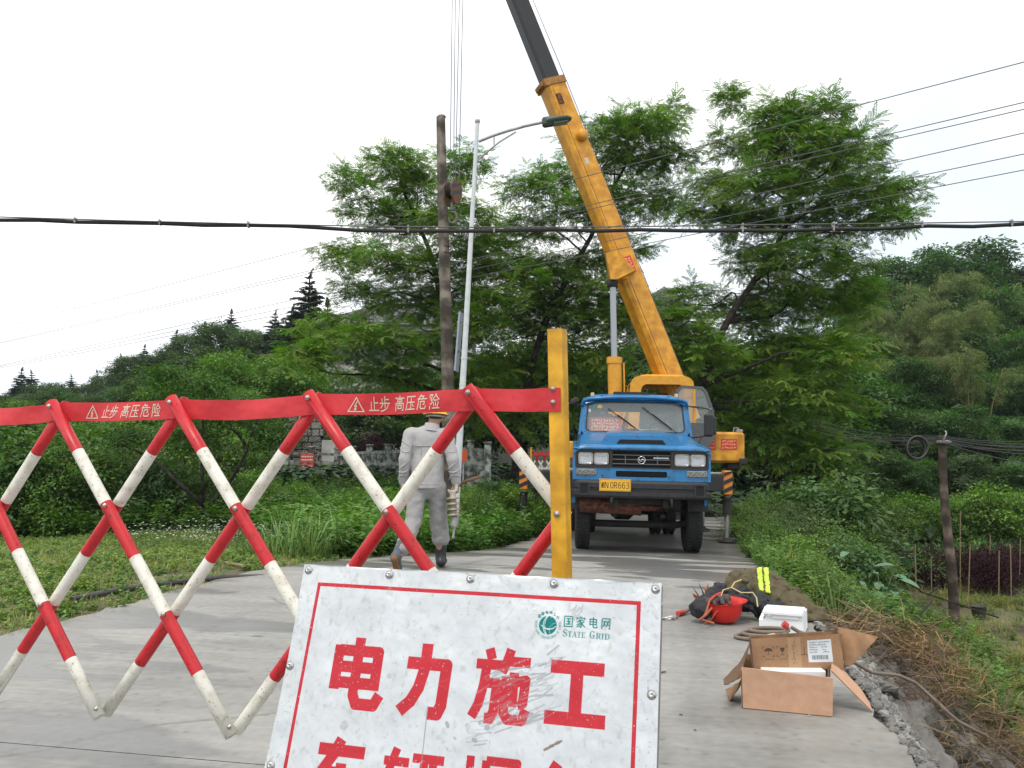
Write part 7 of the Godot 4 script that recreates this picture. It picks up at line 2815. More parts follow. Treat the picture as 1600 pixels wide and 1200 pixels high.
	tube(rb, [ram0 + Vector3(0, 0.02, 0), ram0 - Vector3(0, 0.12, 0)], 0.172, 20)
	tube(rb, [ram0 + Vector3(0.2, -0.1, 0.05), bot + Vector3(0.2, 0, 0.05)], 0.02, 8)
	obj("ram_barrel", rb, M["crane_yellow_plain"], boom)

func build_hook():
	# ropes from the boom head down to the hook block beside the concrete pole
	var d = 17.0
	var t = thing("hook_block", "black and orange crane hook block hanging in front of the bare concrete pole", "hook", at(707, 300, d))
	var o = t.position
	var s = d / F
	var st = mb()
	for q in [-1.0, 1.0]:
		prism(st, Transform3D(Basis(Vector3.UP, 0.9), Vector3.ZERO) * Transform3D(Basis(), Vector3(0, 0, q * 0.11)), [Vector2(-0.12, 0.2), Vector2(0.1, 0.22), Vector2(0.17, 0.08), Vector2(0.15, -0.12), Vector2(0.06, -0.28), Vector2(-0.06, -0.28), Vector2(-0.15, -0.12), Vector2(-0.17, 0.08)], -0.02, 0.02)
	obj("cheek_plate", st, mat("hook_orange", lin(0.15, 0.07, 0.035), 0.6, 0.0, "worn", 1.5), t)
	for k in 2:
		var sp = mb()
		prism(sp, Transform3D(Basis(Vector3.UP, 0.9), Vector3.ZERO) * Transform3D(Basis(), Vector3(0, 0, 0.132)), [Vector2(-0.15, -0.14 + k * 0.17), Vector2(0.15, 0.0 + k * 0.17), Vector2(0.15, 0.08 + k * 0.12), Vector2(-0.16, -0.06 + k * 0.17)], 0.0, 0.004)
		obj("black_stripe", sp, M["boom_black"], t)
	var sh = mb()
	for z in [-0.05, 0.05]:
		lathe(sh, Transform3D(Basis(Vector3.UP, 0.9), Vector3.ZERO) * Transform3D(Basis(Vector3.RIGHT, PI / 2), Vector3(0, 0.03, z)), [Vector2(0.03, -0.035), Vector2(0.16, -0.035), Vector2(0.13, 0.0), Vector2(0.16, 0.035), Vector2(0.03, 0.035)], 20)
	obj("sheave", sh, M["dark"], t)
	var hk = mb()
	tube(hk, [Vector3(0, -0.24, 0), Vector3(0, -0.4, 0)], 0.045, 10)
	var pts = []
	var rad = []
	for k in 13:
		var a = lerpf(PI * 0.62, -PI * 1.05, k / 12.0)
		pts.append(Vector3(cos(a) * 0.085 + 0.01, -0.56 + sin(a) * 0.12, 0))
		rad.append(0.036 - 0.018 * k / 12.0)
	tube(hk, pts, rad, 10)
	obj("hook", hk, mat("hook_steel", lin(0.13, 0.12, 0.115), 0.6, 0.4), t)
	var ropes = thing("hoist_rope", "four thin steel hoist ropes hanging from the boom to the hook block", "rope", Vector3.ZERO)
	for e in [[703, 709.5], [708.5, 714], [711.5, 722], [717, 727.5]]:
		var s2 = mb()
		var a0 = at(e[0], 285, d)
		var b0 = at(e[1] - 1.0, -150, 17.6)
		tube(s2, [a0, a0.lerp(b0, 0.5), b0], 0.0085, 5)
		obj("strand", s2, M["wire_grey"], ropes)

# ---- poles, lamp, wires ------------------------------------------------------
func build_poles():
	var d = 17.6
	var top = at(690, 183, d)
	var bot = at(703, 838, d)
	bot.y = gy(bot.x, d) - 0.2
	var t = thing("utility_pole", "bare weathered concrete pole beside the lamp post, hook block before it", "pole", bot)
	var st = mb()
	var pts = []
	var rad = []
	for k in 13:
		var u = k / 12.0
		pts.append((top - bot) * u + Vector3(0.02 * sin(u * 5.0), 0, 0))
		rad.append(lerpf(0.155, 0.098, u))
	tube(st, pts, rad, 20)
	lathe(st, Transform3D(Basis(), top - bot), [Vector2(0.098, 0), Vector2(0.085, 0.03), Vector2(0, 0.04)], 16)
	obj("shaft", st, M["concrete_pole"], t)
	for e in [[398, 0.118], [388, 0.117]]:
		var s2 = mb()
		var c = at(696, e[0], d) - bot
		var rp = []
		for k in 17: rp.append(c + Vector3(cos(TAU * k / 16.0) * e[1], 0.03 * sin(TAU * k / 16.0), sin(TAU * k / 16.0) * e[1]))
		tube(s2, rp, 0.008, 5, false)
		obj("wire_tie", s2, M["cable_black"], t)
	# street lamp
	d = 13.3
	var b = at(708, 852, d)
	b.y = gy(b.x, d) - 0.05
	var l = thing("street_lamp", "pale tapered street lamp post leaning right with a curved arm", "street lamp", b)
	var lt = at(746, 192, d) - b
	var s3 = mb()
	tube(s3, [Vector3.ZERO, lt * 0.35, lt * 0.6, lt], [0.062, 0.052, 0.042, 0.031], 16)
	tube(s3, [lt * 0.44, lt * 0.445], 0.056, 14)
	tube(s3, [lt * 0.38, lt * 0.383], 0.056, 14)
	obj("post", s3, M["lamp_paint"], l)
	var s4 = mb()
	lathe(s4, Transform3D(Basis(), lt), [Vector2(0.034, -0.01), Vector2(0.045, 0.02), Vector2(0.042, 0.05), Vector2(0, 0.06)], 14)
	obj("cap", s4, M["lamp_arm"], l)
	var s5 = mb()
	var ap = []
	for e in [[748, 221], [770, 212], [795, 204], [820, 197], [848, 191]]: ap.append(at(e[0], e[1], d) - b)
	tube(s5, ap, 0.024, 10)
	obj("arm", s5, M["lamp_arm"], l)
	var s6 = mb()
	tube(s6, [at(745, 252, d) - b, at(758, 240, d) - b, at(780, 222, d) - b, at(806, 206, d) - b], 0.015, 8)
	tube(s6, [at(772, 212, d) - b, at(772, 227, d) - b], 0.01, 8)
	obj("brace", s6, M["lamp_arm"], l)
	var s7 = mb()
	var h0 = at(846, 192, d) - b
	var h1 = at(893, 185, d) - b
	var hx = (h1 - h0).normalized()
	var hb = Basis(hx, Vector3(0, 0, 1).cross(hx), Vector3(0, 0, 1))
	bx(s7, Transform3D(hb, h0.lerp(h1, 0.22)), Vector3(0.2, 0.15, 0.16), 0.03)
	var head = obj("lamp_head", s7, M["lamp_head"], l)
	var s8 = mb()
	var rows = []
	for e in [[0.14, 0.055, 0.10], [0.3, 0.062, 0.13], [0.6, 0.06, 0.135], [0.85, 0.05, 0.12], [0.97, 0.03, 0.07], [1.0, 0.01, 0.03]]:
		var row = []
		for k in 16:
			var a = TAU * k / 16.0
			row.append(h0.lerp(h1, e[0]) + hb * Vector3(0, sin(a) * e[1], cos(a) * e[2]))
		rows.append(row)
	loft(s8, rows, true, true, true)
	obj("lamp_shell", s8, M["lamp_head"], head)
	var s9 = mb()
	bx(s9, Transform3D(hb, h0.lerp(h1, 0.62) - hb.y * 0.057), Vector3(0.24, 0.012, 0.17), 0.004)
	obj("lamp_glass", s9, mat("lamp_glass", lin(0.25, 0.28, 0.25), 0.25), head)
	var s10 = mb()
	var q0 = at(716, 533, d) - b
	bx(s10, Transform3D(Basis(Vector3.UP, 1.38).rotated(Vector3(0, 0, 1), -0.075), q0 + Vector3(-0.0, 0, -0.1)), Vector3(0.2, 0.98, 0.03), 0.004)
	obj("side_board", s10, M["panel_blue"], l)
	for yy in [502, 548]:
		var s11 = mb()
		bar(s11, at(722, yy, d) - b, at(714, yy, d) - b + Vector3(0, 0, -0.1), 0.02, 0.03)
		obj("clamp", s11, M["galv"], l)
	# short wooden pole on the field at the right
	d = 15.0
	var wt = at(1471, 680, d)
	var wb = at(1490, 972, d)
	wb.y = gy(wb.x, d) - 0.15
	var w = thing("wooden_pole", "short leaning wooden pole carrying bundled wires in the field at the right", "pole", wb)
	var s12 = mb()
	var wp = []
	var wr = []
	for k in 9:
		var u = k / 8.0
		wp.append((wt - wb) * u + Vector3(0.025 * sin(u * 7.0), 0, 0.02 * sin(u * 4.0)))
		wr.append(lerpf(0.092, 0.062, u) + 0.004 * sin(k * 3.0))
	tube(s12, wp, wr, 12)
	obj("shaft", s12, M["wood_pole"], w)
	var s13 = mb()
	tube(s13, [wt - wb + Vector3(-0.02, -0.12, 0.08), wt - wb + Vector3(0.05, 0.03, 0.08), wt - wb + Vector3(0.04, 0.08, 0.06)], 0.014, 6)
	bx(s13, wt - wb + Vector3(0.03, -0.12, 0.02), Vector3(0.2, 0.05, 0.16), 0.01)
	obj("wire_bracket", s13, M["galv"], w)
	var cl = thing("wire_coil", "coil of spare black wire hanging left of the wooden pole top", "wire coil", at(1432, 703, 15.0))
	for k in 6:
		var s14 = mb()
		var rp = []
		for q in 29:
			var a = TAU * q / 28.0
			rp.append(Vector3(cos(a) * (0.165 + 0.012 * (k % 3)), sin(a) * (0.19 + 0.01 * (k % 2)) + 0.01 * k, 0.02 * k - 0.05 + 0.03 * sin(a)))
		tube(s14, rp, 0.011, 6, false)
		obj("loop", s14, M["wire_grey"] if k % 2 else M["cable_black"], cl)
	# wires through the pole top
	var bundle = thing("telephone_wires", "bundle of thin wires sagging past the top of the wooden pole", "wires", Vector3.ZERO)
	var ends = [[1270, 655, 1640, 688], [1270, 664, 1640, 693], [1270, 668, 1640, 700], [1270, 673, 1640, 697], [1280, 676, 1640, 706], [1280, 684, 1640, 712], [1290, 700, 1640, 730], [1270, 660, 1640, 703]]
	var pt = at(1471, 686, 14.9)
	for k in ends.size():
		var e = ends[k]
		var s15 = mb()
		var a = at(e[0], e[1], 21.0)
		var c = at(e[2], e[3], 12.5)
		var mid = pt + Vector3(0, 0.05 - 0.018 * k, 0.03)
		var p2 = []
		for q in 9: p2.append(a.lerp(mid, q / 8.0) - Vector3(0, 0.12 * sin(PI * q / 8.0), 0))
		for q in range(1, 9): p2.append(mid.lerp(c, q / 8.0) - Vector3(0, 0.05 * sin(PI * q / 8.0), 0))
		p2.append(c + (c - mid) * 2.5 + Vector3(0, 0.2, 0))
		tube(s15, p2, 0.0055, 5)
		obj("wire", s15, M["wire_grey"], bundle)

func build_cables():
	# thick service cable lashed to a messenger wire
	var d = 7.0
	var t = thing("black_cable", "thick black cable across the whole view, lashed to a thin wire", "cable", Vector3.ZERO)
	var p = []
	for e in [[-1100, 300], [-140, 341], [0, 344], [60, 344], [120, 347], [185, 348], [250, 349], [320, 352], [390, 352], [450, 353], [500, 356], [560, 360], [620, 361], [690, 361], [760, 361], [810, 360], [870, 359], [940, 361], [1000, 359], [1040, 360], [1100, 361], [1160, 360], [1220, 361], [1300, 358], [1360, 358], [1400, 356], [1450, 353], [1520, 354], [1600, 350], [1740, 344], [2700, 296]]:
		p.append(at(e[0], e[1], d))
	var st = mb()
	tube(st, p, 0.0165, 10)
	obj("cable", st, M["cable_black"], t)
	var q = []
	for e in [[-1100, 294], [-140, 335], [0, 339], [200, 345], [400, 350], [600, 354], [800, 355.5], [1000, 354], [1200, 351], [1400, 349], [1600, 346], [1740, 341], [2700, 292]]: q.append(at(e[0], e[1], d - 0.02))
	var s2 = mb()
	tube(s2, q, 0.0055, 6)
	obj("messenger_wire", s2, M["wire_grey"], t)
	for e in [[118, 342, 348], [388, 348, 355], [638, 354, 363], [772, 355, 363], [1160, 351, 362], [1302, 349, 361], [1440, 347, 355], [1580, 345, 353], [-20, 338, 346], [250, 345, 351]]:
		var s3 = mb()
		bar(s3, at(e[0], e[1] - 2, d), at(e[0], e[2] + 1, d), 0.016, 0.045, Vector3(0, 0, 1), 0.005)
		obj("clip", s3, M["lamp_arm"], t)
	# six power lines running from the upper right into the distance on the left
	var where = ["topmost", "second from the top", "third from the top", "fourth from the top", "fifth from the top", "lowest"]
	var k = 0
	for e in [[1600, 92, 110, 480], [1600, 155, 95, 510], [1600, 166, 95, 512], [1600, 203, 120, 541], [1600, 236, 120, 545], [1600, 261, 130, 547]]:
		var sl = (e[3] - e[1]) / float(e[2] - e[0])
		var a = at(1740, e[1] + sl * 140.0, 10.5 + 0.15 * k)
		var b = at(30, e[3] + sl * (30 - e[2]), 44.0 + k)
		a += (a - b).normalized() * 12.0
		b += (b - a).normalized() * 45.0
		var w = thing("power_line", "%s of the thin power lines rising across the sky to the right" % where[k], "power line", a)
		var s4 = mb()
		var pp = []
		for i in 17:
			var u = i / 16.0
			pp.append((b - a) * u - Vector3(0, 0.12 * sin(PI * u), 0))
		var pr = []
		for i in 17: pr.append(lerpf(0.007, 0.014, i / 16.0))
		tube(s4, pp, pr, 5)
		obj("wire", s4, M["line_grey"], w)
		k += 1
	# far small folding barrier behind the left stabiliser
	var fb = thing("far_barrier", "small distant red and white folding barrier behind the left stabiliser of the crane", "barrier", at(848, 735, 21.5))
	for i in 4:
		for s in [-1.0, 1.0]:
			var s5 = mb()
			var s6 = mb()
			var x = -0.25 + i * 0.2
			tube(s5, [Vector3(x, 0.5, s * 0.02), Vector3(x + s * 0.14, 0.25, s * 0.02)], 0.022, 8)
			tube(s6, [Vector3(x + s * 0.14, 0.25, s * 0.02), Vector3(x + s * 0.28, 0.0, s * 0.02)], 0.022, 8)
			obj("rod", [s5, s6], [M["red_paint"], M["white_paint"]], fb)
	for i in 3:
		var s7 = mb()
		sheet(s7, [[Vector3(-0.25 + i * 0.2, 0.5, 0.03), Vector3(-0.25 + i * 0.2, 0.42, 0.03)], [Vector3(-0.15 + i * 0.2, 0.44, 0.05), Vector3(-0.15 + i * 0.2, 0.36, 0.05)], [Vector3(-0.05 + i * 0.2, 0.5, 0.03), Vector3(-0.05 + i * 0.2, 0.42, 0.03)]], 0.003)
		obj("warning_band", s7, M["band"], fb)
	var s8 = mb()
	bx(s8, Vector3(-0.3, 0.2, 0), Vector3(0.05, 0.8, 0.05), 0.005)
	obj("post", s8, M["yellow_post"], fb)

# ---- things lying on the road -------------------------------------------------
func gp(px, py) -> Vector3:
	var p = ground_point(px, py)
	if p.x > left_edge(-p.z) and p.x < right_edge(-p.z):
		var d = 2.0
		while d < 40.0:      # the road lies a little above the earth
			var q = at(px, py, d)
			if q.y < road_y(q.x, d): return Vector3(q.x, road_y(q.x, d), -d)
			d += 0.01
	return p

func board_panel(parent, called, m, corners, thick := 0.005, bend := 0.0, ragged := 0.0):   # a cardboard panel from four corners: top left, top right, bottom right, bottom left
	var rows = []
	var n = (corners[1] - corners[0]).cross(corners[3] - corners[0]).normalized()
	for i in 9:
		var row = []
		for j in 7:
			var u = i / 8.0
			var v = j / 6.0
			var p = corners[0].lerp(corners[1], u).lerp(corners[3].lerp(corners[2], u), v)
			p += n * bend * sin(PI * v) * (0.6 + 0.4 * sin(u * 4.0))
			if ragged > 0.0 and (i == 0 or i == 8): p += Vector3(rf(-1, 1), rf(-1, 1), rf(-1, 1)) * ragged
			row.append(p)
		rows.append(row)
	var st = mb()
	sheet(st, rows, thick)
	return obj(called, st, m, parent)

func build_gear():
	rng.seed = 1000
	# lower carton, spread open
	var a = gp(1161, 1107)
	var b = gp(1301, 1121)
	var t = thing("cardboard_box", "open cardboard box with a plain pale front panel standing on the road edge", "cardboard box", a)
	var w = b - a
	var back = Vector3(-w.z, 0, w.x).normalized() * 0.29
	if back.z > 0: back = -back
	var h = Vector3(0, 0.2, 0)
	var tilt = Vector3(0, 0, 0.012)
	board_panel(t, "front_panel", M["card_light"], [h + tilt - w * 0.01, w * 1.01 + h * 0.93 + tilt, w + Vector3(0, 0.004, 0), Vector3(0, 0.004, 0)], 0.006, 0.004)
	board_panel(t, "side_panel", M["card_dark"], [w * 0.97 + h * 0.95, w * 0.97 + back + h, w * 0.97 + back + Vector3(0, 0.004, 0), w * 0.97 + Vector3(0, 0.004, 0)], 0.005, 0.01)
	board_panel(t, "side_panel", M["card"], [back + h * 0.9, h * 0.9 - Vector3(0.005, 0, 0), Vector3(-0.004, 0.004, 0), back + Vector3(-0.004, 0.004, 0)], 0.005, 0.008)
	board_panel(t, "back_panel", M["card"], [w + back + h, back + h, back + Vector3(0, 0.004, 0), w + back + Vector3(0, 0.004, 0)], 0.005)
	board_panel(t, "bottom", M["card"], [Vector3(0, 0.008, 0), w + Vector3(0, 0.008, 0), w + back + Vector3(0, 0.008, 0), back + Vector3(0, 0.008, 0)], 0.003)
	# flaps: the right one slants to the ground, the left ones are crumpled
	var fr0 = w * 0.99 + back * 0.55 + h * 1.12
	board_panel(t, "flap", M["card_light"], [fr0 + back * 0.35, at(1342, 1075, 4.25) - a, gp(1363, 1114) - a, w * 1.0 + back * 0.35 + h * 0.95], 0.006, -0.015)
	board_panel(t, "flap", M["card_dark"], [back * 0.9 + h * 1.3 + w * 0.06, Vector3(-0.01, 0.14, 0) + back * 0.2, at(1131, 1071, 4.1) - a, at(1131, 1062, 4.3) - a], 0.005, 0.03, 0.004)
	board_panel(t, "flap", M["card"], [Vector3(-0.005, 0.12, 0) + back * 0.5, Vector3(-0.005, 0.13, 0) + back * 0.05, gp(1140, 1096) - a, gp(1135, 1085) - a + Vector3(0, 0.02, 0)], 0.005, 0.02, 0.004)
	var pk = thing("foam_slab", "white foam slab showing between the two cardboard boxes", "packing foam", a + w * 0.55 + back * 0.35 + Vector3(0, 0.177, 0))
	var sp = mb()
	bx(sp, Transform3D(Basis(Vector3.UP, 0.0), Vector3.ZERO), Vector3(0.3, 0.03, 0.14), 0.004)
	obj("slab", sp, M["styro"], pk)
	# upper carton with printed front
	var d = 4.22
	var c0 = at(1173, 998, d)
	var c1 = at(1314, 990, d)
	var c2 = at(1318, 1045, d)
	var c3 = at(1178, 1046, d)
	var u = thing("printed_carton", "brown printed carton with a white label and tape stacked on the open box", "cardboard box", c3)
	var im = carton_print()
	var pm = picture("carton_print", im, 0.88)
	var st = mb()
	st.set_smooth_group(1)
	var q = [c0 - c3, c1 - c3, c2 - c3, Vector3.ZERO]
	var bn = 14
	for i in bn:
		for j in 6:
			var cc = []
			for e in [[0, 0], [1, 0], [1, 1], [0, 1]]:
				var uu = float(i + e[0]) / bn
				var vv = float(j + e[1]) / 6.0
				var p = q[0].lerp(q[1], uu).lerp(q[3].lerp(q[2], uu), vv)
				p.z += 0.008 * sin(uu * PI) + 0.005 * sin(vv * 5.0 + uu * 4.0)
				cc.append([p, Vector2(uu, vv)])
			for k in [0, 1, 2, 0, 2, 3]:
				st.set_uv(cc[k][1]); st.add_vertex(cc[k][0])
	obj("front_panel", st, pm, u)
	var bk = Vector3(0.03, -0.012, -0.13)
	board_panel(u, "side_panel", M["card"], [q[1], q[1] + bk, q[2] + bk, q[2]], 0.005, 0.01)
	board_panel(u, "side_panel", M["card_dark"], [q[0] + bk, q[0], q[3], q[3] + bk], 0.005, 0.0)
	board_panel(u, "back_panel", M["card"], [q[1] + bk, q[0] + bk, q[3] + bk, q[2] + bk], 0.005)
	board_panel(u, "bottom", M["card"], [q[3] + Vector3(0, 0.003, 0), q[2] + Vector3(0, 0.003, 0), q[2] + bk, q[3] + bk], 0.004)
	board_panel(u, "flap", M["card"], [q[1] + bk * 0.95 + Vector3(0, 0.02, 0), at(1373, 996, 4.3) - c3, at(1330, 1039, 4.25) - c3, q[2] + bk * 0.3 + Vector3(0.01, 0.01, 0)], 0.005, -0.02, 0.004)
	board_panel(u, "flap", M["card_dark"], [at(1297, 984, 4.45) - c3, at(1316, 989, 4.43) - c3, q[1] + bk, q[1] + bk - Vector3(0.06, 0, 0)], 0.005, 0.006, 0.003)
	# white foam box with a lid and broken corner
	var fp = gp(1192, 989)
	var f = thing("foam_box", "white polystyrene box with a lid and a broken side behind the boxes", "foam box", fp)
	var bs = Basis(Vector3.UP, -0.42)
	var fb = mb()
	var X = 0.25
	var Y = 0.135
	var Z = 0.34
	prism(fb, Transform3D(bs, Vector3.ZERO), [Vector2(0, 0), Vector2(X, 0), Vector2(X, Y), Vector2(0.08, Y), Vector2(0.0, 0.095)], -0.022, 0.0)
	prism(fb, Transform3D(bs * Basis(Vector3.UP, -PI / 2), Vector3.ZERO), [Vector2(-0.0, 0), Vector2(-0.15, 0), Vector2(-0.21, 0.055), Vector2(-0.25, 0.0), Vector2(-Z, 0), Vector2(-Z, Y), Vector2(-0.03, 0.1), Vector2(-0.0, 0.09)], 0.0, 0.024)
	prism(fb, Transform3D(bs, bs * Vector3(0, 0, -Z)), [Vector2(0, 0), Vector2(X, 0), Vector2(X, Y), Vector2(0, Y)], 0.0, 0.022)
	prism(fb, Transform3D(bs * Basis(Vector3.UP, -PI / 2), bs * Vector3(X, 0, 0)), [Vector2(0, 0), Vector2(-Z, 0), Vector2(-Z, Y), Vector2(0, Y)], -0.024, 0.0)
	bx(fb, Transform3D(bs, bs * Vector3(X * 0.5, 0.012, -Z * 0.5)), Vector3(X - 0.04, 0.022, Z - 0.04), 0.003)
	obj("body", fb, M["styro"], f)
	var fl = mb()
	bx(fl, Transform3D(bs * Basis(Vector3.RIGHT, 0.02), bs * Vector3(X * 0.5 + 0.012, Y + 0.014, -0.10)), Vector3(X + 0.02, 0.026, 0.25), 0.005)
	bx(fl, Transform3D(bs, bs * Vector3(X * 0.62, Y - 0.012, 0.006)), Vector3(X * 0.7, 0.03, 0.01), 0.003)
	obj("lid", fl, M["styro"], f)
	# red helmet lying upside down, gloves in it
	var hp = gp(1139, 978)
	var hl = thing("red_helmet", "red safety helmet lying upside down on the road", "helmet", hp + Vector3(0, 0.0, -0.12))
	var hm = mb()
	var hx = Transform3D(Basis(Vector3(0, 0, 1), 0.06).rotated(Vector3.RIGHT, 0.08), Vector3.ZERO)
	var rows = []
	for e in [[0.0, 0.0], [0.06, 0.006], [0.105, 0.035], [0.128, 0.085], [0.138, 0.14], [0.142, 0.165], [0.15, 0.172], [0.136, 0.165], [0.128, 0.13], [0.115, 0.08], [0.08, 0.03], [0.0, 0.014]]:
		var row = []
		for k in 28:
			var an = TAU * k / 28.0
			var peak = 1.0 + (0.22 * pow(maxf(0.0, cos(an)), 4.0) if e[1] > 0.16 else 0.0)
			row.append(hx * Vector3(cos(an) * e[0] * peak, e[1] - (0.008 * maxf(0.0, cos(an)) if e[1] > 0.16 else 0.0), sin(an) * e[0] * 1.1))
		rows.append(row)
	loft(hm, rows, true, true)
	obj("shell", hm, M["helmet_red"], hl)
	var hc = mb()
	tube(hc, [Vector3(-0.02, 0.13, 0.1), Vector3(-0.1, 0.1, 0.14), Vector3(-0.14, 0.03, 0.12), Vector3(-0.18, 0.012, 0.1)], 0.005, 6)
	obj("chin_strap", hc, M["strap_orange"], hl)
	var gv = thing("work_gloves", "crumpled dark grey work gloves lying in the red helmet", "gloves", hp + Vector3(-0.03, 0.13, -0.12))
	var gm = mb()
	skin(gm, [[Vector3(-0.08, 0.02, 0.02), Vector3(0.05, 0.05, 0.0), 0.035, 0.03], [Vector3(-0.05, 0.05, 0.03), Vector3(-0.06, 0.02, 0.08), 0.02, 0.015], [Vector3(-0.01, 0.06, 0.03), Vector3(0.0, 0.03, 0.08), 0.02, 0.014], [Vector3(0.03, 0.06, 0.02), Vector3(0.06, 0.02, 0.06), 0.018, 0.014], [Vector3(-0.09, 0.03, 0.0), Vector3(-0.1, 0.04, -0.05), 0.02, 0.015]], 0.007, 0.015, [], noise(22.0, 95, 2), 0.012)
	obj("fabric", gm, mat("glove_dark", lin(0.10, 0.09, 0.095), 0.95, 0.0, "worn", 6.0), gv)
	var gr = mb()
	tube(gr, [Vector3(-0.1, 0.04, 0.07), Vector3(-0.05, 0.08, 0.05), Vector3(0.0, 0.095, 0.02)], 0.008, 6)
	obj("red_cuff", gr, M["tool_red"], gv)
	# olive coat thrown down, dark lining showing
	var cp = gp(1190, 965)
	var ct = thing("olive_coat", "crumpled olive coat with lime reflective stripes lying on the road edge", "coat", cp)
	var V = func(px, py, dd): return at(px + 8.0, py, dd) - cp
	var bones = [[V.call(1148, 914, 7.2), V.call(1188, 920, 7.0), 0.12, 0.15, 1.0], [V.call(1155, 909, 7.2), V.call(1180, 911, 7.1), 0.085, 0.1], [V.call(1188, 925, 6.9), V.call(1225, 945, 6.7), 0.145, 0.11], [V.call(1205, 922, 6.9), V.call(1235, 942, 6.7), 0.09, 0.085], [V.call(1235, 947, 6.7), V.call(1275, 963, 6.5), 0.075, 0.055],
		[V.call(1140, 930, 7.4), V.call(1210, 950, 7.3), 0.11, 0.09], [V.call(1250, 966, 6.45), V.call(1276, 967, 6.5), 0.045, 0.04]]
	var floor_cut = [Vector3(0, 0.004, 0), Vector3(0, -1, 0)]
	var folds = noise(9.0, 96, 3)
	var cm = mb()
	skin(cm, bones, 0.012, 0.05, [floor_cut], folds, 0.045)
	obj("cloth", cm, M["olive"], ct)
	var fat = []
	for e in bones:
		var wide = e.duplicate()
		wide[2] += 0.006
		wide[3] += 0.006
		fat.append(wide)
	var sdir = Vector3(0.95, 0.1, 0.3).normalized()
	for k in 2:
		var lm = mb()
		var c0_ = V.call(1181 + k * 10, 905, 7.0)
		skin(lm, fat, 0.012, 0.05, [floor_cut, [c0_ + sdir * 0.021, sdir], [c0_ - sdir * 0.021, -sdir], [V.call(1190, 917, 7.0), Vector3(-0.2, -1, -0.1).normalized()]], folds, 0.045)
		obj("reflective_stripe", lm, M["lime"], ct)
	var ln = mb()
	skin(ln, [[V.call(1128, 940, 6.55), V.call(1172, 942, 6.5), 0.055, 0.065], [V.call(1140, 932, 6.7), V.call(1158, 930, 6.7), 0.06, 0.06], [V.call(1180, 945, 6.45), V.call(1205, 955, 6.4), 0.075, 0.06]], 0.013, 0.05, [[Vector3(0, 0.004, 0), Vector3(0, -1, 0)]], noise(14.0, 97, 3), 0.045)
	obj("lining", ln, M["bag_black"], ct)
	for l in [[[1117, 936, 6.42], [1122, 922, 6.5], [1135, 918, 6.5], [1150, 926, 6.4], [1168, 926, 6.38], [1174, 934, 6.35], [1176, 948, 6.3]], [[1135, 918, 6.5], [1140, 910, 6.6], [1150, 906, 6.7]]]:
		var pp = mb()
		var pts = []
		for e in l: pts.append(V.call(e[0], e[1], e[2]))
		tube(pp, pts, 0.0055, 6)
		obj("piping", pp, M["piping"], ct)
	# black bag, harness straps, tools
	var bp = gp(1100, 965)
	var bg = thing("black_bag", "long black tool bag lying left of the red helmet", "bag", bp)
	var bm = mb()
	skin(bm, [[at(1092, 952, 6.35) - bp, at(1126, 917, 6.75) - bp, 0.058, 0.045], [at(1092, 950, 6.35) - bp, at(1100, 955, 6.3) - bp, 0.06, 0.055]], 0.011, 0.03, [[Vector3(0, 0.004, 0), Vector3(0, -1, 0)]], noise(14.0, 98, 2), 0.02)
	obj("fabric", bm, M["bag_black"], bg)
	var hr = thing("safety_harness", "tangled dark safety harness straps with orange edges beside the black bag", "harness", gp(1095, 945))
	var ho = hr.position
	for l in [[[1084, 922, 6.9], [1090, 930, 6.8], [1098, 940, 6.7]], [[1092, 914, 7.0], [1097, 925, 6.9], [1100, 938, 6.7]], [[1106, 916, 7.0], [1102, 926, 6.9], [1100, 938, 6.7]], [[1082, 930, 6.8], [1092, 934, 6.7], [1104, 932, 6.7]], [[1098, 918, 6.95], [1108, 930, 6.8], [1112, 938, 6.7]]]:
		var sm = mb()
		var rr = []
		for i in l.size(): rr.append([at(l[i][0], l[i][1], l[i][2]) - ho + Vector3(0, 0.015, 0), at(l[i][0] + 4, l[i][1] + 4, l[i][2]) - ho])
		sheet(sm, rr, 0.004, false)
		obj("strap", sm, M["bag_black"] if l[0][0] % 4 == 0 else M["strap_orange"], hr)
	for l in [[[1108, 940, 6.2], [1104, 955, 6.15], [1097, 968, 6.1], [1116, 974, 6.05]], [[1112, 950, 6.2], [1102, 962, 6.1], [1092, 969, 6.1]]]:
		var sm = mb()
		var pts = []
		for e in l: pts.append(at(e[0], e[1], e[2]) - ho)
		tube(sm, pts, 0.008, 6)
		obj("orange_cord", sm, M["strap_orange"], hr)
	var ly = thing("lanyard", "short cable with a red grip and steel snap hooks lying on the road", "lanyard", gp(1062, 966))
	var lo = ly.position
	var lm2 = mb()
	tube(lm2, [gp(1068, 962) - lo + Vector3(0, 0.02, 0), gp(1078, 958) - lo + Vector3(0, 0.03, 0), gp(1090, 957) - lo + Vector3(0, 0.025, 0)], 0.013, 8)
	obj("cable", lm2, M["hose"], ly)
	var lg = mb()
	tube(lg, [gp(1059, 964) - lo + Vector3(0, 0.022, 0), gp(1069, 961) - lo + Vector3(0, 0.022, 0)], 0.02, 10)
	obj("grip", lg, M["tool_red"], ly)
	for e in [[1050, 967], [1044, 969]]:
		var lk = mb()
		var pts = []
		var cc = gp(e[0], e[1]) - lo + Vector3(0, 0.012, 0)
		for k in 13: pts.append(cc + Vector3(cos(TAU * k / 12.0) * 0.045, 0.01 * sin(TAU * k / 12.0), sin(TAU * k / 12.0) * 0.022))
		tube(lk, pts, 0.007, 6, false)
		obj("snap_hook", lk, M["steel"], ly)
	var rt = thing("red_tool", "small red tool handle poking out behind the olive coat", "tool", at(1140, 908, 7.3))
	var rm = mb()
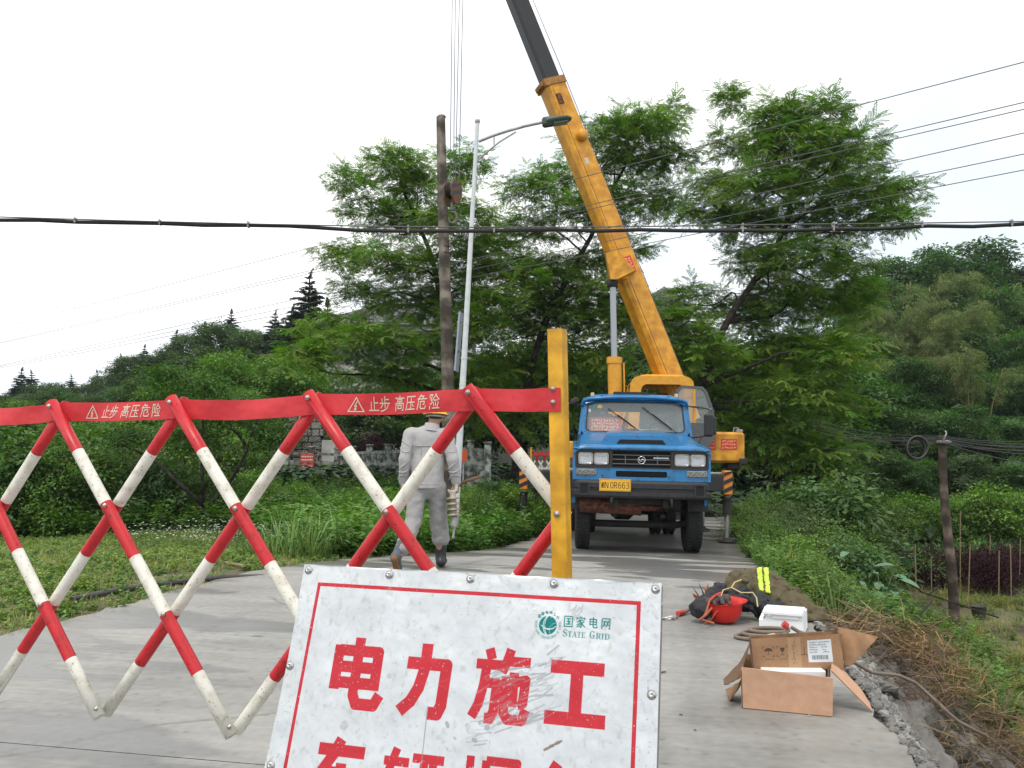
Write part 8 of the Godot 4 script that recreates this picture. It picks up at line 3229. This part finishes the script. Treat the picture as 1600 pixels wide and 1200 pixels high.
	skin(rm, [[Vector3(-0.03, -0.06, 0), Vector3(0.0, 0.02, 0), 0.02, 0.026], [Vector3(0, 0.02, 0), Vector3(0.03, 0.03, 0), 0.026, 0.018]], 0.008, 0.01)
	obj("handle", rm, M["tool_red"], rt)
	# coil of earthing cable with a red end
	var kp = gp(1190, 1000)
	var kc = thing("cable_coil", "coil of grey cable with a red end behind the printed carton", "cable", kp)
	for k in 3:
		var km = mb()
		var pts = []
		for i in 25:
			var an = TAU * i / 24.0
			pts.append(Vector3(cos(an) * (0.17 - 0.02 * k) + 0.03 * k, 0.016 + 0.022 * k, sin(an) * (0.10 - 0.01 * k) - 0.03))
		tube(km, pts, 0.0125, 8, false)
		obj("loop", km, M["hose"], kc)
	var ke = mb()
	var kpts = []
	for e in [[1170, 998, 5.35], [1205, 994, 5.3], [1224, 993, 5.3], [1232, 985, 5.3], [1229, 978, 5.3]]: kpts.append(at(e[0], e[1], e[2]) - kp)
	tube(ke, kpts, 0.014, 8)
	obj("cable_end", ke, M["hose"], kc)
	var k2 = mb()
	tube(k2, [at(1230, 979, 5.3) - kp, at(1224, 974, 5.3) - kp], 0.022, 10)
	obj("red_lug", k2, M["tool_red"], kc)
	var k3 = mb()
	tube(k3, [at(1236, 980, 5.4) - kp, at(1248, 987, 5.4) - kp, at(1262, 992, 5.4) - kp], 0.012, 8)
	obj("cable_end", k3, M["hose"], kc)
	var wl = thing("white_lump", "small white foam lump in front of the coiled cable", "packing foam", at(1211, 996, 4.9))
	var wm = mb()
	skin(wm, [[Vector3(-0.03, -0.01, 0), Vector3(0.03, -0.012, 0), 0.03, 0.026]], 0.008, 0.01, [], noise(20.0, 99, 2), 0.01)
	obj("piece", wm, mat("cream_foam", lin(0.6, 0.55, 0.45), 0.9), wl)
	# hose over the broken edge
	var hz = thing("grey_hose", "grey brown hose running over the broken road edge into the field", "hose", Vector3.ZERO)
	var hpts = []
	for e in [[1322, 1030], [1337, 1036], [1362, 1051], [1403, 1055], [1431, 1067], [1450, 1084], [1474, 1107], [1497, 1127], [1525, 1142], [1549, 1155], [1575, 1177], [1605, 1200], [1660, 1235]]:
		var p = ground_point(e[0], e[1], 3.0)
		hpts.append(at(e[0], e[1], -p.z * (0.9 if e[0] < 1540 else 0.95)))
	var curve = Curve3D.new()
	for i in hpts.size():
		var tg = (hpts[mini(i + 1, hpts.size() - 1)] - hpts[maxi(i - 1, 0)]) * 0.17
		curve.add_point(hpts[i], -tg, tg)
	var sm2 = []
	for i in 61: sm2.append(curve.sample_baked(curve.get_baked_length() * i / 60.0))
	var hzm = mb()
	tube(hzm, sm2, 0.0115, 8)
	obj("tube", hzm, M["hose"], hz)
	# black pipe along the left edge
	var pi_ = thing("black_pipe", "long dark plastic pipe lying along the grass edge at the left", "pipe", Vector3.ZERO)
	var ppts = []
	for e in [[111, 943], [150, 935], [190, 927], [240, 919], [285, 914], [350, 909], [412, 906]]: ppts.append(ground_point(e[0], e[1]) + Vector3(0, 0.03, 0))
	var pm2 = mb()
	tube(pm2, ppts, 0.024, 10)
	obj("tube", pm2, M["pipe_grey"], pi_)
	for e in [[[352, 884], [386, 890], "brown stick lying in the grass behind the black pipe"], [[90, 948], [104, 944], "short dark offcut beyond the end of the black pipe"]]:
		var o = thing("stick", e[2], "stick", ground_point(e[0][0], e[0][1]))
		var sm = mb()
		tube(sm, [Vector3(0, 0.03, 0), ground_point(e[1][0], e[1][1]) - o.position + Vector3(0, 0.03, 0)], 0.018, 7)
		obj("shaft", sm, M["bamboo_pole"], o)
	# litter
	var sc = thing("paper_scrap", "torn white scrap on the road right of the warning sign", "litter", gp(1038, 1052))
	for k in 3:
		var sm = mb()
		bx(sm, Transform3D(Basis(Vector3(rf(-0.3, 0.3), 1, rf(-0.3, 0.3)).normalized(), rf(0, 3)), Vector3(rf(-0.02, 0.02), 0.006 + 0.004 * k, rf(-0.02, 0.02))), Vector3(0.05, 0.002, 0.012), 0.0)
		obj("strip", sm, M["lamp_white"], sc)
	var bkp = ground_point(1530, 968)
	var bu = thing("bucket", "old dark bucket standing in the field right of the wooden pole", "bucket", bkp)
	var bum = mb()
	lathe(bum, Vector3.ZERO, [Vector2(0.1, 0), Vector2(0.14, 0.24), Vector2(0.15, 0.245), Vector2(0.135, 0.245), Vector2(0.1, 0.02), Vector2(0, 0.02)], 18)
	obj("shell", bum, M["bucket"], bu)
	var sk_n = -1
	for e in [[1432, 960, 850], [1500, 930, 800], [1512, 950, 850], [1545, 925, 835], [1560, 945, 860], [1580, 940, 850], [1455, 940, 870], [1592, 920, 840]]:
		sk_n += 1
		var p = ground_point(e[0], e[1])
		var o = thing("garden_stake", "thin bamboo stake in the field by the purple hedge, %s from the left" % ordinal([0, 2, 3, 4, 5, 6, 1, 7][sk_n]), "stake", p, "stakes in the field")
		var sm = mb()
		var tp = at(e[0] + rf(-4, 4), e[2], -p.z) - p
		tube(sm, [Vector3(0, -0.1, 0), tp], 0.011, 6)
		obj("cane", sm, M["bamboo_pole"], o)
	var brn = ground_point(1430, 955)
	var br = thing("dead_branch", "dead twiggy branch lying across the weeds left of the wooden pole", "branch", brn)
	for l in [[[1405, 900, 11.5], [1440, 925, 11.8], [1500, 945, 12.2], [1560, 965, 12.4]], [[1400, 945, 9.5], [1430, 960, 9.3], [1452, 985, 9.0]], [[1395, 1000, 8.2], [1430, 970, 8.6], [1455, 940, 9.0]], [[1415, 1000, 8.0], [1440, 985, 8.3], [1465, 975, 8.6]], [[1450, 930, 11.9], [1470, 915, 12.0]]]:
		var sm = mb()
		var pts = []
		for e in l: pts.append(at(e[0], e[1], e[2]) - brn)
		tube(sm, pts, 0.012, 6)
		obj("twig", sm, M["bark"], br)

func carton_print():
	var W = 420
	var H = 160
	var im = Image.create(W, H, false, Image.FORMAT_RGB8)
	var n = noise(0.05, 110, 3)
	for y in H:
		for x in W:
			var v = 1.0 + 0.12 * n.get_noise_2d(x, y)
			var c = Color(0.32 * v, 0.185 * v, 0.10 * v)
			if x < 30: c = c.lerp(Color(0.2, 0.12, 0.07), 0.4 * (1.0 - x / 30.0))
			im.set_pixel(x, y, c.linear_to_srgb())
	var ink = lin(0.09, 0.05, 0.03)
	# umbrella, glass and arrow marks in corner brackets
	for e in [[75, 0], [140, 1], [236, 2]]:
		var cx = e[0]
		for s in [-1.0, 1.0]:
			for v in [-1.0, 1.0]:
				var p = Vector2(cx + s * 26.0, 70 + v * 26.0)
				paint_line(im, p, p - Vector2(s * 9.0, 0), 1.3, ink)
				paint_line(im, p, p - Vector2(0, v * 9.0), 1.3, ink)
		if e[1] == 0:
			for k in 15: paint_line(im, Vector2(cx - 18 + absf(7 - k) * 0.0 + k * 2.5, 66 - 14.0 * sqrt(maxf(0.0, 1.0 - pow((k - 7.0) / 7.4, 2.0)))), Vector2(cx - 18 + k * 2.5, 66), 1.6, ink)
			paint_line(im, Vector2(cx, 66), Vector2(cx, 86), 1.2, ink)
			paint_line(im, Vector2(cx, 86), Vector2(cx - 5, 84), 1.2, ink)
		elif e[1] == 1:
			for k in 10: paint_line(im, Vector2(cx - 10 + k * 0.45, 52 + k * 2), Vector2(cx + 10 - k * 0.45, 52 + k * 2), 1.2, ink)
			paint_line(im, Vector2(cx, 70), Vector2(cx, 86), 1.4, ink)
			paint_line(im, Vector2(cx - 8, 88), Vector2(cx + 8, 88), 1.4, ink)
		else:
			paint_line(im, Vector2(cx + 6, 86), Vector2(cx + 6, 54), 1.6, ink)
			paint_line(im, Vector2(cx - 14, 90), Vector2(cx + 16, 90), 1.6, ink)
	for k in 14: paint_line(im, Vector2(58 + k * 3.2, 108), Vector2(59.5 + k * 3.2, 110), 0.8, ink)
	for k in 12: paint_line(im, Vector2(126 + k * 3.2, 108), Vector2(127.5 + k * 3.2, 110), 0.8, ink)
	# paper tape with faded marks
	for y in range(4, H):
		for x in range(166, 226):
			im.set_pixel(x, y, im.get_pixel(x, y).lerp(lin(0.42, 0.27, 0.155), 0.8))
	rng.seed = 111
	for k in 26:
		var p = Vector2(196 + rf(-9, 9), rf(14, 146))
		paint_line(im, p, p + Vector2(rf(-8, 8), rf(-8, 8)), 1.6, Color(0.30, 0.30, 0.22, 0.55))
	# white label: lines of small characters and a bar code
	for y in range(22, 126):
		for x in range(258, 372):
			im.set_pixel(x, y, lin(0.62, 0.66, 0.70))
	var dk = lin(0.05, 0.05, 0.05)
	for r in 5:
		var x = 268.0
		while x < 272 + [88, 70, 80, 74, 84][r]:
			if not (x > 268 + 30 and x < 268 + [38, 34, 52, 56, 60][r]):
				for q in 3:
					var p = Vector2(x + rf(0, 3), 31 + r * 11.5 + rf(0, 5))
					paint_line(im, p, p + [Vector2(3, 0), Vector2(0, 3)][q % 2], 0.6, dk)
			x += 6.0
	var bx_ = 276.0
	while bx_ < 352:
		var w = [1, 1, 2, 3][rng.randi() % 4]
		paint_rect(im, Vector2(bx_, 94), Vector2(bx_ + w, 114), dk)
		bx_ += w + [1, 2, 2][rng.randi() % 3]
	return im

# ---- broken road edge ----------------------------------------------------------
func lump(sd, r: Vector3, rough_ := 0.13) -> SurfaceTool:     # angular stone: a displaced ball with flattened sides
	var st = mb()
	var n = noise(1.1, sd, 3)
	var rows = []
	var cuts = []
	rng.seed = sd
	for k in 13: cuts.append([Vector3(rf(-1, 1), rf(-1, 1), rf(-1, 1)).normalized(), rf(0.5, 0.8)])
	for i in 13:
		var row = []
		for j in 18:
			var a = PI * i / 12.0
			var b = TAU * j / 18.0
			var v = Vector3(sin(a) * cos(b), cos(a), sin(a) * sin(b))
			var k = 1.0
			for c in cuts:
				var dd = v.dot(c[0])
				if dd > 0.0: k = minf(k, c[1] / dd)
			k *= 1.0 + rough_ * n.get_noise_3d(v.x * 1.6, v.y * 1.6, v.z * 1.6)
			row.append(v * k * r)
		rows.append(row)
	loft(st, rows, true, false)
	return st

func build_rubble():
	rng.seed = 1100
	var k = 0
	var big = [[1372, 1068, 0.12, "a"], [1420, 1082, 0.22, "a"], [1432, 1064, 0.14, "b"], [1408, 1112, 0.26, "a"], [1440, 1122, 0.26, "a"], [1425, 1150, 0.26, "a"], [1470, 1158, 0.26, "a"], [1505, 1165, 0.24, "b"], [1540, 1182, 0.17, "b"], [1570, 1196, 0.14, "b"], [1455, 1195, 0.2, "a"], [1500, 1205, 0.2, "a"], [1412, 1195, 0.13, "b"], [1395, 1085, 0.16, "a"], [1385, 1045, 0.1, "a"], [1440, 1090, 0.13, "a"]]
	var words = {1: "dark squarish broken concrete lump under the bend of the grey hose", 3: "large dark lump of broken concrete close beside the road edge", 7: "pale flat broken concrete block below the grey hose at bottom right", 8: "pale squarish concrete block at the lower right end of the bank", 12: "pale concrete shard on the road edge at the bottom of the view"}
	for e in big:
		var p = ground_point(e[0], e[1], 2.5)
		var near = 0
		for f in big:
			if not words.has(big.find(f)) and f[1] > e[1]: near += 1
		var lab = words[k] if words.has(k) else "grey broken lump in the crumbled road bank, %s nearest the camera" % ordinal(near)
		var t = thing("rubble_stone", lab, "stone", p - Vector3(0, e[2] * 0.25, 0), "" if words.has(k) else "rubble of the road edge")
		obj("lump", lump(1200 + k, Vector3(e[2] * rf(0.85, 1.15), e[2] * rf(0.6, 0.9), e[2] * rf(0.85, 1.15))), M["rubble_a"] if e[3] == "a" else M["rubble_b"], t)
		rng.seed = 1300 + k
		k += 1
	# gravel along the edge
	var ms = []
	for q in 3:
		var st = lump(1400 + q, Vector3(0.022, 0.015, 0.02), 0.4)
		st.generate_normals()
		var m = st.commit()
		m.surface_set_material(0, M["rubble_b"] if q == 2 else M["rubble_a"])
		ms.append(m)
	rng.seed = 1500
	var xf = [[], [], []]
	var cols = [[], [], []]
	for i in 3600:
		var d = rf(2.6, 7.2)
		var x = right_edge(d) + absf(rng.randfn()) * 0.5 + 0.0
		if i % 4 == 0: d = rf(3.0, 12.0); x = right_edge(d) + rf(0.0, 0.5)
		xf[i % 3].append(upright(Vector3(x, gy(x, d) + 0.005, -d), rf(0.4, 2.2), 1.2))
		cols[i % 3].append(tone(0.6, 1.2, 0.03))
	var g = thing("gravel", "loose dark gravel along the broken right edge of the road", "gravel")
	g.set_meta("kind", "stuff")
	for q in 3: swarm("stones", ms[q], xf[q], cols[q], g)
	# a few pebbles and crumbs on the slab
	for e in [[1064, 1118], [1010, 1095], [1086, 1142], [1080, 972], [1264, 1120]]:
		var p = gp(e[0], e[1])
		var t = thing("pebble", "tiny pebble on the concrete road, %s" % {1064: "second nearest the camera", 1010: "closest to the warning sign", 1086: "nearest the camera", 1080: "beside the lanyard", 1264: "before the cardboard box"}[e[0]], "pebble", p + Vector3(0, 0.004, 0), "pebbles on the road")
		obj("stone", lump(1600 + e[0], Vector3(0.009, 0.006, 0.009)), M["rubble_b"] if e[0] > 1200 or e[0] == 1080 else M["rubble_a"], t)
